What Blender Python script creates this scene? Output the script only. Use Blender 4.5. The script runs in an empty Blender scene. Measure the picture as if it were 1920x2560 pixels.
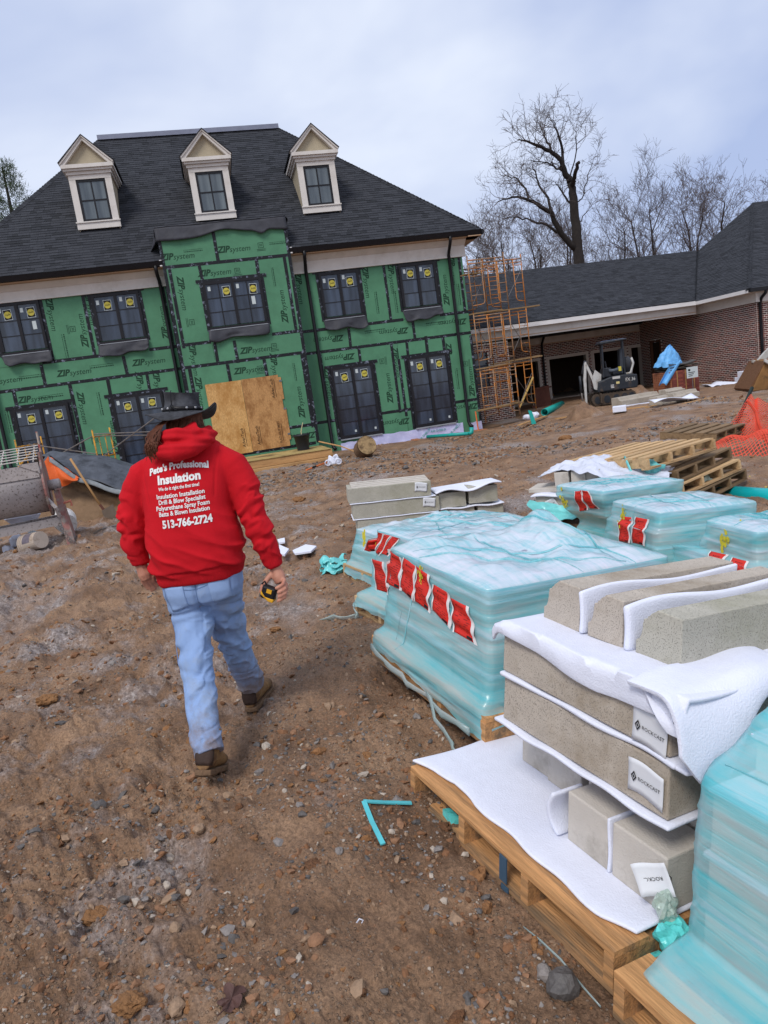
import bpy, bmesh, math, random
import numpy as np
from mathutils import Vector, Matrix
from mathutils.bvhtree import BVHTree
random.seed(7); RNG = np.random.default_rng(11)
SC = bpy.context.scene; COL = SC.collection
rad = math.radians
# ------------------------------------------------------------------ camera, world, sun
FPX, PITCH, ROLL, CAMH = 1750.0, rad(9.74), rad(8.17), 1.65
_f = np.array([0, math.cos(PITCH), -math.sin(PITCH)]); _u = np.array([0, math.sin(PITCH), math.cos(PITCH)]); _x = np.array([1., 0, 0])
_r = math.cos(ROLL)*_x - math.sin(ROLL)*_u; _up = math.sin(ROLL)*_x + math.cos(ROLL)*_u
CAM0 = np.array([0, 0, CAMH])
cam = bpy.data.cameras.new("camera"); camo = bpy.data.objects.new("camera", cam); COL.objects.link(camo)
cam.sensor_fit = 'VERTICAL'; cam.sensor_height = 36; cam.lens = FPX/2560*36; cam.clip_start = .05; cam.clip_end = 3000
camo.matrix_world = Matrix(((_r[0], _up[0], -_f[0], 0), (_r[1], _up[1], -_f[1], 0), (_r[2], _up[2], -_f[2], CAMH), (0, 0, 0, 1)))
SC.camera = camo
SUN_EL, SUN_AZ = rad(52), rad(205)
w = bpy.data.worlds.new("World"); SC.world = w; w.use_nodes = True
nt = w.node_tree; nt.nodes.clear()
def N_(t, ty, **k):
    n = t.nodes.new(ty)
    for a, b in k.items(): setattr(n, a, b)
    return n
sky = N_(nt, 'ShaderNodeTexSky', sky_type='NISHITA', sun_disc=False, sun_elevation=SUN_EL, sun_rotation=SUN_AZ)
bg1 = N_(nt, 'ShaderNodeBackground'); bg1.inputs[1].default_value = .1; nt.links.new(sky.outputs[0], bg1.inputs[0])
tc = N_(nt, 'ShaderNodeTexCoord')
mp = N_(nt, 'ShaderNodeMapping'); mp.inputs['Scale'].default_value = (1, 1, 1.9); mp.inputs['Location'].default_value = (.35, .1, .55)
nt.links.new(tc.outputs['Generated'], mp.inputs[0])
ns = N_(nt, 'ShaderNodeTexNoise'); ns.inputs['Scale'].default_value = 1.7; ns.inputs['Detail'].default_value = 5; ns.inputs['Roughness'].default_value = .5; ns.inputs['Distortion'].default_value = .3
nt.links.new(mp.outputs[0], ns.inputs['Vector'])
rp = N_(nt, 'ShaderNodeValToRGB'); rp.color_ramp.elements[0].position = .30; rp.color_ramp.elements[1].position = .68
rp.color_ramp.elements[0].color = (.335, .405, .605, 1); rp.color_ramp.elements[1].color = (.735, .775, .845, 1)
nt.links.new(ns.outputs[0], rp.inputs[0])
bg2 = N_(nt, 'ShaderNodeBackground'); bg2.inputs[1].default_value = .9; nt.links.new(rp.outputs[0], bg2.inputs[0])
mx = N_(nt, 'ShaderNodeMixShader'); mx.inputs[0].default_value = .93
nt.links.new(bg1.outputs[0], mx.inputs[1]); nt.links.new(bg2.outputs[0], mx.inputs[2])
ow = N_(nt, 'ShaderNodeOutputWorld'); nt.links.new(mx.outputs[0], ow.inputs[0])
sl = bpy.data.lights.new("sun", 'SUN'); sl.energy = 1.5; sl.angle = rad(18); sl.color = (1, .95, .88)
so = bpy.data.objects.new("sun", sl); COL.objects.link(so)
so.rotation_euler = (rad(90)-SUN_EL, 0, rad(180)-SUN_AZ)
SC.view_settings.view_transform = 'Standard'; SC.view_settings.look = 'None'; SC.view_settings.gamma = 1
SC.view_settings.use_curve_mapping = False; SC.view_settings.exposure = 0.6

# ------------------------------------------------------------------ helpers
def ray(px, py): return _f + _r*(px-960)/FPX + _up*(1280-py)/FPX
def G(px, py, z=0.):                      # photo pixel -> point at height z
    d = ray(px, py); return CAM0 + d*((z-CAMH)/d[2])
def PY(px, py, Y):                        # photo pixel -> point at distance Y
    d = ray(px, py); return CAM0 + d*(Y/d[1])
def sm(x, a, b):
    t = np.clip((np.asarray(x, float)-a)/(b-a), 0, 1); return t*t*(3-2*t)
_T = np.random.default_rng(3).random((256, 256))
def vn(x, y, s=0):                         # 2-D value noise 0..1
    x = np.asarray(x, float)+s*17.3; y = np.asarray(y, float)+s*9.7
    xi = np.floor(x).astype(int); yi = np.floor(y).astype(int); fx = x-xi; fy = y-yi
    fx = fx*fx*fx*(fx*(fx*6-15)+10); fy = fy*fy*fy*(fy*(fy*6-15)+10)
    a = _T[xi & 255, yi & 255]; b = _T[(xi+1) & 255, yi & 255]; c = _T[xi & 255, (yi+1) & 255]; d = _T[(xi+1) & 255, (yi+1) & 255]
    return (a*(1-fx)+b*fx)*(1-fy)+(c*(1-fx)+d*fx)*fy
def fbm(x, y, o=4, g=.5, s=0):
    v = 0; a = 1; t = 0
    for i in range(o):
        v = v+a*(vn(x*2**i, y*2**i, s+i*3)-.5); t += a; a *= g
    return v/t
def gmac(x, y):                            # broad shape of the ground
    x = np.asarray(x, float); y = np.asarray(y, float)
    t = np.clip(x+.25, 0, 2.8)
    z = -.11*t*(1-.85*sm(y, 4.5, 11)) - .075*sm(x, -.6, 0)*(1-sm(y, 2.7, 3.6))*(1-.6*sm(x, .8, 2))
    z = z-.25*sm(y, 13, 21)*(1-sm(x, 4, 9))
    z = z+.10*sm(y, 28, 36)
    z = z+.05*fbm(x*.25, y*.25, 2, s=5)*sm(np.hypot(x, y), 2, 8)
    return z
def rough(x, y):                           # how churned up the mud is
    m = sm(-x-.10*y, .15, 1.0)*.85+.22*sm(y, 5, 9)+.26
    return np.clip(m*(.35+1.4*vn(x*.9, y*.9, 21)), 0, 1.25)
def gz(x, y):
    x = np.asarray(x, float); y = np.asarray(y, float)
    r = rough(x, y); near = 1-.75*sm(np.hypot(x, y), 10, 30)
    a = fbm(x*1.3, y*1.3, 3, s=1)*.05
    b = fbm(x*6, y*6+x*2, 4, .62, s=2)
    c = 1-2*np.abs(fbm(x*9, y*9, 3, .6, s=9))
    d = fbm(x*30, y*30, 3, .6, s=4)
    rut = (np.sin((x*.9+y*.28)*5.2+2*fbm(x*.5, y*.5, 2, s=12))*.5)*.055*sm(vn(x*.3, y*.3, 31), .40, .70)
    return gmac(x, y)+near*(a*(.7+r)+b*(.032+.14*r)+(c-.8)*.03*r+d*(.020+.018*r)+rut*(.6+r)+np.abs(fbm(x*55, y*55+x*9, 3, .65, s=6))*.026)
def g1(x, y): return float(gmac(x, y))

def lin(c):
    if isinstance(c, str):
        c = [int(c[i:i+2], 16)/255 for i in (0, 2, 4)]
        return tuple(v/12.92 if v <= .04045 else ((v+.055)/1.055)**2.4 for v in c)
    return tuple(c)
MATS = {}
def mat(name, col, rough=.8, var=.18, scale=4., bump=.15, bscale=40., metal=0., spec=.3, dirt=None, dscale=2., dlo=.5, dhi=.7, coat=0., stretch=(1, 1, 1), rnd=.0, detail=6):
    """plain procedural material: colour varied by noise, an optional second (dirt) colour in patches, fine bump"""
    if name in MATS: return MATS[name]
    m = bpy.data.materials.new(name); m.use_nodes = True; t = m.node_tree; b = t.nodes['Principled BSDF']
    c = lin(col); L = t.links.new
    co = N_(t, 'ShaderNodeTexCoord'); mpn = N_(t, 'ShaderNodeMapping'); mpn.inputs['Scale'].default_value = stretch; L(co.outputs['Object'], mpn.inputs[0])
    n1 = N_(t, 'ShaderNodeTexNoise'); n1.inputs['Scale'].default_value = scale; n1.inputs['Detail'].default_value = detail; n1.inputs['Roughness'].default_value = .62; L(mpn.outputs[0], n1.inputs['Vector'])
    r = N_(t, 'ShaderNodeValToRGB'); r.color_ramp.elements[0].position = .3; r.color_ramp.elements[1].position = .72
    r.color_ramp.elements[0].color = (*[max(0, v*(1-var)) for v in c], 1); r.color_ramp.elements[1].color = (*[min(1, v*(1+var)) for v in c], 1); L(n1.outputs[0], r.inputs[0])
    out = r.outputs[0]
    if dirt is not None:
        n2 = N_(t, 'ShaderNodeTexNoise'); n2.inputs['Scale'].default_value = dscale; n2.inputs['Detail'].default_value = 7; n2.inputs['Roughness'].default_value = .7; L(mpn.outputs[0], n2.inputs['Vector'])
        mr = N_(t, 'ShaderNodeMapRange'); mr.inputs[1].default_value = dlo; mr.inputs[2].default_value = dhi; L(n2.outputs[0], mr.inputs[0])
        mxn = N_(t, 'ShaderNodeMix', data_type='RGBA'); L(mr.outputs[0], mxn.inputs[0]); L(out, mxn.inputs[6]); mxn.inputs[7].default_value = (*lin(dirt), 1); out = mxn.outputs[2]
    if rnd:
        oi = N_(t, 'ShaderNodeObjectInfo'); mr = N_(t, 'ShaderNodeMapRange'); mr.inputs[3].default_value = 1-rnd; mr.inputs[4].default_value = 1+rnd; L(oi.outputs['Random'], mr.inputs[0])
        vm = N_(t, 'ShaderNodeVectorMath', operation='SCALE'); L(out, vm.inputs[0]); L(mr.outputs[0], vm.inputs['Scale']); out = vm.outputs[0]
    L(out, b.inputs['Base Color'])
    b.inputs['Roughness'].default_value = rough; b.inputs['Metallic'].default_value = metal; b.inputs['Specular IOR Level'].default_value = spec
    if coat: b.inputs['Coat Weight'].default_value = coat; b.inputs['Coat Roughness'].default_value = .15
    if bump:
        n3 = N_(t, 'ShaderNodeTexNoise'); n3.inputs['Scale'].default_value = bscale; n3.inputs['Detail'].default_value = 5; L(mpn.outputs[0], n3.inputs['Vector'])
        bp = N_(t, 'ShaderNodeBump'); bp.inputs['Strength'].default_value = bump; bp.inputs['Distance'].default_value = .02; L(n3.outputs[0], bp.inputs['Height']); L(bp.outputs[0], b.inputs['Normal'])
    MATS[name] = m; return m

class MB:
    """collects faces, then links them as ONE mesh object"""
    def __init__(s): s.v = []; s.f = []; s.m = []; s.mi = 0
    def add(s, vs, fs):
        k = len(s.v); s.v += [tuple(map(float, p)) for p in vs]; s.f += [tuple(i+k for i in q) for q in fs]; s.m += [s.mi]*len(fs); return s
    def box(s, x0, x1, y0, y1, z0, z1, M=None):
        p = [(x, y, z) for z in (z0, z1) for y in (y0, y1) for x in (x0, x1)]
        if M is not None: p = [tuple(M @ Vector(q)) for q in p]
        return s.add(p, [(0, 2, 3, 1), (4, 5, 7, 6), (0, 1, 5, 4), (2, 6, 7, 3), (0, 4, 6, 2), (1, 3, 7, 5)])
    def hexa(s, p): return s.add(p, [(0, 3, 2, 1), (4, 5, 6, 7), (0, 1, 5, 4), (1, 2, 6, 5), (2, 3, 7, 6), (3, 0, 4, 7)])
    def bar(s, a, b, w, h=None, up=(0, 0, 1)):
        a = Vector(a); b = Vector(b); h = h or w; d = (b-a).normalized(); u = Vector(up)
        if abs(d.dot(u)) > .97: u = Vector((1, 0, 0))
        x = d.cross(u).normalized()*w/2; y = x.cross(d).normalized()*h/2
        return s.hexa([a-x-y, a+x-y, a+x+y, a-x+y, b-x-y, b+x-y, b+x+y, b-x+y])
    def tube(s, path, r, n=8, cap=True, sq=1.0):
        P = [Vector(p) for p in path]; k = len(P); R = r if hasattr(r, '__len__') else [r]*k
        vs = []; ref = None
        for i in range(k):
            d = (P[min(i+1, k-1)]-P[max(i-1, 0)])
            d = d.normalized() if d.length > 1e-9 else Vector((0, 0, 1))
            if ref is None: ref = Vector((0, 0, 1)) if abs(d.z) < .9 else Vector((1, 0, 0))
            x = ref-d*ref.dot(d); x = x.normalized() if x.length > 1e-6 else d.orthogonal().normalized(); ref = x; y = d.cross(x)
            for j in range(n):
                a = 2*math.pi*j/n; vs.append(P[i]+x*math.cos(a)*R[i]+y*math.sin(a)*R[i]*sq)
        fs = [(i*n+j, i*n+(j+1) % n, (i+1)*n+(j+1) % n, (i+1)*n+j) for i in range(k-1) for j in range(n)]
        if cap: fs += [tuple(range(n-1, -1, -1)), tuple(range((k-1)*n, k*n))]
        return s.add(vs, fs)
    def lathe(s, prof, n=20, M=None, cap=True):
        vs = []; k = len(prof)
        for r, z in prof:
            for j in range(n):
                a = 2*math.pi*j/n; p = Vector((r*math.cos(a), r*math.sin(a), z)); vs.append(M @ p if M is not None else p)
        fs = [(i*n+j, i*n+(j+1) % n, (i+1)*n+(j+1) % n, (i+1)*n+j) for i in range(k-1) for j in range(n)]
        if cap: fs += [tuple(range(n-1, -1, -1)), tuple(range((k-1)*n, k*n))]
        return s.add(vs, fs)
    def prism(s, poly, h, M=None):            # polygon in local xy extruded 0..h in z
        n = len(poly); p = [Vector((a, b, 0)) for a, b in poly]+[Vector((a, b, h)) for a, b in poly]
        if M is not None: p = [M @ q for q in p]
        return s.add(p, [tuple(range(n-1, -1, -1)), tuple(range(n, 2*n))]+[(i, (i+1) % n, n+(i+1) % n, n+i) for i in range(n)])
    def grid(s, F, nu, nv):                   # F(u,v) -> point, u,v in 0..1
        vs = [F(i/nu, j/nv) for j in range(nv+1) for i in range(nu+1)]
        return s.add(vs, [(j*(nu+1)+i, j*(nu+1)+i+1, (j+1)*(nu+1)+i+1, (j+1)*(nu+1)+i) for j in range(nv) for i in range(nu)])
    def mesh(s, name, mats, smooth=False):
        me = bpy.data.meshes.new(name); me.from_pydata(s.v, [], s.f)
        for m in (mats if isinstance(mats, (list, tuple)) else [mats]): me.materials.append(m)
        if any(s.m): me.polygons.foreach_set('material_index', s.m)
        if smooth: me.polygons.foreach_set('use_smooth', [True]*len(s.f))
        me.update(); return me
    def build(s, name, mats, parent=None, smooth=False, bevel=0, solid=0, sub=0, wn=None):
        o = bpy.data.objects.new(name, s.mesh(name, mats, smooth)); COL.objects.link(o)
        if parent is not None: o.parent = parent
        if wn is not None: o.matrix_local = wn
        if solid:
            q = o.modifiers.new('s', 'SOLIDIFY'); q.thickness = solid; q.offset = 0
        if sub:
            q = o.modifiers.new('u', 'SUBSURF'); q.levels = sub; q.render_levels = sub
        if bevel:
            q = o.modifiers.new('b', 'BEVEL'); q.width = bevel; q.segments = 2; q.limit_method = 'ANGLE'; q.angle_limit = rad(40)
        return o
def np_mesh(name, V, F, mats, mi=None, smooth=False, parent=None):
    V = np.ascontiguousarray(V, np.float32); F = np.ascontiguousarray(F, np.int32); k = F.shape[1]; n = len(F)
    me = bpy.data.meshes.new(name); me.vertices.add(len(V)); me.vertices.foreach_set('co', V.ravel())
    me.loops.add(n*k); me.loops.foreach_set('vertex_index', F.ravel()); me.polygons.add(n)
    me.polygons.foreach_set('loop_start', np.arange(0, n*k, k, dtype=np.int32)); me.polygons.foreach_set('loop_total', np.full(n, k, np.int32))
    for m in (mats if isinstance(mats, (list, tuple)) else [mats]): me.materials.append(m)
    if mi is not None: me.polygons.foreach_set('material_index', np.ascontiguousarray(mi, np.int32))
    me.polygons.foreach_set('use_smooth', np.full(n, smooth)); me.update(calc_edges=True); me.validate()
    o = bpy.data.objects.new(name, me); COL.objects.link(o)
    if parent is not None: o.parent = parent
    return o
def tag(o, label=None, cat=None, group=None, kind=None):
    if label: o['label'] = label
    if cat: o['category'] = cat
    if group: o['group'] = group
    if kind: o['kind'] = kind
    return o
def thing(name, label, cat, loc=(0, 0, 0), rz=0, group=None, M=None):
    o = bpy.data.objects.new(name, None); COL.objects.link(o); o.empty_display_size = .1
    if M is not None: o.matrix_world = M
    else: o.location = tuple(map(float, loc)); o.rotation_euler = (0, 0, rz)
    return tag(o, label, cat, group)
def inst(me, name, parent=None, M=None, loc=None):
    o = bpy.data.objects.new(name, me); COL.objects.link(o)
    if parent is not None: o.parent = parent
    if M is not None: o.matrix_local = M
    if loc is not None: o.location = loc
    return o
def frame(o, ex, ey=None):                 # matrix with origin o, x along ex, z up-ish
    ex = Vector(ex).normalized()
    if ey is None: ey = Vector((0, 0, 1)).cross(ex)
    ey = Vector(ey); ey = (ey-ex*ex.dot(ey)).normalized(); ez = ex.cross(ey)
    return Matrix(((ex.x, ey.x, ez.x, o[0]), (ex.y, ey.y, ez.y, o[1]), (ex.z, ey.z, ez.z, o[2]), (0, 0, 0, 1)))
def RX(a): return Matrix.Rotation(a, 4, 'X')
def RY(a): return Matrix.Rotation(a, 4, 'Y')
def RZ(a): return Matrix.Rotation(a, 4, 'Z')
def TR(x, y, z): return Matrix.Translation((float(x), float(y), float(z)))
_TXT = {}
def text(s, size=1., bold=0., shear=0., sx=1., align='CENTER'):
    """flat lettering as (2-D points, faces), y up, centred"""
    k = (s, size, bold, shear, sx, align)
    if k in _TXT: return _TXT[k]
    cu = bpy.data.curves.new('t', 'FONT'); cu.body = s; cu.size = size; cu.offset = bold*size; cu.shear = shear; cu.resolution_u = 2
    cu.align_x = align; cu.align_y = 'CENTER'
    o = bpy.data.objects.new('t', cu); COL.objects.link(o); dg = bpy.context.evaluated_depsgraph_get(); dg.update()
    me = bpy.data.meshes.new_from_object(o.evaluated_get(dg))
    V = [(v.co.x*sx, v.co.y) for v in me.vertices]; F = [tuple(p.vertices) for p in me.polygons]
    bpy.data.objects.remove(o); bpy.data.curves.remove(cu); bpy.data.meshes.remove(me)
    _TXT[k] = (V, F); return V, F
def put_text(mb, t, M):
    V, F = t; mb.add([M @ Vector((a, b, 0)) for a, b in V], F)
_DG = None
def realise(o):
    """evaluate modifiers into the mesh"""
    dg = bpy.context.evaluated_depsgraph_get(); dg.update()
    me = bpy.data.meshes.new_from_object(o.evaluated_get(dg)); old = o.data; o.modifiers.clear(); o.data = me; bpy.data.meshes.remove(old); return o
def remesh(o, vox, smooth=4, fac=.5):
    q = o.modifiers.new('r', 'REMESH'); q.mode = 'VOXEL'; q.voxel_size = vox; q.use_smooth_shade = True
    if smooth: q = o.modifiers.new('s', 'SMOOTH'); q.iterations = smooth; q.factor = fac
    return realise(o)
def displace(o, fn):
    me = o.data; n = len(me.vertices); co = np.empty(n*3, np.float32); no = np.empty(n*3, np.float32)
    me.vertices.foreach_get('co', co); me.vertices.foreach_get('normal', no); co = co.reshape(-1, 3).astype(float); no = no.reshape(-1, 3).astype(float)
    co = fn(co, no); me.vertices.foreach_set('co', np.ascontiguousarray(co, np.float32).ravel()); me.update()
def bvh(o):
    me = o.data; return BVHTree.FromPolygons([v.co.copy() for v in me.vertices], [tuple(p.vertices) for p in me.polygons])
def loft(rings, cap=True):                 # rings: lists of points of equal length
    m = MB(); n = len(rings[0]); vs = [p for r in rings for p in r]; k = len(rings)
    fs = [(i*n+j, i*n+(j+1) % n, (i+1)*n+(j+1) % n, (i+1)*n+j) for i in range(k-1) for j in range(n)]
    if cap: fs += [tuple(range(n-1, -1, -1)), tuple(range((k-1)*n, k*n))]
    return m.add(vs, fs)
# ------------------------------------------------------------------ the ground: one sheet to the horizon, fine near the camera
def mud_material(name):
    m = bpy.data.materials.new(name); m.use_nodes = True; t = m.node_tree; L = t.links.new; b = t.nodes['Principled BSDF']
    co = N_(t, 'ShaderNodeTexCoord').outputs['Object']
    def noise(sc, det=6, ro=.6, st=None):
        n = N_(t, 'ShaderNodeTexNoise'); n.inputs['Scale'].default_value = sc; n.inputs['Detail'].default_value = det; n.inputs['Roughness'].default_value = ro
        if st: q = N_(t, 'ShaderNodeMapping'); q.inputs['Scale'].default_value = st; q.inputs['Rotation'].default_value = (0, 0, rad(-25)); L(co, q.inputs[0]); L(q.outputs[0], n.inputs[0])
        else: L(co, n.inputs[0])
        return n.outputs[0]
    def ramp(f, stops):
        r = N_(t, 'ShaderNodeValToRGB'); e = r.color_ramp.elements
        while len(e) < len(stops): e.new(.5)
        for q, (p, c) in zip(e, stops): q.position = p; q.color = (*c, 1)
        L(f, r.inputs[0]); return r.outputs[0]
    def mix(f, a, c):
        q = N_(t, 'ShaderNodeMix', data_type='RGBA'); L(f, q.inputs[0]); L(a, q.inputs[6]); L(c, q.inputs[7]); return q.outputs[2]
    def mr(f, a, c):
        q = N_(t, 'ShaderNodeMapRange'); q.inputs[1].default_value = a; q.inputs[2].default_value = c; L(f, q.inputs[0]); return q.outputs[0]
    brown = ramp(noise(2.2), [(.3, (.128, .070, .038)), (.5, (.232, .137, .080)), (.72, (.335, .210, .128))])
    grey = ramp(noise(34, 4), [(.3, (.140, .108, .094)), (.5, (.265, .215, .195)), (.68, (.42, .37, .35))])
    fm0 = mr(noise(.55, 6, .62, (1, .45, 1)), .54, .64)
    sx = N_(t, 'ShaderNodeSeparateXYZ'); L(co, sx.inputs[0]); lf = N_(t, 'ShaderNodeMapRange'); lf.inputs[1].default_value = -.55; lf.inputs[2].default_value = -1.1; L(sx.outputs[0], lf.inputs[0])
    lg_ = N_(t, 'ShaderNodeMath', operation='MULTIPLY'); L(lf.outputs[0], lg_.inputs[0]); L(mr(noise(1.5, 6, .65), .51, .63), lg_.inputs[1])
    fmx = N_(t, 'ShaderNodeMath', operation='MAXIMUM'); L(fm0, fmx.inputs[0]); L(lg_.outputs[0], fmx.inputs[1]); fmask = fmx.outputs[0]
    col = mix(fmask, brown, grey)
    v = N_(t, 'ShaderNodeTexVoronoi'); v.inputs['Scale'].default_value = 60; L(co, v.inputs[0])
    peb = mr(v.outputs['Distance'], .34, .26)
    pc = ramp(v.outputs['Color'], [(.0, (.13, .09, .065)), (.4, (.24, .155, .10)), (.75, (.33, .26, .20)), (1., (.48, .43, .38))])
    pm = N_(t, 'ShaderNodeMath', operation='MULTIPLY'); L(peb, pm.inputs[0]); L(mr(noise(5), .42, .62), pm.inputs[1])
    col = mix(pm.outputs[0], col, pc)
    gq = N_(t, 'ShaderNodeMapRange'); gq.inputs[1].default_value = .32; gq.inputs[2].default_value = .68; gq.inputs[3].default_value = .5; gq.inputs[4].default_value = 1.5; L(noise(75, 6, .75), gq.inputs[0])
    gs = N_(t, 'ShaderNodeVectorMath', operation='SCALE'); L(col, gs.inputs[0]); L(gq.outputs[0], gs.inputs['Scale']); L(gs.outputs[0], b.inputs['Base Color'])
    rr = N_(t, 'ShaderNodeMapRange'); rr.inputs[1].default_value = .35; rr.inputs[2].default_value = .65; rr.inputs[3].default_value = .5; rr.inputs[4].default_value = .92; L(noise(1.1), rr.inputs[0]); L(rr.outputs[0], b.inputs['Roughness'])
    b.inputs['Specular IOR Level'].default_value = .35
    h = N_(t, 'ShaderNodeMath', operation='MULTIPLY_ADD'); L(noise(110, 6, .7), h.inputs[0]); h.inputs[1].default_value = .7; L(pm.outputs[0], h.inputs[2])
    bp = N_(t, 'ShaderNodeBump'); bp.inputs['Strength'].default_value = .95; bp.inputs['Distance'].default_value = .018; L(h.outputs[0], bp.inputs['Height']); L(bp.outputs[0], b.inputs['Normal'])
    return m
M_MUD = mud_material('mud')
th = np.concatenate([np.linspace(-180, -52, 40, endpoint=False), np.linspace(-52, 52, 640, endpoint=False), np.linspace(52, 180, 40, endpoint=False)])
rr_ = [.25]
while rr_[-1] < 75: rr_.append(rr_[-1]*(1.0062 if rr_[-1] > 1.2 else 1.05))
while rr_[-1] < 1500: rr_.append(rr_[-1]*1.12)
RRv = np.array(rr_); TH = np.radians(th)
rg, tg = np.meshgrid(RRv, TH, indexing='ij'); gx = rg*np.sin(tg); gy = rg*np.cos(tg); gzv = gz(gx, gy)
nr, ntm = gx.shape; idx = np.arange(nr*ntm).reshape(nr, ntm)
FF = np.stack([idx[:-1], np.roll(idx, -1, 1)[:-1], np.roll(idx, -1, 1)[1:], idx[1:]], -1).reshape(-1, 4)[:, ::-1]
VV = np.stack([gx, gy, gzv], -1).reshape(-1, 3)
VV = np.vstack([VV, [[0, 0, float(gz(0., 0.))]]]); 
ground = np_mesh('ground', VV, FF, M_MUD, smooth=True); tag(ground, 'churned brown mud with patches of grey gravel', kind='structure')

# loose gravel and clods lying on the mud (uncountable)
def ico(sub=1):
    bm = bmesh.new(); bmesh.ops.create_icosphere(bm, subdivisions=sub, radius=1); v = np.array([q.co[:] for q in bm.verts]); f = np.array([[x.index for x in p.verts] for p in bm.faces]); bm.free(); return v, f
ICO1 = ico(1); ICO2 = ico(2)
def stones(name, P, S, mats, base, flat=.6, jag=.25, sink=.3, label=None, smooth=False, mi=None):
    V0, F0 = base; n = len(P); nv = len(V0)
    rv = RNG.normal(0, jag, (n, nv)); V = V0[None]*(1+np.clip(rv, -.5, .6))[..., None]
    V = V*np.stack([RNG.uniform(.75, 1.3, n), RNG.uniform(.6, 1.0, n), flat*RNG.uniform(.7, 1.3, n)], -1)[:, None, :]*S[:, None, None]
    a = RNG.uniform(0, 6.28, n); ca, sa = np.cos(a)[:, None], np.sin(a)[:, None]
    tl = RNG.normal(0, .3, n)[:, None]
    x, y, z = V[..., 0], V[..., 1], V[..., 2]; z2 = z+x*tl
    V = np.stack([x*ca-y*sa, x*sa+y*ca, z2], -1)+P[:, None, :]; V[..., 2] += (S*flat*(1-2*sink)*.6)[:, None]
    F = (F0[None]+(np.arange(n)*nv)[:, None, None]).reshape(-1, 3)
    if mi is None: mi = RNG.integers(0, len(mats), n)
    o = np_mesh(name, V.reshape(-1, 3), F, mats, np.repeat(mi, len(F0)), smooth=smooth); return tag(o, label, kind='stuff')
def scatter(n, r0, r1, a0, a1):
    r = np.exp(RNG.uniform(math.log(r0), math.log(r1), n)); a = np.radians(RNG.uniform(a0, a1, n)); x = r*np.sin(a); y = r*np.cos(a); return x, y, r
GM = [mat('gravel_grey', '7d7672', .7, .25, 60, .3, 90), mat('gravel_tan', '8f7660', .75, .25, 60, .3, 90), mat('gravel_dark', '595553', .6, .25, 60, .3, 90), mat('gravel_brown', '86634a', .8, .25, 60, .3, 90), mat('gravel_pale', 'a89c8f', .7, .2, 60, .3, 90), mat('gravel_mud', '7b573d', .85, .2, 60, .3, 90)]
x, y, r = scatter(64000, 1.15, 16, -36, 34)
k = vn(x*1.6, y*1.6, 41) + .35*vn(x*5, y*5, 42) > .50; k |= RNG.random(len(x)) < .10
k &= RNG.random(len(x)) < .68
x, y, r = x[k], y[k], r[k]
S = np.clip(RNG.lognormal(math.log(.0052), .58, len(x)), .0024, .026)*(.75+.16*np.minimum(r, 8))
stones('gravel', np.stack([x, y, gz(x, y)], -1), S, GM, ICO1, sink=.62, label='small loose grey and tan stones strewn over the mud', mi=RNG.choice(6, len(x), p=[.16, .15, .15, .26, .05, .23]))
x, y, r = scatter(3600, 1.3, 24, -40, 36)
k = RNG.random(len(x)) < .05+.95*np.clip(rough(x, y)*1.3, 0, 1)*(vn(x*1.1, y*1.1, 51) > .42); x, y, r = x[k], y[k], r[k]
S = np.clip(RNG.lognormal(math.log(.011), .55, len(x)), .005, .034)*(.8+.05*r)
CM = [mat('clod_brown', '85603f', .95, .3, 30, .8, 90), mat('clod_dark', '6c4b33', .95, .3, 30, .8, 90), mat('clod_orange', '8a6240', .95, .3, 30, .8, 90)]
stones('mud_clods', np.stack([x, y, gz(x, y)], -1), S, CM, ICO2, flat=.55, jag=.16, sink=.5, label='crumbled clods of wet brown mud')
# far gravel strip in front of the house and garage
x = RNG.uniform(-5, 11, 14000); y = RNG.uniform(14, 26, 14000)
k = sm(fbm(x*.35, y*.35+x*.1, 3, s=61), -.04, .14) > RNG.random(14000); x, y = x[k], y[k]
stones('far_gravel', np.stack([x, y, gz(x, y)], -1), np.clip(RNG.lognormal(math.log(.026), .45, len(x)), .012, .07), [GM[0], GM[5], GM[2], GM[1]], ICO1, label='pale gravel strip in front of the buildings')
# ------------------------------------------------------------------ main house, local frame: x along the front, y into the house, z up
HO = (4.1275, 26.6, 0.0); HYAW = rad(11.5)
HM = TR(*HO) @ RZ(HYAW)
house = thing('house', 'large two-storey house in green wall sheathing under a charcoal hipped roof with three dormers', 'house', M=HM)
def sheath_mat():
    m = mat('green_sheathing', '4d8062', .62, .10, 2.5, .05, 60, dirt='447257', dscale=.9, dlo=.5, dhi=.75, rnd=.05)
    t = m.node_tree; b = t.nodes['Principled BSDF']; src = b.inputs['Base Color'].links[0].from_socket
    co = N_(t, 'ShaderNodeTexCoord'); v = N_(t, 'ShaderNodeTexVoronoi'); v.inputs['Scale'].default_value = 5.5; v.inputs['Randomness'].default_value = .35; t.links.new(co.outputs['Object'], v.inputs[0])
    r = N_(t, 'ShaderNodeMapRange'); r.inputs[1].default_value = .05; r.inputs[2].default_value = .085; t.links.new(v.outputs['Distance'], r.inputs[0])
    q = N_(t, 'ShaderNodeMix', data_type='RGBA'); t.links.new(r.outputs[0], q.inputs[0]); q.inputs[6].default_value = (.02, .06, .035, 1); t.links.new(src, q.inputs[7]); t.links.new(q.outputs[2], b.inputs['Base Color']); return m
M_GREEN = sheath_mat()
M_TAPE = mat('seam_tape', '15171c', .45, .3, 6, .2, 30, dirt='6f7686', dscale=7.5, dlo=.56, dhi=.62)
M_INK = mat('printed_ink', '173a28', .7, .05, 5, 0)
M_BLACK = mat('black_metal', '131318', .42, .2, 8, .03, 50)
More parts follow.
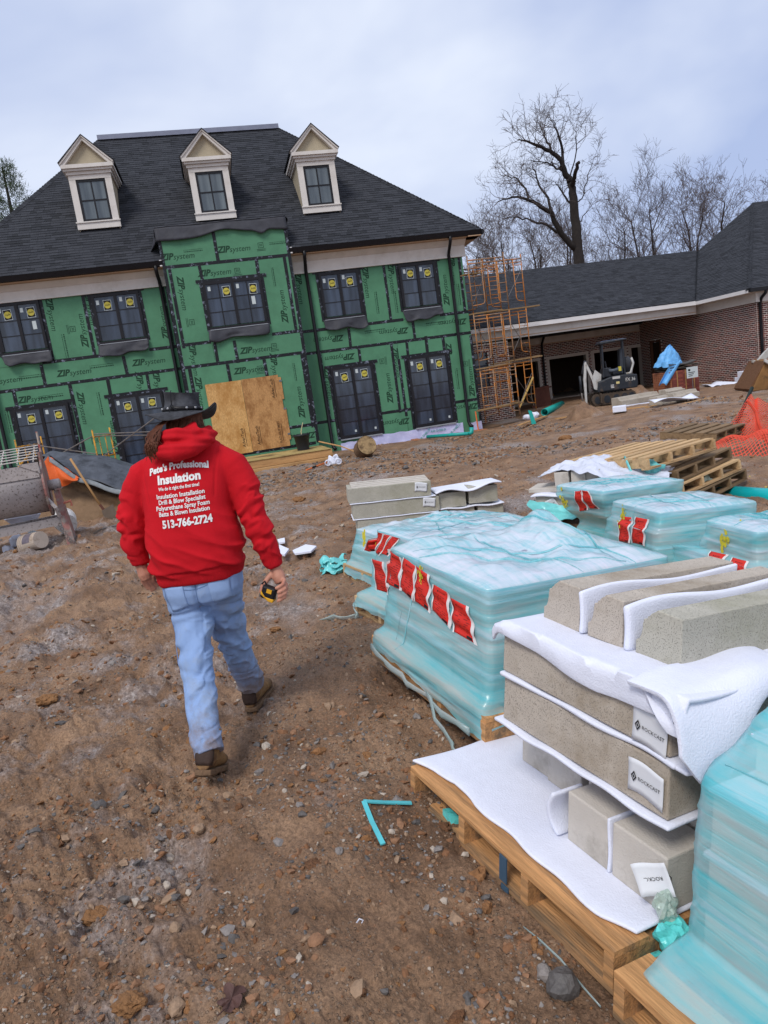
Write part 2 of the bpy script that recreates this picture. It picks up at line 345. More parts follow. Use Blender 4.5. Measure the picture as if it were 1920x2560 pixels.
M_FRAME = mat('window_black', '17161b', .45, .2, 8, .03, 50)
M_MEMB = mat('black_membrane', '37383f', .62, .25, 3, .4, 9)
M_CREAM = mat('cream_trim', 'cdc8c3', .6, .06, 3, .04, 60, dirt='b0a79d', dscale=1.1, dlo=.5, dhi=.8)
M_TAN = mat('tan_soffit', 'b7987c', .7, .08, 3, .05, 60)
M_WHITE = mat('white_paint', 'd6d3d3', .5, .05, 3, .03, 60)
M_TANW = mat('tan_panel', 'a59a84', .8, .1, 4, .1, 60)
SH = [mat('shingle_a', '2d2f35', .9, .2, 30, .3, 200), mat('shingle_b', '35373d', .9, .2, 30, .3, 200), mat('shingle_c', '25272c', .9, .2, 30, .3, 200), mat('shingle_d', '303238', .9, .2, 30, .3, 200)]
def glass_mat(name, c0, c1, rough=.07):  # upright streaks of reflection are painted into the pane colour
    m = bpy.data.materials.new(name); m.use_nodes = True; t = m.node_tree; b = t.nodes['Principled BSDF']; L = t.links.new
    co = N_(t, 'ShaderNodeTexCoord'); q = N_(t, 'ShaderNodeMapping'); q.inputs['Scale'].default_value = (3.2, 1, .35); L(co.outputs['Object'], q.inputs[0])
    oi = N_(t, 'ShaderNodeObjectInfo'); L(oi.outputs['Random'], q.inputs['Location'])
    n = N_(t, 'ShaderNodeTexNoise'); n.inputs['Scale'].default_value = 1.5; n.inputs['Detail'].default_value = 3; L(q.outputs[0], n.inputs[0])
    r = N_(t, 'ShaderNodeValToRGB'); r.color_ramp.elements[0].position = .35; r.color_ramp.elements[1].position = .7; r.color_ramp.elements[0].color = (*lin(c0), 1); r.color_ramp.elements[1].color = (*lin(c1), 1); L(n.outputs[0], r.inputs[0])
    L(r.outputs[0], b.inputs['Base Color']); b.inputs['Roughness'].default_value = rough; b.inputs['Specular IOR Level'].default_value = .6; return m
M_GLASS = glass_mat('window_glass', '1d2430', '3a4557'); M_GLASSD = glass_mat('dormer_glass', '4a5258', '6b7478')
M_YEL = mat('sticker_yellow', 'b9ad48', .6, .05, 3, 0); M_PAPER = mat('sticker_paper', 'b9c2c4', .6, .05, 3, 0); M_INKK = mat('black_ink', '18181a', .7, .05, 3, 0)

def wall_panels(y, rows):
    for z0, z1, us in rows:
        for a, b in zip(us[:-1], us[1:]):
            MB().box(a+.006, b-.006, y-.012, y+.012, z0+.006, z1-.006).build('wall_panel', M_GREEN, house)
MB().box(-16.72, -.03, .016, 10, -.4, 6.7).build('wall', M_GREEN, house)
MB().box(-10.37, -6.33, -.584, .6, -.4, 7.62).build('bay_wall', M_GREEN, house)
wall_panels(0, [(-.35, .85, [-6.3, -5.7, -2.86, -1.1, 0]), (.85, 3.3, [-6.3, -5.7, -3.07, -2.85, -1.1, 0]), (3.3, 4.06, [-6.3, -4.55, -2.15, 0]), (4.06, 6.2, [-6.3, -5.15, -3.9, -2.95, -1.73, -.13, 0]),
    (-.35, .85, [-16.75, -14.1, -12.9, -10.4]), (.85, 3.35, [-16.75, -15.84, -14.1, -12.9, -11.63, -10.4]), (3.35, 4.1, [-16.75, -14.85, -12.26, -10.4]), (4.1, 6.3, [-16.75, -14.45, -13.15, -11.88, -10.62, -10.4])])
wall_panels(-.6, [(-.35, .85, [-10.4, -8.4, -6.3]), (.85, 3.32, [-10.4, -10.2, -8.95, -7.7, -6.42, -6.3]), (3.32, 4.05, [-10.4, -9.24, -8.58, -6.3]), (4.05, 6.55, [-10.4, -10.24, -9.28, -7.43, -6.48, -6.3]), (6.55, 7.62, [-10.4, -8.65, -6.3])])
def tape_v(u, z0, z1, y=0., w=.105):
    j = lambda: random.uniform(-.014, .014); a, b = j(), j(); w += j()*.6
    MB().hexa([(u-w/2+a, y-.021, z0), (u+w/2+a, y-.021, z0), (u+w/2+a, y-.011, z0), (u-w/2+a, y-.011, z0), (u-w/2+b, y-.021, z1), (u+w/2+b, y-.021, z1), (u+w/2+b, y-.011, z1), (u-w/2+b, y-.011, z1)]).build('seam_tape', M_TAPE, house)
def tape_h(z, u0, u1, y=0., w=.105): MB().box(u0, u1, y-.0165, y-.0105, z-w/2, z+w/2).build('seam_tape', M_TAPE, house)
for u, a, b in [(-5.7, .8, 3.27), (-4.28, 2.75, 3.25), (-3.07, .78, 3.35), (-2.86, .62, 2.7), (-2.5, 2.75, 3.25), (-1.75, 2.75, 3.38), (-1.1, 2.75, 3.25), (-4.55, 3.34, 4.0), (-2.15, 3.26, 4.0), (-5.15, 6.05, 6.2), (-3.88, 4.1, 6.0), (-2.95, 4.1, 6.2), (-1.73, 6.0, 6.2), (-.13, 4.1, 6.2), (-.03, -.1, 3.2),
    (-15.84, 2.8, 3.3), (-14.1, .8, 3.3), (-12.9, 2.75, 3.3), (-11.63, 2.75, 3.3), (-14.85, 3.4, 4.05), (-12.26, 3.4, 4.0), (-14.45, 4.1, 6.3), (-13.15, 4.15, 6.3), (-11.88, 6.05, 6.3), (-10.62, 4.1, 6.3), (-10.45, .3, 6.2), (-16.6, .3, 4.0)]: tape_v(u, a, b)
for z, a, b in [(.85, -6.25, -5.5), (.85, -3.85, -2.6), (.85, -1.0, 0), (3.3, -6.28, 0), (4.06, -6.28, -5.3), (4.06, -3.95, -2.5), (4.06, -1.1, 0), (.85, -14.2, -12.9), (.85, -11.2, -10.42), (3.35, -16.7, -10.42), (4.1, -14.8, -12.9), (4.1, -11.4, -10.42), (.85, -16.7, -16)]: tape_h(z, a, b)
for u, a, b in [(-8.65, 6.6, 7.5), (-10.24, 3.95, 6.52), (-9.28, 6.0, 6.5), (-7.43, 6.0, 6.5), (-6.48, 4.1, 6.5), (-6.31, .2, 7.4), (-10.39, .3, 7.4), (-9.24, 3.38, 4.0), (-8.58, 3.26, 4.0), (-10.2, .5, 3.26), (-8.95, 2.68, 3.26), (-7.7, 2.68, 3.26), (-6.42, .75, 3.26)]: tape_v(u, a, b, -.6)
for z, a, b in [(6.55, -10.38, -6.32), (4.05, -10.3, -9.35), (4.05, -7.3, -6.32), (3.32, -10.38, -6.32), (.85, -7.25, -6.33), (.2, -10.3, -6.4)]: tape_h(z, a, b, -.6)
# lettering printed on the panels
_z = text('ZIP', .31, .040, .28, .98, 'LEFT'); _s = text('system', .28, .001, .25, .98, 'LEFT')
_zr = max(p[0] for p in _z[0]); _sl = min(p[0] for p in _s[0]); _m = MB(); put_text(_m, _z, TR(-.54, 0, 0)); put_text(_m, _s, TR(-.54+_zr-_sl-.03, -.02, 0)); ME_ZIP = _m.mesh('lettering', M_INK)
_m = MB(); put_text(_m, text('30', .12, .01, 0), TR(0, 0, 0))
for a, b, c, d in [(-.1, .1, .08, .095), (-.1, .1, -.095, -.08), (-.1, -.085, -.08, .08), (.085, .1, -.08, .08)]: _m.box(a, b, c, d, 0, .002)
for k in range(2): _m.box(-.16, .16, -.15-.045*k, -.135-.045*k, 0, .002)
ME_30 = _m.mesh('lettering', M_INK)
_m = MB()
for r_, s_ in ((.035, .012), (-.035, .026)):
    x = -.42
    while x < .42:
        q = random.uniform(.02, .07); _m.box(x, x+q*.8, r_-s_, r_+s_*.6, 0, .002); x += q+.012
ME_BARS = _m.mesh('lettering', M_INK)
FACE = RX(rad(90))
def letter(me, u, z, rot=0, y=0., s=1.): inst(me, 'lettering', house, TR(u, y-.0145, z) @ FACE @ RZ(rad(rot)) @ Matrix.Scale(s*.9, 4))
D_, U_ = -90, 90
for u, z, r in [(-3.66, 5.55, D_), (-2.72, 5.6, D_), (-.78, 4.85, U_), (-.42, 5.65, D_), (-6.05, 5.6, D_), (-5.25, 3.7, 180), (-2.85, 3.68, 180), (-.6, 3.74, 180), (-4.95, 3.02, 180), (-3.38, 1.65, U_), (-2.97, 2.65, D_), (-.93, 2.55, D_), (-.22, 1.45, U_), (-3.25, .45, 180), (-.55, .62, 180), (-1.55, 6.0, D_), (-4.95, 6.0, D_), (-5.55, 2.2, D_),
    (-14.2, 5.65, D_), (-13.36, 4.9, U_), (-12.98, 5.7, D_), (-10.78, 4.85, U_), (-13.95, 3.68, 0), (-11.55, 3.72, 0), (-16.1, 3.7, 0), (-13.86, 2.55, D_), (-13.08, 1.35, U_), (-15.3, 3.0, 0), (-11.9, 2.95, D_), (-11.35, 2.95, D_), (-11.65, 6.2, D_)]: letter(ME_ZIP, u, z, r)
for u, z, r in [(-8.15, 6.92, 0), (-9.98, 6.86, 0), (-8.9, 6.24, 0), (-9.98, 5.75, D_), (-6.78, 4.85, U_), (-7.98, 3.62, 0), (-10.0, 3.62, D_), (-10.0, 2.5, D_), (-8.3, 2.98, 0), (-7.4, 2.95, D_), (-6.72, 1.6, U_), (-6.85, .5, 180)]: letter(ME_ZIP, u, z, r, -.6)
for u, z, r in [(-13.65, 5.05, D_), (-13.62, 1.4, D_), (-.35, 2.2, U_), (-3.5, 2.7, U_)]: letter(ME_30, u, z, r)
for u, z, r in [(-7.2, 6.95, 0), (-9.85, 4.75, D_), (-8.1, 6.22, 0), (-7.3, 3.66, 0), (-7.9, 2.98, 0)]: letter(ME_30, u, z, r, -.6)
for u, z, r in [(-3.4, 4.75, U_), (-2.7, 4.7, U_), (-3.6, 3.78, 180), (-1.3, 3.78, 180), (-14.0, 4.55, U_), (-13.0, 3.78, 0), (-15.2, 3.72, 0), (-13.3, 2.55, U_), (-.75, 1.7, U_), (-.3, 4.7, U_), (-14.75, 3.02, 0), (-16.2, 2.4, U_)]: letter(ME_BARS, u, z, r)
for u, z, r in [(-9.4, 7.0, 0), (-6.95, 5.9, U_), (-9.3, 3.75, 90), (-6.75, 2.7, U_), (-6.6, 6.98, 0), (-10.05, 1.5, D_)]: letter(ME_BARS, u, z, r, -.6, .8)
# windows
def window(u0, u1, z0, z1, y, rows, cols=1, door=False):
    W = u1-u0; H = z1-z0; b = .085; mu = .10
    m = MB(); yy0, yy1 = -.065, .0
    m.box(0, W, yy0, yy1, H-b, H); m.box(0, W, yy0, yy1, 0, b*(1.3 if door else 1)); m.box(0, b, yy0, yy1, b*1.31, H-b); m.box(W-b, W, yy0, yy1, b*1.31, H-b); m.box(W/2-mu/2, W/2+mu/2, yy0-.006, yy1, b*1.31, H-b)
    fr = m.build('window', M_FRAME, house, wn=TR(u0, y-.022, z0))
    pw = (W-2*b-mu)/2
    for k in (0, 1):
        x0 = b+k*(pw+mu); zz0 = b*1.31; ph = (H-b-zz0)
        for c in range(cols):
            for r in range(rows):
                MB().box(x0+c*pw/cols, x0+(c+1)*pw/cols, -.020, -.012, zz0+r*ph/rows, zz0+(r+1)*ph/rows).build('pane', M_GLASS, fr)
        for r in range(1, rows): MB().box(x0, x0+pw, -.036, -.0205, zz0+r*ph/rows-.012, zz0+r*ph/rows+.012).build('glazing_bar', M_FRAME, fr)
        for c in range(1, cols): MB().box(x0+c*pw/cols-.016, x0+c*pw/cols+.016, -.040, -.0205, zz0, H-b).build('glazing_bar', M_FRAME, fr)
        sx_ = x0+pw*(.60 if cols == 1 else .76)+random.uniform(-.025, .025); sz = H-b-.27+random.uniform(-.03, .02)
        s = MB(); s.box(-.125, .125, -.004, 0, -.165, .165); s.mi = 1; s.box(-.112, .112, -.006, -.0045, -.15, .15); s.mi = 2
        s.add([(.108*math.cos(a), -.0075, .108*math.sin(a)) for a in np.linspace(0, 2*math.pi, 20, endpoint=False)], [tuple(range(20))]); s.mi = 1
        put_text(s, text('Pella', .085, .004, .3), TR(0, -.009, 0) @ RX(rad(90)) @ RZ(rad(12)))
        s.build('sticker', [M_PAPER, M_INKK, M_YEL], fr, wn=TR(sx_, -.022, sz) @ RY(rad(random.uniform(-4, 4))))
        MB().box(-.045, .045, -.004, 0, -.07, .07).build('sticker', M_PAPER, fr, wn=TR(x0+.09+random.uniform(-.015, .03), -.022, H-b-.14+random.uniform(-.04, .02)))
        if door: MB().box(-.035, .035, -.004, 0, -.04, .04).build('sticker', M_PAPER, fr, wn=TR(x0+pw*.8, -.022, b*1.3+.12))
        elif k == 1 and (cols == 2 or u0 < -15.5): MB().box(-.06, .06, -.004, 0, -.13, .13).build('sticker', M_PAPER, fr, wn=TR(x0+pw*.68, -.022, H*.53))
    # flashing tape round it
    t = MB(); t.box(u0-.1, u0+.02, y-.027, y-.0225, z0-.02, z1); t.box(u1-.02, u1+.1, y-.027, y-.0225, z0-.02, z1); t.box(u0-.2, u1+.2, y-.034, y-.0275, z1-.01, z1+.1)
    t.build('flashing_tape', M_TAPE, house)
    if not door:
        sd = u0
        def F(a, b):
            dz = .30+.13*vn(a*2.6+sd, 1.3)+.09*(a-.4)*math.sin(sd*3)-.10*max(0, abs(a-.5)-.42)*8; yv = -.07-.05*b-.04*math.sin(a*8+sd*4+b*2)*b-.05*vn(a*7+sd, b*2.5)*(.3+b)
            return (u0-.06+a*(W+.12)+.06*b*math.sin(sd*7)-.05*b*(a-.5)*(1+math.sin(sd*5)), y+yv, z0+.01-b*dz+.02*math.sin(a*13+sd)*b)
        MB().grid(F, 26, 9).build('membrane_flap', M_MEMB, house, smooth=True, solid=.012)
        MB().box(u0, u1, y-.10, y-.01, z0-.012, z0+.012).build('window_sill', mat('sill_grey', '8a8e96', .4, .1), house)
    else: MB().box(u0, u1, y-.12, y-.01, z0-.05, z0-.002).build('door_sill', mat('sill_grey', '8a8e96', .4, .1), house)
for a in [(-15.9, -14.5, 4.45, 6.06, 0, 3), (-12.9, -11.4, 4.44, 6.03, 0, 3), (-5.34, -3.92, 4.35, 5.95, 0, 3), (-2.45, -1.07, 4.36, 5.95, 0, 3)]: window(*a)
window(-9.3, -7.38, 4.41, 5.95, -.6, 3, 2)
for a in [(-16.0, -14.28, .12, 2.74, 0, 5), (-12.92, -11.25, .12, 2.71, 0, 5), (-5.42, -3.87, .14, 2.69, 0, 5), (-2.58, -1.02, .13, 2.70, 0, 5)]: window(*a, door=True)
# boarded doorway in the bay
def osb(name, c0, c1):
    m = mat(name, c0, .75, .25, 26, .15, 60, dirt=c1, dscale=3.5, dlo=.45, dhi=.62, stretch=(1, 1, .55)); return m
M_OSB = osb('board_gold', 'c59a62', 'a97a42'); M_OSB2 = osb('board_brown', 'b28656', '8d6238')
for (a, b, m, tx, lo) in [(-9.8, -8.6, M_OSB, 1, -.0), (-8.59, -7.3, M_OSB2, 2, .02)]:
    mb_ = MB()
    if tx == 1: mb_.box(a, b, -.65, -.625, .22, 2.68)
    else:
        pr = [(a, .24), (b, .24), (b, .45), (b+.06, .46), (b+.06, 1.55), (b-.02, 1.56), (b-.02, 1.85), (b+.05, 1.86), (b+.05, 2.6), (b-.04, 2.61), (b-.04, 2.69), (a, 2.69)]
        mb_.prism([(p, q) for p, q in pr], .025, TR(0, -.625, 0) @ FACE)
    bo = mb_.build('board', m, house)
    dark = mat('board_ink', '3a2a1c', .8, .1, 3, 0)
    for (u, z, s) in ([(a+.95, .75, 'AdvanTech')] if tx == 1 else [(a+.25, .75, 'AdvanTech'), (a+1.0, 2.25, 'AdvanTech'), (a+1.0, .75, 'FLAT OUT BEST')]):
        t = MB(); put_text(t, text(s, .145 if 'A' in s[:1] else .11, .008, .15), TR(u, -.6525, z) @ FACE @ RZ(rad(90)))
        t.box(u+.08, u+.095, -.6535, -.6515, z-.3, z+.3)
        t.build('lettering', dark, bo)
for z in (2.45, 1.5, .62): MB().box(-7.33, -7.24, -.665, -.651, z, z+.06).build('bracket', mat('galvanised', '7a7d82', .4, .1, metal=.6), house)
# cornice, gutters, downspouts
for a, b in [(-16.9, -10.42), (-6.28, .12)]:
    zt = 6.12 if a < -10 else 6.05
    MB().box(a, b, -.07, -.022, zt, 6.46).build('frieze_board', M_CREAM, house)
    MB().box(a, b, -.11, -.023, zt-.05, zt-.002).build('trim', M_CREAM, house)
    mo = MB(); mo.hexa([(a, -.09, 6.40), (b, -.09, 6.40), (b, -.022, 6.40), (a, -.022, 6.40), (a, -.30, 6.565), (b, -.30, 6.565), (b, -.022, 6.565), (a, -.022, 6.565)]); mo.build('crown_moulding', M_CREAM, house)
    MB().box(a, b+(.45 if b > 0 else 0), -.50, -.0, 6.57, 6.60).build('soffit', M_TAN, house)
    g = MB(); e1 = b+(.52 if b > 0 else 0); e0 = a-(.5 if a < -16 else 0)
    g.hexa([(e0, -.61, 6.61), (e1, -.61, 6.61), (e1, -.48, 6.61), (e0, -.48, 6.61), (e0, -.67, 6.765), (e1, -.67, 6.765), (e1, -.48, 6.765), (e0, -.48, 6.765)]); g.build('gutter', M_BLACK, house)
MB().box(.1, .6, -.6, 10.6, 6.57, 6.60).build('soffit', M_TAN, house); MB().box(.02, .1, 0, 10, 6.05, 6.56).build('frieze_board', M_CREAM, house)
MB().box(.6, .68, -.67, 10.6, 6.61, 6.765).build('gutter', M_BLACK, house)
MB().box(-10.52, -10.415, -.62, -.4, 6.6, 6.8).build('gutter_end', M_WHITE, house); MB().box(-6.285, -6.18, -.62, -.4, 6.6, 6.8).build('gutter_end', M_WHITE, house)
for u, zb in [(-10.65, -.1), (-5.76, -.15), (-.54, -.12), (-16.4, -.1)]:
    MB().tube([(u-.02, -.57, 6.65), (u-.02, -.55, 6.5), (u-.02, -.45, 6.38), (u, -.22, 6.22), (u, -.13, 6.1), (u, -.13, 5), (u, -.13, 2.5), (u, -.13, zb+.2), (u+.02, -.2, zb+.06), (u+.06, -.32, zb)], .06, 8).build('downspout', M_BLACK, house, smooth=True)
# roof
def shingle_field(parent, name, O, ex, up, Hs, ua, ub, expo=.14, wmin=.17, wmax=.42, thick=.011):
    O = np.array(O, float); ex = np.array(ex, float); ex /= np.linalg.norm(ex); up = np.array(up, float); up /= np.linalg.norm(up); nn = np.cross(ex, up)
    V = []; F = []; MI = []; s = 0.; row = 0
    while s < Hs-.02:
        a = ua(s); b = ub(s); x = a-random.random()*wmax
        while x < b:
            wd = random.uniform(wmin, wmax); x0 = max(x, a); x1 = min(x+wd-.004, b); x += wd
            if x1-x0 < .03: continue
            th_ = thick*random.choice((.45, 1., 1.)); dz = random.uniform(-.006, .006); s1 = min(s+expo+.03, Hs+.04)
            k = len(V)
            for (xx, ss, hh) in ((x0, s+dz, 0), (x1, s+dz, 0), (x1, s1, 0), (x0, s1, 0), (x0, s+dz, th_+.008), (x1, s+dz, th_+.008), (x1, s1, .003), (x0, s1, .003)):
                V.append(O+ex*xx+up*ss+nn*hh)
            F += [(k+4, k+5, k+6, k+7), (k, k+1, k+5, k+4), (k+1, k+2, k+6, k+5), (k+3, k, k+4, k+7)]; MI += [random.choice((0, 1, 1, 2, 3, 3))]*4
        s += expo; row += 1
    o = np_mesh(name, np.array(V), np.array(F), SH, np.array(MI), parent=parent); return tag(o, kind='stuff')
def cap_row(parent, a, b, w=.26, step=.14, ends=True):
    a = Vector(a); b = Vector(b); d = (b-a); n = int(d.length/step); d.normalize(); m = MB(); side = d.cross(Vector((0, 0, 1))).normalized(); up = side.cross(d)
    for i in range(n):
        p = a+d*(i*step); q = p+d*(step*1.25); m.mi = random.choice((0, 1, 2, 3))
        l0, r0, t0 = p-side*w/2-up*.05, p+side*w/2-up*.05, p+up*.05; l1, r1, t1 = q-side*w/2-up*.06, q+side*w/2-up*.06, q+up*.035
        m.add([l0, t0, r0, l1, t1, r1], [(0, 1, 4, 3), (1, 2, 5, 4), (0, 2, 1)])
    return m.build('ridge_cap', SH, parent)
EV, RZH, RD = 6.78, 12.55, 5.0                 # eave height, ridge height, ridge depth
EL, ER, RL_, RR_ = -17.35, .6, -12.15, -5.3
ey0 = -.56; k2 = math.sqrt(2); rl = math.hypot(RD-ey0, RZH-EV)
rf = MB(); E = [(EL, ey0, EV), (ER, ey0, EV), (ER, 10.7, EV), (EL, 10.7, EV)]; Rg = [(RL_, RD, RZH), (RR_, RD, RZH)]
rf.add(E+Rg, [(0, 1, 5, 4), (1, 2, 5), (2, 3, 4, 5), (3, 0, 4), (0, 3, 2, 1)])
roof = rf.build('roof', SH[2], house)
shingle_field(roof, 'shingles', (0, ey0, EV), (1, 0, 0), (0, RD-ey0, RZH-EV), rl, lambda s: EL+(RL_-EL)*s/rl, lambda s: ER+(RR_-ER)*s/rl)
hl = math.hypot(ER-RR_, RZH-EV)
shingle_field(roof, 'shingles', (ER, 0, EV), (0, 1, 0), (RR_-ER, 0, RZH-EV), hl, lambda s: ey0+(RD-ey0)*s/hl, lambda s: 10.7+(RD-10.7)*s/hl)
cap_row(roof, E[1], Rg[1]); cap_row(roof, E[0], Rg[0])
MB().box(RL_-.05, RR_+.05, RD-.14, RD+.3, RZH-.04, RZH+.13).build('ridge_flashing', mat('lead_flashing', '7b7f90', .5, .1, metal=.3), roof)
# bay top membrane
def F(a, b):
    w_ = .30+.08*math.sin(a*7+1)+.10*vn(a*6, 3.)+(.14*sm(a, .86, .80)*sm(a, .72, .80)); y = -.64-.05*b-.05*vn(a*14, b*2+5)*b
    return (-10.5+a*4.26, y, 7.78-b*float(w_)+.02*math.sin(a*15))
MB().grid(F, 44, 6).build('membrane_flap', M_MEMB, house, smooth=True, solid=.012)
MB().grid(lambda a, b: (-10.5+a*4.26, -.66+b*1.35, 7.785+.35*b+.02*vn(a*20, b*5)), 30, 6).build('membrane_flap', M_MEMB, house, smooth=True, solid=.012)
MB().grid(lambda a, b: (-10.52-.03*b-.25*b*a, -.6+.8*a*(1-b*.4), 7.76-b*(.45+.2*a)), 6, 6).build('membrane_flap', M_MEMB, house, smooth=True, solid=.012)
MB().grid(lambda a, b: (-6.22+.02*b+.05*math.sin(b*6), -.64+.5*a, 7.78-b*(.38-.1*a)), 6, 6).build('membrane_flap', M_MEMB, house, smooth=True, solid=.012)
# dormers
def dormer(u, yd, zs, wf=1.38):
    h = wf/2; d = MB(); zb, zw, zc = zs, zs+1.70, zs+1.98   # sill bottom, head of opening, top of entablature
    jw = .225
    d.box(-h, h, -.04, .04, 0, .24); d.box(-h-.02, h+.02, -.075, -.041, .2, .24)
    d.box(-h+.02, -h+jw, -.04, .03, .241, 1.56); d.box(h-jw, h-.02, -.04, .03, .241, 1.56); d.box(-h+.02, h-.02, -.045, .03, 1.561, 1.70)
    fr = d.build('dormer', M_CREAM, house, wn=TR(u, yd, zs))
    W0, W1, Z0, Z1 = -h+jw, h-jw, .245, 1.56
    f = MB(); b = .07
    f.box(W0, W1, -.02, .03, Z1-b, Z1); f.box(W0, W1, -.02, .03, Z0, Z0+b); f.box(W0, W0+b, -.02, .03, Z0+b, Z1-b); f.box(W1-b, W1, -.02, .03, Z0+b, Z1-b); f.box(-.02, .02, -.012, .03, Z0+b, Z1-b); f.box(W0+b, -.02, -.011, .03, (Z0+Z1)/2-.02, (Z0+Z1)/2+.02); f.box(.02, W1-b, -.011, .03, (Z0+Z1)/2-.02, (Z0+Z1)/2+.02)
    f.build('window_frame', M_FRAME, fr)
    zm = (Z0+Z1)/2
    for xa, xb in ((W0+b, -.02), (.02, W1-b)):
        for za, zb2 in ((Z0+b, zm-.02), (zm+.02, Z1-b)): MB().box(xa, xb, .008, .016, za, zb2).build('pane', M_GLASSD, fr)
    # cheeks, entablature, pediment, little gable roof
    dep = 2.1
    c = MB()
    for s in (-1, 1): c.hexa([(s*(h-.06), .035, -.05), (s*(h-.04), .035, -.05), (s*(h-.04), dep, dep-.05), (s*(h-.06), dep, dep-.05), (s*(h-.06), .035, 1.72), (s*(h-.04), .035, 1.72), (s*(h-.04), dep, 1.95), (s*(h-.06), dep, 1.95)])
    c.build('cheek', M_TANW, fr)
    e = MB(); E0 = h+.13
    e.box(-h-.02, h+.02, -.09, 1.72, 1.703, 1.80); e.box(-E0+.05, E0-.05, -.16, 1.85, 1.802, 1.87); e.box(-E0, E0, -.22, 1.95, 1.872, 1.985); e.build('cornice', M_CREAM, fr)
    ap = 2.80
    MB().add([(-E0+.12, -.05, 1.99), (E0-.12, -.05, 1.99), (0, -.05, ap-.1), (-E0+.12, .0, 1.99), (E0-.12, .0, 1.99), (0, .0, ap-.1)], [(0, 1, 2), (5, 4, 3), (0, 3, 4, 1), (1, 4, 5, 2), (2, 5, 3, 0)]).build('pediment', M_TANW, fr)
    r = MB(); q = MB()
    for s in (-1, 1):
        n = Vector((s*(ap-1.99), 0, E0)).normalized()
        A = Vector((s*E0, 0, 1.985)); B = Vector((0, 0, ap)); t1 = n*.045; t2 = n*.12
        for (y0, y1, i0, i1, mb_) in ((-.20, -.0, -n*.10, n*.0, r), (-.24, -.0, n*.0005, n*.05, r), (-.26, 2.9, n*.0505, n*.085, q)):
            pts = []
            for y in (y0, y1):
                for off in (i0, i1):
                    pts += [A+off+Vector((0, y, 0)), B+Vector((0, y, off.z*1.3))]
            k = pts; mb_.hexa([k[0], k[1], k[5], k[4], k[2], k[3], k[7], k[6]])
    r.build('rake_trim', M_CREAM, fr); q.build('dormer_roof', SH[2], fr)
dormer(-12.28, .78, 8.28); dormer(-8.43, .74, 8.22); dormer(-4.74, .64, 8.12)
# strip of pale membrane at the foot of the wall and the rough footing below it
M_LAV = mat('pale_membrane', 'b9bbe0', .5, .08, 4, .2, 20, dirt='cfd0ea', dscale=4)
def F2(u0, u1, z0, z1): return lambda a, b: (u0+a*(u1-u0), -.05-.03*vn(a*9+u0, b*3), z0+(z1-z0)*b+(.05*vn(a*7+u0, 2.)*(1 if b > .5 else -1)))
MB().grid(F2(-5.45, -4.6, -.42, -.02), 10, 3).build('base_membrane', M_LAV, house, smooth=True); MB().grid(F2(-4.4, -2.5, -.28, .06), 16, 3).build('base_membrane', M_LAV, house, smooth=True)
bmn = MB().grid(F2(-2.5, -.75, -.4, .05), 16, 3).build('base_membrane', M_LAV, house, smooth=True); MB().grid(F2(-.45, .0, -.3, .0), 6, 3).build('base_membrane', M_LAV, house, smooth=True)
for u, z, r in ((-1.75, -.08, 0), (-1.1, -.13, 38), (-2.3, -.17, 38)):
    t = MB(); put_text(t, text('AIR-SHIELD', .12, .008, .1), TR(u, -.095, z) @ FACE @ RZ(rad(r))); t.build('lettering', mat('teal_ink', '2f8f86', .6, .05), bmn)
M_FOOT = mat('footing_clay', '9c6a4c', .9, .2, 6, .4, 14, dirt='7b5238', dscale=3)
fm = MB(); x = -5.0
while x < -.1:
    q = random.uniform(.25, .6); fm.box(x, x+q-.015, -.55-random.random()*.12, -.06, -.7, -.30+random.uniform(-.06, .06)); x += q
fm.build('footing', M_FOOT, house, bevel=.02)
MB().box(-16.7, -10.45, -.1, -.02, -.7, -.02).build('footing', mat('footing_grey', '54524f', .9, .2), house)
# ------------------------------------------------------------------ brick garage wing (same axes as the house)
gar = thing('garage', 'long low red brick garage wing with charcoal roof and open door bays', 'garage', M=HM)
M_MORT = mat('mortar', 'd6cdc4', .9, .08, 6, .2, 60)
BR = [mat('brick_a', '6f3d36', .85, .2, 30, .2, 90), mat('brick_b', '5d332f', .85, .2, 30, .2, 90), mat('brick_c', '7c463a', .85, .2, 30, .2, 90), mat('brick_d', '46302f', .85, .2, 30, .2, 90)]
def bricks(parent, O, ex, W, H, holes=(), bw=.215, bh=.078, mj=.022):
    """courses of single bricks standing 6 mm proud of the mortar; holes in wall coordinates"""
    O = np.array(O, float); ex = np.array(ex, float); up = np.array((0, 0, 1.)); nn = np.cross(ex, up); V = []; F = []; MI = []; r = 0; z = 0.
    while z+bh < H:
        x = -(r % 2)*bw/2
        while x < W:
            a, b = max(x, 0)+mj/2, min(x+bw, W)-mj/2; cx_, cz_ = (a+b)/2, z+bh/2
            if b-a > .03 and not any(h[0] < cx_ < h[1] and h[2] < cz_ < h[3] for h in holes):
                k = len(V); pr = random.uniform(.004, .009)
                for hh in (0, pr):
                    for (p, q) in ((a, z+mj/2), (b, z+mj/2), (b, z+bh-mj/2), (a, z+bh-mj/2)): V.append(O+ex*p+up*q+nn*hh)
                F += [(k+4, k+5, k+6, k+7), (k, k+1, k+5, k+4), (k+1, k+2, k+6, k+5), (k+2, k+3, k+7, k+6), (k+3, k, k+4, k+7)]; MI += [random.choice((0, 0, 1, 1, 2, 3))]*5
            x += bw
        z += bh; r += 1
    o = np_mesh('bricks', np.array(V), np.array(F), BR, np.array(MI), parent=parent); return tag(o, kind='stuff')
UW, DF, DG_ = 11.6, -.8, 7.27
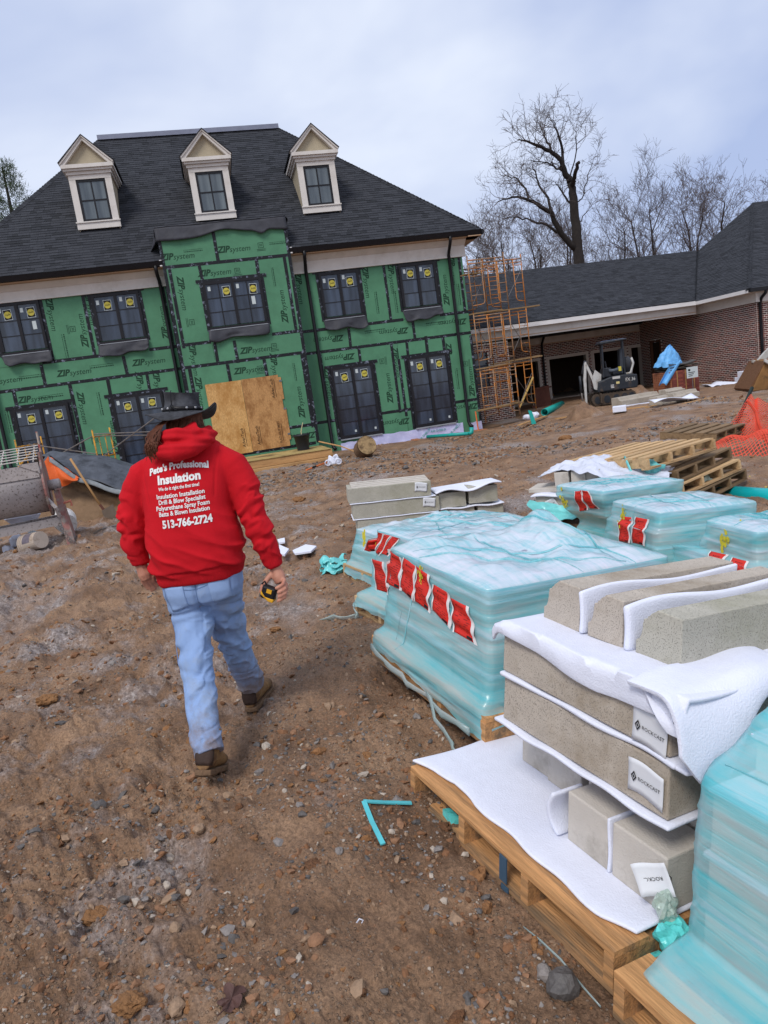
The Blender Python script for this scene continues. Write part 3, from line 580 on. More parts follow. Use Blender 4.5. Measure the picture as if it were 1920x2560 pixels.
# side wall (faces left) with a doorway, front wall, garage front, left front wall
door_d0, door_d1 = 5.55, 6.45
MB().box(UW, UW+.3, 2.5, DG_, 3.003, 3.5).build('wall', M_MORT, gar)
def wallbox(x0, x1, y0, y1, z0, z1): return MB().box(x0, x1, y0, y1, z0, z1).build('wall', M_MORT, gar)
w1 = wallbox(UW, UW+.3, DF, door_d0, -.02, 3.0); wallbox(UW, UW+.3, door_d1, DG_, -.02, 3.0); wallbox(UW, UW+.3, door_d0, door_d1, 2.22, 3.0)
bricks(w1, (UW-.001, DG_, -.02), (0, -1, 0), DG_-DF, 3.42, [(DG_-door_d1-.05, DG_-door_d0+.05, -.1, 2.3)])
w2 = wallbox(UW+.3, 24, DF, DF+.3, -.02, 3.0); bricks(w2, (UW, DF-.001, -.02), (1, 0, 0), 3.4, 2.99)
wallbox(UW, UW+.3, DF, DF+.001, -.02, 3.0)
MB().box(UW-.06, UW+.3, DF-.06, 5.2, -.8, -.025).build('foundation', mat('concrete', '9a8f83', .9, .15, 3, .3, 20, dirt='7b6a58', dscale=1.2), gar)
MB().box(UW+.3, 24, DF-.06, DF+.3, -.8, -.025).build('foundation', mat('concrete', '9a8f83'), gar)
dm = mat('raw_wood_door', '5d3f30', .8, .25, 6, .2, 40, stretch=(4, 4, .5))
df = MB(); df.box(UW-.03, UW+.2, door_d0, door_d0+.09, .1, 2.2); df.box(UW-.03, UW+.2, door_d1-.09, door_d1, .1, 2.2); df.box(UW-.03, UW+.2, door_d0+.09, door_d1-.09, 2.1, 2.2); fr = df.build('door_frame', dm, gar)
MB().box(UW+.1, UW+.15, door_d0+.095, door_d1-.095, .1, 2.09).build('door', mat('dark_door', '2f241f', .8, .25, 6, .2), fr)
openings = [(3.6, 5.95), (6.52, 8.55), (8.95, 10.68), (11.02, 11.598)]
holes = [(a-.12, b+.12, -.5, 2.12-.0) for a, b in openings]
xs = [0.2]+[v for a, b in openings for v in (a, b)]+[11.6]
for a, b in zip(xs[0::2], xs[1::2]):
    if b-a > .02: wallbox(a, b, DG_, DG_+.25, -.05, 2.0)
gw = wallbox(.2, 11.598, DG_, DG_+.25, 2.0, 3.1); bricks(gw, (.2, DG_-.001, -.05), (1, 0, 0), 11.38, 2.85, [(a-.2-.13, b-.2+.13, -.5, 2.16) for a, b in openings])
M_TRIM2 = mat('beige_trim', 'c4bab0', .65, .06, 4, .05, 50)
for a, b in openings:
    t = MB()
    for k, (o_, y_) in enumerate(((.12, .03), (.07, .055))):
        t.box(a-o_, a+.02, DG_-y_, DG_-.0-.012*k, .08, 2.0); t.box(b-.02, min(b+o_, 11.59), DG_-y_, DG_-.012*k, .08, 2.0); t.box(a-o_, min(b+o_, 11.59), DG_-y_-.002, DG_-.012*k, 2.002, 2.0+o_)
    t.box(a-.05, a, DG_, DG_+.25, .08, 2.0); t.box(b, b+.04, DG_, DG_+.25, .08, 2.0)
    t.build('door_trim', M_TRIM2, gar)
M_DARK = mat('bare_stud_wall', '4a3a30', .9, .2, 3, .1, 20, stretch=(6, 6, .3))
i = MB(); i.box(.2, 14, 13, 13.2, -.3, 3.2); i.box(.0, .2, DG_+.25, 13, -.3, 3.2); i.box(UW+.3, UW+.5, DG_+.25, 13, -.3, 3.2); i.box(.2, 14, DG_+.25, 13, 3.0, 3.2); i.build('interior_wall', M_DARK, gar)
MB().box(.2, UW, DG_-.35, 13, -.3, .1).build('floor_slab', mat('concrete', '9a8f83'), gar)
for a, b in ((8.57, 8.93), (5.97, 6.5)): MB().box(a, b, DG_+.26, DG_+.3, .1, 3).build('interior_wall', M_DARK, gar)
# left front wall with window
lw = MB(); lw.box(.03, .8, 2.4, 2.65, -.3, 2.95); lw.box(1.5, 2.42, 2.4, 2.65, -.3, 2.95); lw.box(.8, 1.5, 2.4, 2.65, -.3, 1.2); lw.box(.8, 1.5, 2.4, 2.65, 2.6, 2.95); lwo = lw.build('wall', M_MORT, gar)
bricks(lwo, (.03, 2.399, -.3), (1, 0, 0), 2.39, 3.25, [(.75, 1.5, 1.48, 2.9)]); bricks(lwo, (2.421, 2.4, -.3), (0, 1, 0), .25, 3.25)
MB().box(.8, 1.5, 2.5, 2.52, 1.2, 2.6).build('pane', M_GLASS, lwo)
# eaves: board, frieze, soffit
MB().box(.1, 11.0, 2.02, 2.10, 3.36, 3.53).build('fascia_board', M_WHITE, gar); MB().box(.1, 11.2, 2.28, 2.38, 3.0, 3.40).build('frieze_board', M_CREAM, gar); MB().box(.1, 11.2, 2.26, 2.279, 3.06, 3.09).build('trim', M_TAN, gar)
MB().box(.1, UW, 2.10, DG_, 3.401, 3.43).build('soffit', M_CREAM, gar)
MB().box(.2, 11.59, DG_-.05, DG_-.002, 2.78, 3.10).build('frieze_board', M_CREAM, gar); MB().box(.2, 11.59, DG_-.09, DG_-.051, 2.76, 2.80).build('trim', M_TAN, gar)
MB().box(.2, 11.59, DG_-.35, DG_-.06, 3.11, 3.25).build('gutter', M_BLACK, gar)
MB().box(10.98, 11.06, -1.1, 2.02, 3.36, 3.5).build('fascia_board', M_WHITE, gar); MB().box(UW-.12, UW-.01, DF-.1, 2.9, 2.99, 3.36).build('frieze_board', M_CREAM, gar); MB().box(11.06, UW-.0, -1.1, 3, 3.361, 3.38).build('soffit', M_CREAM, gar)
MB().box(UW-.12, 24, DF-.12, DF-.011, 2.99, 3.36).build('frieze_board', M_CREAM, gar); MB().box(11.0, 24, -1.22, -1.1, 3.38, 3.52).build('gutter', M_BLACK, gar)
MB().box(11.0, 24, -1.1, DF, 3.362, 3.379).build('soffit', M_CREAM, gar)
MB().tube([(11.75, -1.15, 3.42), (11.75, -1.14, 3.3), (11.7, -.95, 3.12), (11.7, -.87, 2.95), (11.7, -.87, 1.5), (11.7, -.87, -.1)], .06).build('downspout', M_BLACK, gar, smooth=True)
MB().tube([(6.3, DG_-.25, 3.12), (6.26, DG_-.2, 2.98), (6.22, DG_-.1, 2.8), (6.22, DG_-.09, 2.5), (6.22, DG_-.09, 1), (6.22, DG_-.09, .1)], .055).build('downspout', M_BLACK, gar, smooth=True)
# roofs
gr = MB(); gr.add([(.2, 2.0, 3.55), (11, 2.05, 3.53), (15.77, 8, 6.42), (.2, 8, 6.42), (.2, 14, 3.55), (15.7, 14, 3.55)], [(0, 1, 2, 3), (3, 2, 5, 4), (0, 3, 4)])
gr.add([(11, -1.14, 3.5), (24, -1.14, 3.5), (24, 8, 8.5), (19.2, 8, 8.5), (15.77, 8, 6.4), (11, 2.1, 3.5)], [(0, 1, 2, 3), (0, 3, 4, 5)])
gro = gr.build('roof', SH[2], gar)
L1 = math.hypot(6, 2.88); shingle_field(gro, 'shingles', (0, 2.0, 3.55), (1, 0, 0), (0, 6, 2.88), L1, lambda s: .2, lambda s: 11+4.77*s/L1, expo=.145)
L2 = math.hypot(8.2, 5.0); shingle_field(gro, 'shingles', (11, 0, 3.5), (0, -1, 0), (8.2, 0, 5.0), L2, lambda s: -min(8, 2.1+5.9*(s/L2)/.58), lambda s: 1.14-9.14*s/L2, expo=.145)
L3 = math.hypot(9.14, 5.0); shingle_field(gro, 'shingles', (0, -1.14, 3.5), (1, 0, 0), (0, 9.14, 5.0), L3, lambda s: 11+8.2*s/L3, lambda s: 24, expo=.145)
cap_row(gro, (11, -1.14, 3.5), (19.2, 8, 8.5)); cap_row(gro, (.2, 8, 6.42), (15.7, 8, 6.42)); cap_row(gro, (19.2, 8, 8.5), (24, 8, 8.5))

# ------------------------------------------------------------------ scaffold tower between the house and the garage
sc_ = thing('scaffold', 'three-lift orange tube scaffold tower beside the right corner of the green house', 'scaffold', M=HM)
M_ORG = mat('rusty_orange_paint', 'b8722f', .6, .25, 9, .15, 60, dirt='7d6a5a', dscale=5, dlo=.5, dhi=.6); M_STEEL = mat('dull_steel', '77706c', .5, .2, 8, .1, 60, metal=.4); M_PLANK = mat('weathered_plank', '8d7250', .85, .25, 5, .25, 30, stretch=(.4, 5, 5))
def scaf_frame(x0, x1, y, z0, z1, lw=.58, rw=.34, m=M_ORG):
    t = MB(); r = .023
    for x in (x0, x1): t.tube([(x, y, z0), (x, y, z1+.06)], r, 6)
    t.tube([(x0, y, z1-.1), (x1, y, z1-.1)], r, 6); t.tube([(x0, y, z1-.22), (x1, y, z1-.22)], .018, 6)
    for x, s, wd in ((x0, 1, lw), (x1, -1, rw)):
        xi = x+s*wd; t.tube([(xi, y, z1-.1), (xi, y, z0+.42), (xi-s*.03, y, z0+.34), (xi-s*.1, y, z0+.3), (x, y, z0+.27)], .02, 6)
        for k in range(1, 5): t.tube([(x, y, z0+.3+.33*k), (xi, y, z0+.3+.33*k)], .014, 5)
    return t.build('scaffold_frame', m, sc_, smooth=True)
LV = [(-.05, 1.95), (1.95, 3.9), (3.9, 5.85)]
for z0, z1 in LV:
    scaf_frame(1.12, 2.69, .9, z0+.12, z1+.12); scaf_frame(-.04, 1.34, -.6, z0, z1, .5, .34, mat('grey_orange_paint', '8a6f58', .6, .3, 9, .15, 60, dirt='b8722f', dscale=5, dlo=.5, dhi=.58))
    scaf_frame(.6, 2.1, 1.9, z0+.1, z1+.1, .5, .4)
    for a, b in (((.0, -.6), (1.16, .9)), ((1.3, -.6), (2.65, .9))):
        for f0, f1 in ((.35, 1.55), (1.55, .35)): MB().tube([(a[0], a[1], z0+f0), (b[0], b[1], z0+f1)], .011, 5).build('cross_brace', M_STEEL, sc_)
for z, x0, x1, y0 in [(4.0, .95, 3.3, .75), (4.03, 1.5, 3.4, 1.05), (3.9, -.1, 1.2, -.5), (2.06, 1.0, 3.2, .75), (2.09, 1.6, 3.25, 1.05), (1.93, -.1, 1.3, -.55), (.45, -.3, 1.5, -.7), (.42, -.2, 1.7, -.4), (5.3, -.2, .6, -.4)]:
    MB().bar((x0, y0, z), (x1, y0+.35, z+.06), .26, .045).build('plank', M_PLANK, sc_)
MB().tube([(1.95, .8, .25), (2.65, .8, 1.35)], .04, 6).build('timber_brace', mat('fresh_pine', 'c2a05f', .7, .2, 6), sc_)

# ------------------------------------------------------------------ bare trees behind
M_BARK = mat('bark', '2c2725', .95, .3, 6, .4, 20); M_TWIG = mat('twig', '4f4645', .9, .2, 8, 0)
def grow(rng, T, C, p, d, L, r, lev, maxlev, up=.12, n=4, bend=.22, kids=(3, 5), rmin=.016):
    P = [Vector(p)]; R = [r]; d = Vector(d).normalized()
    for i in range(n):
        d = (d+Vector((rng.gauss(0, bend), rng.gauss(0, bend), rng.gauss(0, bend*.6)+up))).normalized(); P.append(P[-1]+d*L/n); R.append(max(rmin*.7, r*(1-.72*(i+1)/n)))
    (T if lev == 0 else C).tube(P, R, 7 if lev == 0 else (4 if lev == 1 else 3), cap=False)
    if lev < maxlev:
        for k in range(rng.randint(*kids)):
            t = rng.uniform(.25 if lev else .35, 1.); i = min(int(t*n), n-1); q = P[i].lerp(P[i+1], t*n-i); dd = (P[i+1]-P[i]).normalized()
            sd = Vector((rng.gauss(0, 1), rng.gauss(0, 1), rng.gauss(.1, .6))); sd = (sd-dd*sd.dot(dd)).normalized()
            grow(rng, T, C, q, dd*.75+sd*rng.uniform(.45, .9), L*rng.uniform(.42, .68), max(rmin, R[i]*rng.uniform(.4, .62)), lev+1, maxlev, up, max(2, n-1), bend, kids, rmin)
def bare_tree(px, ptop, Y, label, seed, lean=0., spread=1., r0=None):
    rng = random.Random(seed); b = PY(px, 800, Y); top = PY(px, ptop, Y)[2]; h = top+.3
    t = thing('bare_tree', label, 'tree', (b[0], b[1], -.3), group='leafless trees behind the garage')
    T = MB(); C = MB(); P = [Vector((0, 0, 0))]; d = Vector((lean, 0, 1)); k = 8; r0 = r0 or h*.014; R = [r0]
    for i in range(k): d = (d+Vector((rng.gauss(0, .09), rng.gauss(0, .09), .1))).normalized(); P.append(P[-1]+d*h*.8/k); R.append(max(.03, r0*(1-.8*(i+1)/k)))
    T.tube(P, R, 7, cap=False)
    for i in range(2, k+1):
        for j in range(rng.randint(3, 4) if i < k else 5):
            a = rng.uniform(0, 6.28); grow(rng, T, C, P[i], Vector((math.cos(a)*spread, math.sin(a)*spread, rng.uniform(.5, 1.3))), h*rng.uniform(.16, .30)*(1.15-.05*i), R[i]*.45, 1, 4, .10, 4, .2, (3, 4), .011)
    T.build('trunk', M_BARK, t, smooth=True); C.build('crown', M_TWIG, t); return t
def Q6(x, y, Y): return Vector(PY(1140+x/2.127, 260+y/2.127, Y))
# the tall one, limb by limb
YT = 50.; rng = random.Random(5); base = Q6(665, 1000, YT); base.z = -.3
bt = thing('bare_tree', 'tallest leafless tree with a snapped dark upper trunk, standing alone left of the other trees', 'tree', base, group='leafless trees behind the garage')
limbs = [([(668, 1000), (655, 840), (640, 650), (625, 500), (605, 420)], .56, .34), ([(605, 420), (580, 370), (560, 300), (500, 250), (430, 220), (370, 195), (330, 190)], .30, .04), ([(612, 440), (622, 400), (635, 360), (655, 310)], .24, .15), ([(640, 775), (560, 690), (510, 580), (430, 530), (370, 505), (300, 495), (220, 522)], .30, .04), ([(560, 690), (480, 640), (400, 620), (330, 600), (260, 610)], .15, .03), ([(512, 585), (490, 500), (440, 430), (425, 370), (405, 330)], .16, .04), ([(385, 508), (370, 450), (330, 400), (280, 385), (240, 380)], .12, .03), ([(572, 335), (556, 200), (530, 130), (520, 90)], .16, .03), ([(505, 252), (480, 190), (470, 140), (440, 100)], .12, .03), ([(612, 530), (570, 480), (540, 430), (525, 415)], .10, .03), ([(572, 360), (520, 330), (470, 310), (400, 300)], .12, .03), ([(600, 410), (640, 250), (640, 150), (610, 100)], .07, .02), ([(630, 560), (680, 480), (700, 380), (730, 300)], .07, .02), ([(640, 640), (690, 580), (720, 540)], .06, .02)]
limbs = [(p_, a_*(.74 if a_ > .2 else .68), b_*.7) for p_, a_, b_ in limbs]
T = MB(); C = MB()
for pts, r0, r1 in limbs:
    n = len(pts); dy = rng.uniform(-2.5, 2.5) if r0 < .3 else 0
    P = [Q6(x, y, YT+dy*i/(n-1))-base for i, (x, y) in enumerate(pts)]; R = [r0+(r1-r0)*i/(n-1) for i in range(n)]
    Pn = [P[0]]; Rn = [R[0]]
    for i in range(n-1):
        for j in (1, 2, 3):
            q = P[i].lerp(P[i+1], j/3); Pn.append(q+Vector((rng.gauss(0, .05), rng.gauss(0, .05), rng.gauss(0, .05)))*(j < 3)); Rn.append(R[i]+(R[i+1]-R[i])*j/3)
    T.tube(Pn, Rn, 8, cap=True)
    if r0 > .3 or (r0 > .14 and r1 > .08):
        continue
    for i in range(3, len(Pn)):
        for j in range(rng.choice((1, 1, 2, 2))):
            d = (Pn[i]-Pn[i-1]).normalized(); sd = Vector((rng.gauss(-.1, .8), rng.gauss(0, .8), rng.gauss(.35, .5)))
            grow(rng, T, C, Pn[i], d*.4+sd, rng.uniform(.9, 1.9), min(.030, Rn[i]*.6), 2, 4, .03, 4, .25, (3, 4), .010)
T.build('trunk', M_BARK, bt, smooth=True); C.build('crown', M_TWIG, bt)
def X6(x): return 1140+x/2.127
def Y6(y): return 260+y/2.127
TL = [(45, 640, 56, 'slim leafless tree nearest the house roof corner'), (125, 560, 60, 'leafless tree rising behind the left end of the scaffold'), (205, 570, 64, 'spindly leafless tree between scaffold and tall tree'), (275, 520, 58, 'leafless tree just right of the scaffold top'), (405, 560, 62, 'leafless tree under the left limbs of the tall tree'), (440, 500, 66, 'leafless tree behind the low limb of the tall tree'), (525, 560, 60, 'thin leafless tree close left of the tall tree trunk'), (575, 480, 68, 'slender straight leafless tree beside the tall trunk'), (740, 640, 60, 'low bushy leafless tree right of the tall trunk'), (820, 600, 66, 'low leafless tree left of the clump on the right'), (890, 480, 62, 'wide leafless tree at the left of the right clump'), (985, 400, 66, 'leafless tree with fanned crown in the right clump'), (1110, 350, 64, 'tallest fan-crowned leafless tree in the right clump'), (1195, 350, 68, 'leafless tree behind the middle of the right clump'), (1270, 400, 62, 'leafless tree low beside the garage roof valley'), (1350, 320, 64, 'leafless tree with one straight leader near the garage hip'), (1440, 470, 70, 'leafless tree just left of the garage roof hip'), (1500, 490, 66, 'leafless tree against the garage roof slope'), (1600, 385, 72, 'leafless tree whose twigs top the garage roof peak'), (1050, 560, 72, 'short leafless tree deep inside the right clump'), (680, 700, 74, 'distant low leafless tree right behind the tall trunk'), (330, 640, 72, 'distant low leafless tree behind the scaffold')]
for i, (x, y, Y, lb) in enumerate(TL): bare_tree(X6(x), Y6(y), Y, lb, 100+i, spread=.8)
# pine behind the house on the left
pb = PY(8, 470, 42.); pn = thing('pine_tree', 'dark green pine rising behind the left slope of the house roof', 'tree', (pb[0], pb[1], -.3))
T = MB(); T.tube([(0, 0, 0), (.1, 0, 8), (.2, 0, 17)], [.35, .25, .05], 8); T.build('trunk', M_BARK, pn, smooth=True)
rng = random.Random(9); C = MB()
for k in range(340):
    z = rng.uniform(10.0, 17.0); a = rng.uniform(0, 6.28); r = (17.9-z)*.36*rng.uniform(.15, 1)+.25; c = Vector((math.cos(a)*r+.15, math.sin(a)*r, z+.2*r))
    for j in range(26):
        d = Vector((math.cos(a)*.7+rng.gauss(0, .6), math.sin(a)*.7+rng.gauss(0, .6), rng.gauss(.35, .5))).normalized(); p = c+Vector((rng.gauss(0, .16), rng.gauss(0, .16), rng.gauss(0, .12))); s = d.orthogonal().normalized()*.016
        e = p+d*rng.uniform(.16, .32); C.mi = rng.choice((0, 0, 1)); C.add([p-s, p+s, e], [(0, 1, 2)])
C.build('crown', [mat('needles', '31452c', .8, .3, 2, 0), mat('needles_dry', '55603a', .8, .3, 2, 0)], pn)
# ------------------------------------------------------------------ things in the middle distance
M_TEAL = mat('teal_plastic', '1f9a92', .38, .08, 4, .03, 40, dirt='4f7a6f', dscale=3, dlo=.58, dhi=.75)
M_WOODP = mat('pallet_wood', 'c0a077', .8, .28, 5, .25, 30, stretch=(.5, 6, 6), rnd=.16, dirt='6d5136', dscale=2.5, dlo=.52, dhi=.7)
M_WOODO = mat('pallet_wood_orange', 'bd8c5c', .82, .45, 5, .35, 26, stretch=(.5, 6, 6), rnd=.12, dirt='75604a', dscale=1.7, dlo=.46, dhi=.62)
M_WOODD = mat('pallet_wood_grey', '7b654b', .85, .3, 5, .25, 30, stretch=(.5, 6, 6), rnd=.2, dirt='4d3b2a', dscale=2.5, dlo=.5, dhi=.7)
M_LUM = mat('lumber', 'b0895c', .8, .2, 4, .2, 30, stretch=(.6, 5, 5), rnd=.12, dirt='7c5d3d', dscale=2, dlo=.5, dhi=.7)
M_STONE = mat('cast_stone', 'a39a8e', .9, .08, 9, .25, 130, dirt='8a8073', dscale=3, dlo=.5, dhi=.72)
M_FOAM = mat('white_foam', 'd9dcea', .75, .03, 20, .25, 160)
M_GREYP = mat('grey_plastic_paint', '3a3c42', .5, .2, 6, .1, 40, dirt='5d5348', dscale=3, dlo=.55, dhi=.7)
_PB = {}
def pallet(M, label=None, m=None, nd=7, L=1.2, W=1.0, group=None, parent=None, cat='pallet', bw=.068):
    m = m or M_WOODP; key = (m.name, L, W, bw)
    if key not in _PB:
        a = MB().box(0, L, -bw, bw, .119, .140).mesh('deck_board', m); b = MB().box(-.019, .019, 0, W, .0205, .1185).mesh('stringer', m); c = MB().box(0, L, -.045, .045, 0, .020).mesh('bottom_board', m)
        _PB[key] = (a, b, c)
    a, b, c = _PB[key]; r = parent
    if r is None: r = thing('pallet', label, cat, M=M, group=group)
    B_ = M if parent is not None else Matrix.Identity(4)
    for i in range(nd):
        y = .07+(W-.14)*i/(nd-1); inst(a, 'deck_board', r, B_ @ TR(random.uniform(-.006, .006), y, random.uniform(-.001, .001)) @ RZ(random.uniform(-.008, .008)))
    for i in range(4): inst(b, 'stringer', r, B_ @ TR(.02+(L-.04)*i/3, 0, 0))
    for i in range(3): inst(c, 'bottom_board', r, B_ @ TR(0, .046+(W-.092)*i/2, 0))
    return r
def rag(F, nu, nv, name, m, parent, solid=.01, smooth=True): return MB().grid(F, nu, nv).build(name, m, parent, smooth=smooth, solid=solid)

# timber steps, pot, stick, log, pipe, odd bits in front of the house
st = thing('timber_step', 'low two-course timber step with a plywood top before the boarded doorway', 'step', M=HM)
for (z0, z1, y0) in ((-.42, -.17, -3.15), (-.165, .07, -2.95)):
    for y in (y0, -2.2, -1.4): MB().box(-10.2, -6.2, y, y+.2, z0, z1).build('timber', M_LUM, st, bevel=.01)
    MB().box(-6.4, -6.2, y0+.21, -.7, z0, z1-.004).build('timber', M_LUM, st, bevel=.01)
MB().box(-10.2, -6.25, -2.98, -.72, .072, .09).build('plywood_top', mat('stained_ply', 'a8925f', .8, .2, 3, .2, 20, dirt='6c5438', dscale=1.4, dlo=.48, dhi=.65), st)
def HP(u, d, z): return HM @ Vector((u, d, z))
po = thing('plant_pot', 'black plastic nursery pot with one pale stem on the timber step', 'pot', HP(-6.98, -1.7, .09))
MB().lathe([(.20, 0), (.25, .46), (.275, .47), (.28, .53), (.255, .53), (.235, .44), (.2, .43)], 20, cap=False).build('pot', mat('black_pot', '232529', .5, .15, 5, .05), po, smooth=True)
MB().lathe([(.24, .40), (.001, .42)], 16, cap=False).build('soil', mat('clod_dark', '5c3c27'), po)
MB().tube([(0, 0, .42), (.02, 0, .62), (.05, 0, .72), (.12, 0, .9)], [.02, .02, .015, .012], 6).build('stem', mat('pale_stem', 'b9b28a', .7), po)
sk = MB().tube([HP(-6.5, -2.3, .32), HP(-5.9, -3.0, .1), HP(-5.35, -3.5, -.22)], .022, 6).build('wooden_stake', M_LUM); tag(sk, 'long weathered stake propped against the right end of the timber step', 'stake')
lb = G(915, 1140, -.22); lg = thing('log', 'short sawn log section tipped on its side in front of the house wall', 'log', M=TR(lb[0], lb[1], lb[2]+.25) @ RZ(rad(8)) @ RX(rad(68)) @ RY(rad(10)))
prof = [(.30*(1+.03*math.sin(i*2.1)), z) for i, z in enumerate(np.linspace(-.22, .26, 7))]
def barked(co, no): return co+no*(.02*fbm(co[:, 0]*9+co[:, 1]*7, co[:, 2]*3, 3)[:, None])
l_ = MB().lathe(prof, 26, cap=False).build('bark', mat('log_bark', '6b5542', .95, .3, 8, .6, 18, stretch=(1, 1, .3)), lg, smooth=True); displace(l_, barked)
MB().lathe([(.29, .262), (.001, .263)], 26, cap=False).build('sawn_face', mat('log_end', '927a58', .85, .3, 14, .3, 30, dirt='4d3b2a', dscale=5, dlo=.45, dhi=.65), lg); MB().lathe([(.001, -.221), (.30, -.22)], 26, cap=False).build('sawn_face', mat('log_end', '927a58'), lg)
a, b = G(1068, 1092, -.2), G(1172, 1084, -.2); tp = MB().tube([a, b], .06, 10); tp.tube([b, b+np.array([.10, 0, .02]), b+np.array([.12, 0, .2])], .075, 10)
tag(tp.build('drain_pipe', M_TEAL, smooth=True), 'thin teal drain pipe with an upturned elbow at the foot of the house wall', 'pipe')
# white cut plastic jug with two holes
jb = G(835, 1162, -.2); jg = thing('cut_jug', 'white cut plastic jug with two round holes lying before the timber step', 'jug', (jb[0], jb[1], jb[2]))
def jugF(a, b):
    th = a*2*math.pi; r = .17*(1-.35*b)*(1+.18*math.sin(th*2+.6)+.1*math.sin(th*3)); return (r*math.cos(th), r*.8*math.sin(th), .03+.20*b+.06*math.sin(th*2)*b)
MB().grid(jugF, 20, 5).build('jug', M_FOAM, jg, smooth=True, solid=.01)
for s in (-1, 1): MB().tube([(s*.15+.08*math.cos(t), -.13-.02*math.sin(t), .09+.075*math.sin(t)) for t in np.linspace(0, 6.283, 16)], .018, 6, cap=False).build('rim', M_FOAM, jg, smooth=True)
hd = thing('tool_handle', 'orange tool handle with a black grip on the ground beside the white jug', 'tool handle', (0, 0, 0)); p0, p1 = G(766, 1178, -.2), G(818, 1159, -.2)
MB().tube([p0+(0, 0, .03), p0+(p1-p0)*.25+(0, 0, .035)], .022, 6).build('shaft', mat('orange_handle', 'd8703a', .5), hd); MB().tube([p0+(p1-p0)*.26+(0, 0, .035), p0+(p1-p0)*.45+(0, 0, .035)], .028, 6).build('grip', M_BLACK, hd); MB().tube([p0+(p1-p0)*.46+(0, 0, .035), p1+(0, 0, .04)], .022, 6).build('shaft', mat('orange_handle', 'd8703a'), hd)
# bits by the scaffold
a, b = G(1362, 1040, -.15), G(1405, 1018, -.15); tag(MB().tube([a+(0, 0, .14), b+(0, 0, .14)], .13, 14, cap=False).build('drain_pipe', M_TEAL, smooth=True, solid=.01), 'thick teal pipe length lying in the mud by the scaffold', 'pipe')
a = G(1335, 1060, -.2); tag(MB().hexa([a+(-.08, 0, 0), a+(.08, 0, 0), a+(.08, .03, 0), a+(-.08, .03, 0), a+(-.14, .05, .5), a+(-.02, .05, .45), a+(-.02, .08, .45), a+(-.14, .08, .5)]).build('plastic_offcut', M_TEAL), 'flat teal plastic offcut standing upright below the scaffold', 'offcut')
a = G(1361, 1022, -.15); tb = thing('steel_tub', 'rust brown steel tub standing on end beside the scaffold', 'tub', a)
MB().hexa([(-.42, 0, 0), (.36, 0, 0), (.34, .5, 0), (-.4, .5, 0), (-.38, -.03, .95), (.3, -.03, 1.0), (.28, .5, 1.0), (-.36, .5, .95)]).build('tub', mat('rust', '5a362c', .85, .25, 6, .3, 20), tb, bevel=.04); MB().box(-.45, .4, -.06, -.04, .9, .96).build('rim', mat('rust', '5a362c'), tb)
sv = thing('shovel', 'D-handled shovel leaning on the rust brown tub by the scaffold', 'shovel', a+(-.55, -.3, 0))
MB().tube([(.06, .1, .15), (-.02, .12, .7), (.04, .15, 1.15)], .02, 6).build('handle', mat('grey_wood', '8f8272', .8), sv); MB().tube([(.04, .15, 1.15), (-.04, .16, 1.27), (0, .16, 1.35), (.12, .16, 1.35), (.14, .16, 1.27), (.04, .15, 1.15)], .018, 6, cap=False).build('grip', mat('grey_wood', '8f8272'), sv)
MB().grid(lambda u, v: ((u-.5)*.24*(1-.3*v)+.08+.1*v, .1-.03*math.sin(u*3.14), .22-.32*v), 5, 5).build('blade', mat('rust', '5a362c'), sv, solid=.008)
for (x0, y0, x1, y1, w_, lb_) in [(1390, 1050, 1450, 1040, .14, 'pale board lying flat in the mud right of the teal pipe'), (1300, 1065, 1365, 1043, .16, 'short board lying under the scaffold feet'), (1375, 990, 1395, 1000, .1, 'thin batten propped beside the rust brown tub'), (1420, 962, 1452, 976, .08, 'narrow batten on the garage floor edge')]:
    a, b = G(x0, y0, -.15), G(x1, y1, -.15)
    if 'propped' in lb_ : a = PY(x0-2, y0-10, b[1]-.1)
    tag(MB().bar(a+(0, 0, .04), b+(0, 0, .04), w_, .035).build('board', M_LUM), lb_, 'board', 'loose boards about the site')
for (x, y, s, lb_) in [(1317, 1047, .16, 'crumpled pale rag under the scaffold'), (1337, 1043, .2, 'white plastic scrap beside the teal offcut')]:
    a = G(x, y, -.15); o = MB(); V0, F0 = ICO2; o.add(V0*np.array([s, s*.8, s*.7])*(1+RNG.normal(0, .16, len(V0)))[:, None]+a+(0, 0, s*.4), [tuple(f) for f in F0]); tag(o.build('plastic_scrap', M_FOAM), lb_, 'scrap')
tag(MB().tube([HP(-.28, -.35, -.3), HP(-.29, -.3, .42)], .028, 5).build('survey_stake', mat('orange_handle', 'd8703a')), 'orange stake against the house corner by the last downspout', 'stake')

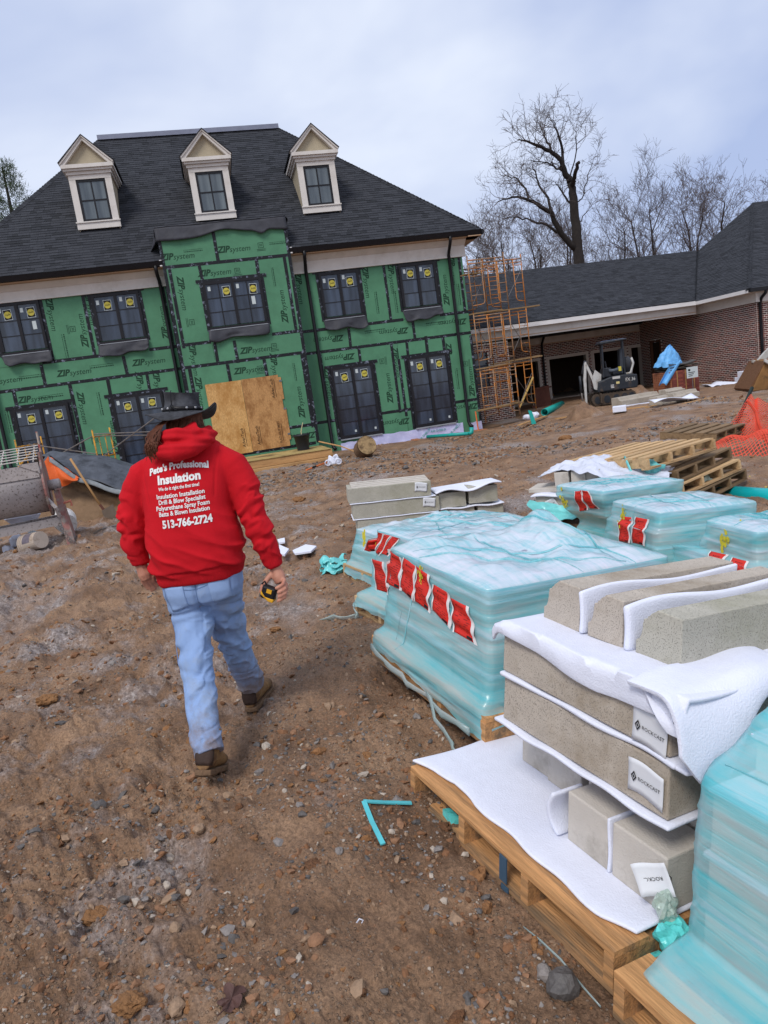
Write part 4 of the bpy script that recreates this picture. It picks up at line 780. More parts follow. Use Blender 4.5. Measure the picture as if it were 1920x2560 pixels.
# heaps of dug soil round the excavator
def heap(x, y, rx, ry, h, lb_, seed, m=None):
    bz = g1(x, y)-.12
    def F(a, b):
        th = a*2*math.pi; r = b; px = math.cos(th)*rx*r; py = math.sin(th)*ry*r; n = float(fbm(px*1.6+seed, py*1.6, 4, .6))
        return (px, py, (h*(1-r**1.7)*(1+1.1*n)+.22*n)+.0)
    o = MB().grid(F, 60, 22).build('soil_heap', m or M_MUD, smooth=True); o.location = (x, y, bz); tag(o, lb_, 'heap', kind='structure')
    return o
for k, (px, py, z, rx, ry, h, lb_) in enumerate([(1610, 962, 0, 2.2, 1.1, .75, 'orange brown heap of dug soil between excavator and brick cube'), (1472, 1042, -.1, .75, .6, .55, 'small block of dug soil under the excavator bucket'), (1420, 985, -.05, 1.6, .8, .4, 'low soil heap before the open garage bay'), (1575, 1000, -.1, 1.7, .6, .5, 'soil bank behind the laid out stone pieces'), (1330, 1010, -.1, 1.1, .7, .35, 'low soil heap under the scaffold'), (1640, 950, 0, 1.4, .8, .5, 'soil heap in the shade by the brick cube')]):
    q = G(px, py, z); heap(q[0], q[1]+.5, rx, ry, h, lb_, 10+k*3)

# mini excavator
EO = G(1530, 1008, -.02); ex = thing('mini_excavator', 'small dark grey and white tracked excavator parked before the garage bays', 'excavator', M=TR(*EO) @ RZ(rad(-8)) @ Matrix.Diagonal((.84, .9, 1.02, 1)))
M_EXD = mat('dark_machine_paint', '262a31', .42, .2, 5, .06, 40, dirt='5d4c3c', dscale=2.5, dlo=.56, dhi=.72); M_EXW = mat('white_machine_paint', 'b3b2b0', .45, .08, 5, .06, 40, dirt='7a6a58', dscale=3, dlo=.52, dhi=.68); M_TRK = mat('muddy_track', '4a3f36', .9, .3, 7, .4, 25)
for y in (-.55, .45):
    t = MB(); pr = []
    for a in np.linspace(math.pi/2, 3*math.pi/2, 9): pr.append((-.75+.2*math.cos(a), .21+.2*math.sin(a)))
    for a in np.linspace(-math.pi/2, math.pi/2, 9): pr.append((.75+.2*math.cos(a), .21+.2*math.sin(a)))
    t.prism(pr, .26, TR(0, y+.26, 0) @ RX(rad(90)))
    for k in range(22):
        s = k/22*3.9-1.95; x = -.75+1.5*(k % 11)/10; z = .41 if k < 11 else .0; t.box(x-.03, x+.03, y, y+.26, z, z+.025)
    tk = t.build('track', M_TRK, ex, bevel=.01)
    for x in (-.7, -.3, .1, .45, .75): MB().lathe([(.001, -.01), (.14, -.01), (.14, .01), (.001, .01)], 12, TR(x, y-.012, .2) @ RX(rad(90)), cap=False).build('track_wheel', M_EXD, tk)
MB().box(-.4, .4, -.35, .35, .3, .47).build('undercarriage', M_EXD, ex)
MB().box(-.62, -.56, -.8, .8, .1, .45).build('dozer_blade', M_TRK, ex)
bd = MB(); bd.prism([(-.7, .48), (1.0, .48), (1.05, .62), (1.03, .95), (.45, 1.0), (-.1, .98), (-.62, .85)], 1.25, TR(0, .62, 0) @ RX(rad(90))); bdo = bd.build('body', M_EXD, ex, bevel=.04)
t = MB(); put_text(t, text('EX 36', .17, .012, .1), TR(.72, -.632, .8) @ FACE); t.build('lettering', M_EXW, bdo); MB().box(-.02, .3, -.637, -.631, .88, .97).build('label', M_EXW, bdo); MB().box(.12, .26, -.637, -.631, .70, .78).build('label', mat('yellow_label', 'c9b980', .6), bdo)
for k in range(3): MB().box(-.12, .02, -.637, -.629, .58+.045*k, .60+.045*k).build('vent', M_WHITE, bdo)
MB().prism([(-.42, .98), (.0, .98), (.02, 1.3), (-.3, 1.32)], .7, TR(0, .35, 0) @ RX(rad(90))).build('console', M_EXD, ex, bevel=.03)
se = MB(); se.box(.1, .55, -.25, .28, 1.0, 1.22); se.prism([(.42, 1.2), (.62, 1.2), (.66, 1.75), (.58, 1.95), (.46, 1.9)], .5, TR(0, .27, 0) @ RX(rad(90))); se.build('seat', mat('seat_vinyl', '363b44', .5), ex, bevel=.05)
for (x, y, x1) in ((-.32, -.5, -.36), (.55, -.5, .55), (.72, .5, .7), (-.2, .5, -.22)): MB().bar((x1, y, .98), (x, y, 2.2), .07, .06).build('canopy_post', M_EXD, ex)
cr = MB(); cr.prism([(-.42, 2.16), (.72, 2.2), (.72, 2.26), (-.40, 2.24)], 1.2, TR(0, .6, 0) @ RX(rad(90))); cr.build('canopy', M_EXD, ex, bevel=.03); MB().box(-.36, .62, -.55, .55, 2.262, 2.27).build('canopy_sky_sheen', mat('canopy_sheen', '8d9fbd', .18, .05), ex)  # pale blue top sheet paints sky light onto the dark canopy
MB().tube([(.62, -.4, 1.0), (.82, -.4, 1.02), (.95, -.42, 1.35), (.88, -.42, 1.55)], .05, 8).build('rear_guard', M_EXW, ex, smooth=True); MB().lathe([(.001, 0), (.16, 0), (.18, .45), (.12, .55), (.001, .56)], 12, TR(.8, .1, 1.05)).build('filter_can', M_GREYP, ex, smooth=True)
MB().tube([(-.1, -.4, 1.2), (.1, -.42, 1.18), (.35, -.42, 1.22)], .06, 8).build('armrest', mat('armrest', '4d5560', .5), ex, smooth=True); MB().box(.3, .42, -.48, -.4, 1.14, 1.3).build('label', mat('sticker_yellow', 'cdbf3f'), ex)
for x, y in ((-.12, -.1), (-.1, .15)): MB().tube([(x, y, 1.3), (x-.04, y, 1.55)], .02, 6).build('lever', M_EXD, ex)
bm_ = MB(); bm_.prism([(-.5, .75), (-.42, .55), (-.7, .9), (-.95, 1.5), (-1.02, 1.62), (-1.10, 1.6), (-1.03, 1.4), (-.82, .9)], .2, TR(0, -.1, 0) @ RX(rad(90))); bm_.build('boom', M_EXW, ex, bevel=.02)
bm_ = MB(); bm_.prism([(-1.0, 1.63), (-1.1, 1.6), (-1.2, 1.0), (-1.2, .05), (-1.12, .05), (-1.08, .9)], .17, TR(0, -.16, 0) @ RX(rad(90))); bm_.build('stick', M_EXW, ex, bevel=.02)
MB().tube([(-1.28, -.2, .05), (-1.32, -.2, .65)], .035, 8).build('ram', M_STEEL, ex, smooth=True); MB().tube([(-1.32, -.2, .55), (-1.32, -.2, 1.15)], .06, 8).build('ram', M_EXD, ex, smooth=True); MB().tube([(-1.2, -.22, 1.2), (-1.02, -.22, 1.66)], .075, 8).build('ram', M_GREYP, ex, smooth=True)
MB().prism([(-.75, .72), (-.48, .72), (-.42, 1.1), (-.68, 1.3), (-.8, 1.05)], .06, TR(0, -.3, 0) @ RX(rad(90))).build('boom_guard', M_EXW, ex, bevel=.01); MB().hexa([(-.8, -.45, .62), (-.5, -.45, .5), (-.5, -.4, .5), (-.8, -.4, .62), (-.86, -.45, .95), (-.7, -.45, .98), (-.7, -.4, .98), (-.86, -.4, .95)]).build('boom_guard', M_EXW, ex)
for y, o_ in ((-.2, 0), (-.02, .06), (.06, .1)): MB().tube([(-.45, y, .9+o_), (-.7, y, 1.15+o_), (-.98, y, 1.58+o_*.5), (-1.12, y, 1.5), (-1.2, y-.03, 1.1)], .022, 6).build('hose', M_BLACK, ex, smooth=True)
bk = MB(); bk.prism([(-1.32, .1), (-1.05, .12), (-.9, -.1), (-.95, -.3), (-1.2, -.36), (-1.36, -.2)], .5, TR(0, .1, 0) @ RX(rad(90))); bk.build('bucket', M_TRK, ex, bevel=.02)
# brick cube with folded sheet and blue tarp on top, sign stuck before it
CO = G(1694, 990, -.05); cb = thing('brick_cube', 'banded cube of dark red bricks beside the garage side wall', 'brick stack', M=TR(*CO) @ RZ(rad(14)))
M_CBR = [mat('cube_brick_a', '85463c', .85, .2, 20, .2, 90), mat('cube_brick_b', '6f3a34', .85, .2, 20, .2, 90), mat('cube_brick_c', '9a6248', .85, .2, 20, .2, 90)]
o = MB()
for r in range(14):
    for k in range(5):
        o.mi = random.choice((0, 1, 1)); o.box(-.55+k*.222, -.55+k*.222+.217, -.5, -.40, .06+r*.062, .06+r*.062+.059)
    for k in range(9):
        o.mi = 2; o.box(-.62, -.56, -.48+k*.112, -.48+k*.112+.09, .06+r*.062, .06+r*.062+.05)
o.mi = 1; o.box(-.56, .55, -.4, .55, .06, .92); tag(o.build('bricks', M_CBR, cb), kind='stuff')
for x in (-.35, .0, .35): MB().box(x-.015, x+.015, -.507, -.501, .06, .93).build('band', mat('strap_tan', 'a2824e', .5), cb)
pl = thing('notice_board', 'small white printed notice on a thin stake before the brick cube', 'notice', M=TR(*(CO+np.array([.2, -.85, 0]))) @ RZ(rad(10)))
MB().box(-.012, .012, 0, .02, 0, .95).build('stake', M_STEEL, pl); MB().box(-.22, .22, -.012, -.001, .62, 1.0).build('sheet', M_PAPER, pl)
t = MB(); t.add([(-.12+.05*math.cos(a), -.014, .9+.04*math.sin(a)) for a in np.linspace(0, 6.28, 12, endpoint=False)], [tuple(range(12))])
for k in range(3): t.box(-.16, .1-.05*k, -.0145, -.0125, .80-.06*k, .825-.06*k)
t.build('print', M_INKK, pl)
fs = thing('folded_sheet', 'pile of folded black plastic sheeting on top of the brick cube', 'sheeting', M=TR(*(CO+np.array([.05, 0, .93]))) @ RZ(rad(14)))
for k in range(6):
    rag(lambda a, b, k=k: (-.62+a*1.15+.03*math.sin(b*7+k), -.45+b*.9, .035+k*.042+.035*math.sin(a*5+k*1.7)+.02*math.sin(b*9+k)), 14, 8, 'fold', mat('dark_sheet', '3d3a35', .5, .3, 5, .2, 20) if k % 2 else mat('dark_sheet_brown', '5d5348', .6, .3, 5, .2, 20), fs, .015)
M_BLUE = mat('blue_tarp', '65a6dc', .45, .15, 3, .3, 14)
bt_ = thing('blue_tarp', 'crumpled bright blue tarp draped over the brick cube and down its left side', 'tarp', M=TR(*(CO+np.array([-.25, -.1, 1.12]))) @ RZ(rad(8)))
def btF(a, b):
    th = a*2*math.pi; r = .46*(1-b)**.75*(1+.16*math.sin(th*3+1)+.1*math.sin(th*5)); n = float(fbm(a*14, b*8, 3))*1.3; return (-.05+r*math.cos(th)*1.05+.12*b, r*.8*math.sin(th), .72*b**.8+.14*n)
rag(btF, 40, 14, 'crumple', M_BLUE, bt_, .008, smooth=False); rag(lambda a, b: (-.15-.62*b+.36*a-.1*a*b, -.42+.1*math.sin(a*6)*b-.08*b, .12-.72*b+.05*math.sin(a*9+b*3)), 14, 10, 'hanging_flap', M_BLUE, bt_, .008)
# stone pieces laid out on boards
SO = G(1650, 1012, -.1)
def at5(px, py, z): return G(px, py, z)
def slab(px0, py0, px1, py1, w_, h_, lb_, z=-.02, m=None, prof=None):
    a, b = Vector(G(px0, py0, z)), Vector(G(px1, py1, z)); d = (b-a); L_ = d.length; M = frame((a.x, a.y, a.z), d); o = MB()
    pr = prof or [(0, 0), (w_, 0), (w_, h_), (w_*.35, h_), (w_*.25, h_*.7), (0, h_*.6)]
    o.prism(pr, L_, M @ Matrix(((0, 0, 1, 0), (1, 0, 0, 0), (0, 1, 0, 0), (0, 0, 0, 1)))); ob = o.build('stone_piece', m or M_STONE, bevel=.012); tag(ob, lb_, 'stone piece', 'cast stone pieces laid out on boards'); return ob
slab(1556, 1016, 1654, 998, .5, .30, 'long grey trough-shaped stone piece, leftmost of the laid out stones')
slab(1655, 1012, 1692, 1004, .45, .26, 'short upright stone block in the middle of the laid out stones')
slab(1692, 1006, 1718, 1001, .4, .3, 'squared stone block with a notch, right of the middle block'); slab(1705, 998, 1750, 990, .42, .26, 'long pale stone at the right end of the laid out stones', .0)
slab(1672, 986, 1714, 978, .4, .16, 'flat stone resting across the other laid out stones', .22)
q = rag(lambda a, b: tuple(Vector(G(1640+a*110, 1010-a*20, .1))+Vector((0, .1+b*.5, .03+.08*math.sin(a*5+b*2)))), 14, 6, 'foam_sheet', M_FOAM, None, .02); tag(q, 'white foam sheet trailing over the laid out stones', 'foam sheet')
for (x0, y0, x1, y1, lb_) in [(1530, 1032, 1620, 1022, 'bottom board under the left end of the stones'), (1618, 1026, 1650, 1016, 'board end showing under the middle of the stones'), (1660, 1016, 1712, 1004, 'board beneath the squared stone blocks'), (1710, 1016, 1778, 1000, 'loose board right of the laid out stones'), (1555, 1022, 1650, 1008, 'white faced board under the long grey stone')]:
    a, b = G(x0, y0, -.1), G(x1, y1, -.1); tag(MB().bar(a+(0, 0, .05), b+(0, 0, .05), .14, .09).build('board', M_FOAM if 'white' in lb_ else M_LUM), lb_, 'board', 'boards under the laid out stones')
a, b = Vector(G(1532, 1032, -.02)), Vector(G(1566, 1028, -.02)); M = frame(a, b-a); tag(MB().box(0, (b-a).length, 0, .5, 0, .17, M).build('foam_block', M_FOAM, bevel=.01), 'white foam box on the left end of the stone boards', 'foam block')
# white sheets and blocks by the side wall
def wsF(a, b): p = Vector(G(1781+a*66-b*4, 972-a*9+4*math.sin(a*7)*0, -.12)); return tuple(p+Vector((0, b*.8, .05+.1*b+.07*math.sin(a*8+b*3))))
tag(rag(wsF, 18, 5, 'foam_sheet', M_FOAM, None, .02), 'torn white foam sheet on the ground along the garage side wall', 'foam sheet')
for px, py, z, s, lb_ in [(1858, 957, -.1, .28, 'lower of two white blocks by the garage wall'), (1862, 944, .2, .2, 'upper of two white blocks by the garage wall')]:
    p = G(px, py, z); tag(MB().box(-s, s, -.15, .15, 0, .26).build('foam_block', M_FOAM, bevel=.01), lb_, 'foam block'); bpy.data.objects[-1] if False else None; o = [x for x in COL.objects if x.name.startswith('foam_block')][-1]; o.location = tuple(p); o.rotation_euler = (0, 0, .2)
# sawhorse
q = G(1590, 962, .05); sh = thing('sawhorse', 'grey timber trestle between the excavator and the garage corner', 'trestle', M=TR(*q) @ RZ(rad(15)))
MB().bar((-.55, 0, .72), (.5, 0, .72), .1, .1).build('beam', M_WOODD, sh)
for x in (-.45, .4):
    for y in (-.25, .25): MB().bar((x+.1*(1 if x > 0 else -1), y, 0), (x, 0, .7), .07, .05).build('leg', M_WOODD, sh)
MB().bar((-.4, -.15, .12), (.3, -.1, .62), .06, .04).build('brace', M_WOODD, sh)
# skid steer at the right edge
KO = G(1900, 975, -.05); kd = thing('skid_loader', 'white and black skid loader at the right edge with its muddy bucket lowered', 'loader', M=TR(*KO) @ RZ(rad(-12)))
M_MUDB = mat('muddy_steel', '7d5b37', .9, .3, 3, .4, 12, dirt='4a3a2a', dscale=2, dlo=.5, dhi=.65)
b_ = MB(); pr = [(-.42, .02), (.35, .0), (.55, .35), (.5, .85), (.25, .98), (.05, .92)]; b_.prism(pr, 1.7, TR(0, 1.2, 0) @ RX(rad(90))); b_.build('bucket', M_MUDB, kd, bevel=.03)
MB().prism([(-.42, .03), (.05, .93), (-.02, .80), (-.46, .1)], 1.66, TR(0, 1.18, 0) @ RX(rad(90))).build('bucket_lip', mat('clod_dark', '6c4b33'), kd)
for y in (-.5, .7): MB().prism([(.0, 1.0), (.12, .92), (.3, 1.12), (1.1, 1.85), (2.4, 2.0), (2.4, 1.75), (1.2, 1.6), (.42, .95), (.35, .8), (.1, .8), (-.02, .9)][0:11], .14, TR(0, y, 0) @ RX(rad(90))).build('lift_arm', M_EXW, kd, bevel=.02)
MB().box(.9, 2.6, -.45, .5, .4, 1.2).build('body', M_EXD, kd, bevel=.05); cbn = MB(); cbn.box(1.0, 2.0, -.4, .45, 1.201, 2.1); cbn.build('cab', M_EXD, kd, bevel=.05)
for x in (1.1, 2.2):
    for y in (-.62, .66): MB().lathe([(.001, -.14), (.22, -.14), (.42, -.12), (.44, 0), (.42, .12), (.22, .14), (.001, .14)], 20, TR(x, y, .42) @ RX(rad(90)), cap=False).build('wheel', M_BLACK, kd, smooth=True)
# orange mesh fence sagging from a leaning post
M_NET = mat('orange_net', 'd8503a', .6, .1, 5, 0)
nf = thing('mesh_fence', 'orange plastic safety mesh fence hanging from a leaning dark post', 'fence', (0, 0, 0))
PT = Vector(PY(1869, 988, 13.2)); PB_ = Vector(G(1855, 1040, -.2)); MB().bar(Vector(PY(1881, 968, 13.3)), PT-Vector((.75, .3, 1.15)), .045).build('post', mat('dark_post', '23302e', .6), nf)
c00 = Vector(G(1797, 1116, -.22)); c10 = Vector(G(1935, 1150, -.25)); c01 = PT.copy(); c11 = Vector(PY(1990, 985, 12.5))
def netF(a, b):
    p = c00.lerp(c10, a).lerp(c01.lerp(c11, a), b); p.z += -.12*math.sin(a*3.1)*b+.04*math.sin(a*17+b*9); p.y += .12*math.sin(a*8+b*5); return p
def net(F, nu, nv, name, m, parent, r=.008):
    o = MB()
    for i in range(nu+1): o.tube([F(i/nu, j/nv) for j in range(nv+1)], r, 3, cap=False)
    for j in range(nv+1): o.tube([F(i/nu, j/nv) for i in range(nu+1)], r, 3, cap=False)
    return tag(o.build(name, m, parent), kind='stuff')
net(netF, 32, 25, 'mesh', M_NET, nf, .0065)
d0 = [Vector(PY(x, y, 11.0-.02*k)) for k, (x, y) in enumerate([(1868, 1000), (1890, 1030), (1897, 1060), (1918, 1110), (1935, 1140)])]
MB().tube(d0, .025, 5).build('edge_rope', M_NET, nf)
nf2 = thing('mesh_heap', 'tangled heap of loose orange mesh fallen across the old pallets', 'mesh', (0, 0, 0)); hb = Vector(G(1890, 1190, -.28))
def net2(a, b): return Vector((hb.x-.45+a*1.5+.05*math.sin(b*7+a*4), hb.y-.1+b*1.2+.05*math.sin(a*9), hb.z+.02+.62*math.sin(min(1, b*1.2)*1.4)*(.35+.65*a)+.09*math.sin(a*7+b*6)+.03*math.sin(a*21-b*7)))
net(net2, 36, 26, 'mesh', M_NET, nf2, .006)
def net3(a, b): return Vector((hb.x+.1+a*1.1+.1*math.sin(b*7), hb.y-.35+b*.5+.06*math.sin(a*13), hb.z+.05+.3*a*(1-b)+.06*math.sin(a*9+b*7)))
net(net3, 22, 10, 'mesh', M_NET, nf2, .006)
# stack of empty pallets, loose pallets behind, teal pipe, weeds
PM = TR(2.347, 8.554, .03) @ RY(rad(-4.6)) @ RZ(-1.056)
for k, (dx, dy, dz, rz, m, lb_) in enumerate([(.10, .45, -.24, .12, M_WOODD, 'bottom pallet of the leaning empty pallet stack'), (.05, .38, -.085, .05, M_WOODP, 'third pallet down in the empty pallet stack'), (.03, .30, .07, .10, M_WOODD, 'second pallet down in the empty pallet stack'), (0, 0, .325, 0, M_WOODP, 'pale slatted pallet on top of the empty pallet stack')]):
    pallet(PM @ TR(dx, dy, dz) @ RZ(rz) @ (RX(rad(-2.4)) if k == 3 else RX(0)) @ TR(1.2, 0, 0) @ RZ(rad(90)), lb_, m, L=1.2, W=1.2, nd=7, bw=.050 if k == 3 else .062, group='empty pallets in a stack')
q = G(1850, 1120, -.15); pallet(TR(q[0]-.4, q[1]+.0, .02) @ RZ(rad(40)) @ RX(rad(4)), 'weathered grey pallet tipped beside the orange mesh', M_WOODD, nd=5, group='empty pallets in a stack'); pallet(TR(q[0]-.1, q[1]+.4, -.2) @ RZ(rad(30)), 'weathered grey pallet flat on the ground behind the stack', M_WOODD, nd=5, group='empty pallets in a stack')
t = PM @ Vector((.78, .12, .40)); M_CY = mat('cyan_film', '6cc4c4', .3, .15, 5, .4, 14, spec=.5)
for pth, lb_ in (([(.82, .1, .45), (.95, -.02, .42), (1.0, .0, .2), (1.08, .02, .02)], 'knotted cyan strap hanging on the pallet stack'), ([(.9, .02, .44), (1.08, .12, .36), (1.22, .25, .3)], 'loose end of cyan film on the pallet stack')):
    tag(MB().tube([PM @ Vector(p) for p in pth], [.03, .025, .028, .012][:len(pth)], 6, sq=.4).build('film_strap', M_CY, smooth=True), lb_, 'strap')
for (u, v, z, s, lb_) in ((1.05, .2, .3, .1, 'wad of torn cyan film tied to the pallet stack'), (1.02, 1.1, -.12, .12, 'pale plastic bag at the foot of the pallet stack')):
    p = PM @ Vector((u, v, z)); V0, F0 = ico(3); o = MB(); o.add(V0*s*(1+1.1*fbm(V0[:, 0]*2.3+s*90, V0[:, 1]*2.3+V0[:, 2]*1.9, 4, .65))[:, None]+np.array(p), [tuple(f) for f in F0]); tag(o.build('plastic_wad', M_CY if 'cyan' in lb_ else mat('pale_bag', 'a9b8a8', .4, .1), smooth=False), lb_, 'plastic')
a, b = G(1803, 1256, -.28), G(2060, 1280, -.28); pp = MB(); pp.tube([Vector(a)+Vector((0, 0, .105)), Vector(b)+Vector((0, 0, .105))], .105, 24, cap=False); ppo = pp.build('drain_pipe', mat('bright_teal_pipe', '12a5ab', .35, .05, 3, .02, dirt='3f8f8d', dscale=2, dlo=.6, dhi=.8), smooth=True, solid=.012); tag(ppo, 'fat bright teal pipe lying by the weeds at the right edge', 'pipe')
gb = MB(); fb = MB(); rng = random.Random(4)
for k in range(1500):
    px = rng.uniform(1800, 1990); py = rng.uniform(1196, 1262); p = Vector(G(px, py, -.27)); h = rng.uniform(.04, .16); a = rng.uniform(0, 6.28); d = Vector((math.cos(a)*.05, math.sin(a)*.05, h)); s = Vector((-math.sin(a), math.cos(a), 0))*rng.uniform(.006, .022)
    gb.mi = rng.choice((0, 0, 1)); gb.add([p-s, p+s, p+d*.6+s*1.4, p+d*1.0, p+d*.6-s*1.4], [(0, 1, 2, 3, 4)])
    if rng.random() < .05:
        c = p+Vector((0, 0, h+.02)); fb.lathe([(.001, -.006), (.014, 0), (.001, .008)], 6, TR(*c), cap=False)
tag(gb.build('grass', [mat('weed_green', '4c6b2a', .7, .3, 4, 0), mat('weed_light', '6f8a35', .7, .3, 4, 0)]), 'low green weeds beside the fat teal pipe', kind='stuff'); tag(fb.build('flowers', mat('yellow_flower', 'd3c531', .7)), 'tiny yellow flowers among the weeds', kind='stuff')
# papers / foam scraps on the mud behind the man
for k, (pts, lb_) in enumerate([([(694, 1352), (712, 1348), (713, 1358), (698, 1361)], 'small white scrap beside the man, topmost of three'), ([(698, 1365), (723, 1376), (712, 1391), (700, 1388)], 'white scrap nearest the right sleeve of the man'), ([(732, 1380), (765, 1365), (792, 1369), (778, 1382), (738, 1388)], 'flat white foam offcut between the man and the stone stack')]):
    o = MB(); P = [Vector(G(x, y, .05)) for x, y in pts]; n = len(P); o.add([p+Vector((0, 0, .0)) for p in P]+[p+Vector((0, 0, .02)) for p in P], [tuple(range(n-1, -1, -1)), tuple(range(n, 2*n))]+[(i, (i+1) % n, n+(i+1) % n, n+i) for i in range(n)]); tag(o.build('foam_scrap', M_FOAM), lb_, 'foam scrap', 'white scraps on the mud')
# ------------------------------------------------------------------ left side: sand heap, tarp, mixer, buckets, shovels, scaffold frames
def sandz(x, y):
    a = (x+6.15)/2.5; b = (y-15.3)/1.75; r2 = a*a+b*b; h = 1.05*np.maximum(0, 1-r2**3.2)*np.clip(1-.42*np.maximum(0, x+6.3), .2, 1); n = fbm(x*1.3, y*1.3, 4, .55, s=70)
    return h*(1+.5*n)+.10*n-.05
o = MB()
def sF(a, b): x = -9+a*6.2; y = 13.3+b*3.6; return (x, y, float(sandz(x, y))-.02+.02*float(fbm(x*8, y*8, 3, s=4)))
sp = o.grid(sF, 130, 80).build('sand_heap', mat('sand', '7f6750', .95, .2, 6, .5, 50, dirt='6a5038', dscale=1.6, dlo=.5, dhi=.66), smooth=True); tag(sp, 'heap of damp tan sand under a tarp left of the man', 'heap', kind='structure')
tr_ = thing('tarp', 'weighted charcoal tarp with an orange underside thrown over the sand heap', 'tarp', (0, 0, 0))
M_TARP = mat('charcoal_tarp', '4b4f57', .6, .25, 5, .35, 16, dirt='2f3238', dscale=3, dlo=.5, dhi=.65); M_TORG = mat('orange_tarp', 'd9632c', .55, .12, 4, .4, 12)
def crest(x): return float(np.interp(x, [-7.6, -7.0, -6.62, -6.23, -5.69, -5.19, -4.6, -3.9], [.75, 1.12, 1.37, 1.26, 1.15, .90, .60, .25]))
def hemz(x): return float(np.interp(x, [-6.3, -6.24, -5.95, -5.75, -5.4, -5.06, -4.6, -3.9], [1.36, 1.32, 1.02, .84, .67, .49, .30, .1]))
def tpF(a, b):
    x0 = -6.27+a*2.4; x = x0-.75*(1-a)*min(1, b/.45)-.1*b; y0, z0 = 13.70, hemz(x0); y1, z1 = 14.6, crest(x)+.02; y2, z2 = 16.6, .2
    if b < .45: t = b/.45; y = y0+(y1-y0)*t; z = z0+(max(z1, z0)-z0)*math.sin(t*1.5708)
    else: t = (b-.45)/.55; y = y1+(y2-y1)*t; z = max(z1, z0*(1-t))+(z2-z1)*t*t
    return (x, y, z+.07*float(fbm(x*2.3, y*2.3, 3, s=8))*min(1, b*5)+.015*math.sin(x*9)*(1-b))
rag(tpF, 60, 26, 'sheet', M_TARP, tr_, .012)
def orF(a, b):
    xt = -6.27+a*.53; zt = hemz(xt)-.01; xb, zb = -6.50+a*.74, float(np.interp(a, [0, .2, .5, 1], [.90, .78, .70, .80]))
    return (xb+(xt-xb)*b, 13.64-.09*math.sin(b*3.14)-.05*(1-b)+.035*math.sin(a*11+b*7), zb+(zt-zb)*b+.012*math.sin(a*17+b*5))
rag(orF, 26, 14, 'orange_underside', M_TORG, tr_, .01, smooth=False)
rag(lambda a, b: (-6.22+a*2.0, 13.60-.04*b, hemz(-6.22+a*2.0)+.01-.09*b+.012*math.sin(a*22)), 40, 3, 'hem', mat('tarp_hem', '7d8286', .6, .25, 9, .3, 20), tr_, .012)
rag(lambda a, b: (-6.95+a*.70+.02*math.sin(b*8), 13.78-.1*a-.06*math.sin(b*3), .62+(.74*a**.8)-(.10+.36*a)*b*(1-.2*a)+.03*math.sin(a*9)), 14, 8, 'side_fold', M_TARP, tr_, .012)
# shovels
s0, s1 = Vector(PY(176, 1147, 13.55)), Vector(PY(250, 1262, 13.35)); s2 = Vector(PY(272, 1290, 13.3))
sv = thing('shovel', 'long wooden handled shovel stuck upright in the sand heap', 'shovel', s2); MB().tube([s0-s2, s1-s2], .021, 8).build('handle', mat('shovel_wood', 'a98255', .7, .2), sv, smooth=True); MB().tube([s1-s2, (s1-s2)*.35], .024, 8).build('socket', mat('rust', '5a362c'), sv)
MB().grid(lambda u, v: ((u-.5)*.26+.02+.04*v, -.04+.03*math.cos(u*3.14), .12-.24*v+.1*u), 6, 5).build('blade', mat('muddy_blade', '6f6257', .6, .2, 4, metal=.2), sv, solid=.008)
s0, s1 = Vector(G(300, 1311, .06)), Vector(G(255, 1322, .04)); s2 = Vector(G(236, 1333, .03)); sv = thing('shovel', 'small shovel lying flat on the mud left of the man', 'shovel', s1); MB().tube([s0-s1+(s0-s1)*.6, (0, 0, 0)], .016, 6).build('handle', M_STEEL, sv); MB().grid(lambda u, v: tuple((s2-s1)*(v*1.1)+Vector((.0, (u-.5)*.16*(1-.6*v), .015*math.cos(u*3.1)))), 5, 4).build('blade', mat('muddy_blade', '6f6257'), sv, solid=.008)
# mortar mixer, cut by the left edge of the picture
MO = Vector((-5.25, 11.1, 0)); mxr = thing('mortar_mixer', 'mortar spattered drum mixer on a steel stand at the left edge', 'mixer', MO, rad(20))
M_MIX = mat('mixer_drum', 'a39b99', .5, .12, 5, .2, 40, dirt='5b514b', dscale=26, dlo=.54, dhi=.64); M_MIXR = mat('mixer_red', '8b5f59', .6, .25, 8, .2, 30, dirt='8c837c', dscale=6, dlo=.45, dhi=.6)
def halfdrum(r, x0, x1, cz, a0, a1, n=22): return [((x0, -math.cos(a)*r, cz+math.sin(a)*r), (x1, -math.cos(a)*r, cz+math.sin(a)*r)) for a in np.linspace(a0, a1, n)]
d = MB(); st_ = halfdrum(.42, -1.9, .02, .95, rad(22), rad(-205)); d.add([p for q in st_ for p in q], [(2*i, 2*i+1, 2*i+3, 2*i+2) for i in range(len(st_)-1)]); d.build('drum', M_MIX, mxr, smooth=True, solid=.012)
e = MB(); e.prism([(.47*math.cos(a), .47*math.sin(a)) for a in np.linspace(0, 6.283, 28, endpoint=False)], .03, TR(.02, 0, .92) @ RY(rad(90))); e.box(.021, .049, -.2, .2, 1.2, 1.47); e.build('end_plate', M_MIXR, mxr)
MB().box(-1.9, .0, -.42, -.40, 1.10, 1.30).build('drum_lip', M_MIX, mxr); MB().add([(-.28, -.43, 1.33), (.02, -.43, 1.33), (.02, -.43, 1.16)], [(0, 1, 2)]).build('gusset', M_MIX, mxr, solid=.01)
gr_ = MB()
for y in (-.42, -.3, -.18, -.06, .06, .18): gr_.tube([(-1.9, y, 1.35+.32*(y+.42)), (.02, y, 1.38+.32*(y+.42))], .009, 5)
for k in range(9): x = -1.8+k*.22; gr_.tube([(x, -.44, 1.345), (x, .2, 1.56)], .009, 5)
gr_.build('safety_grate', mat('grate_white', 'b9b3ad', .6, .15, 8), mxr)
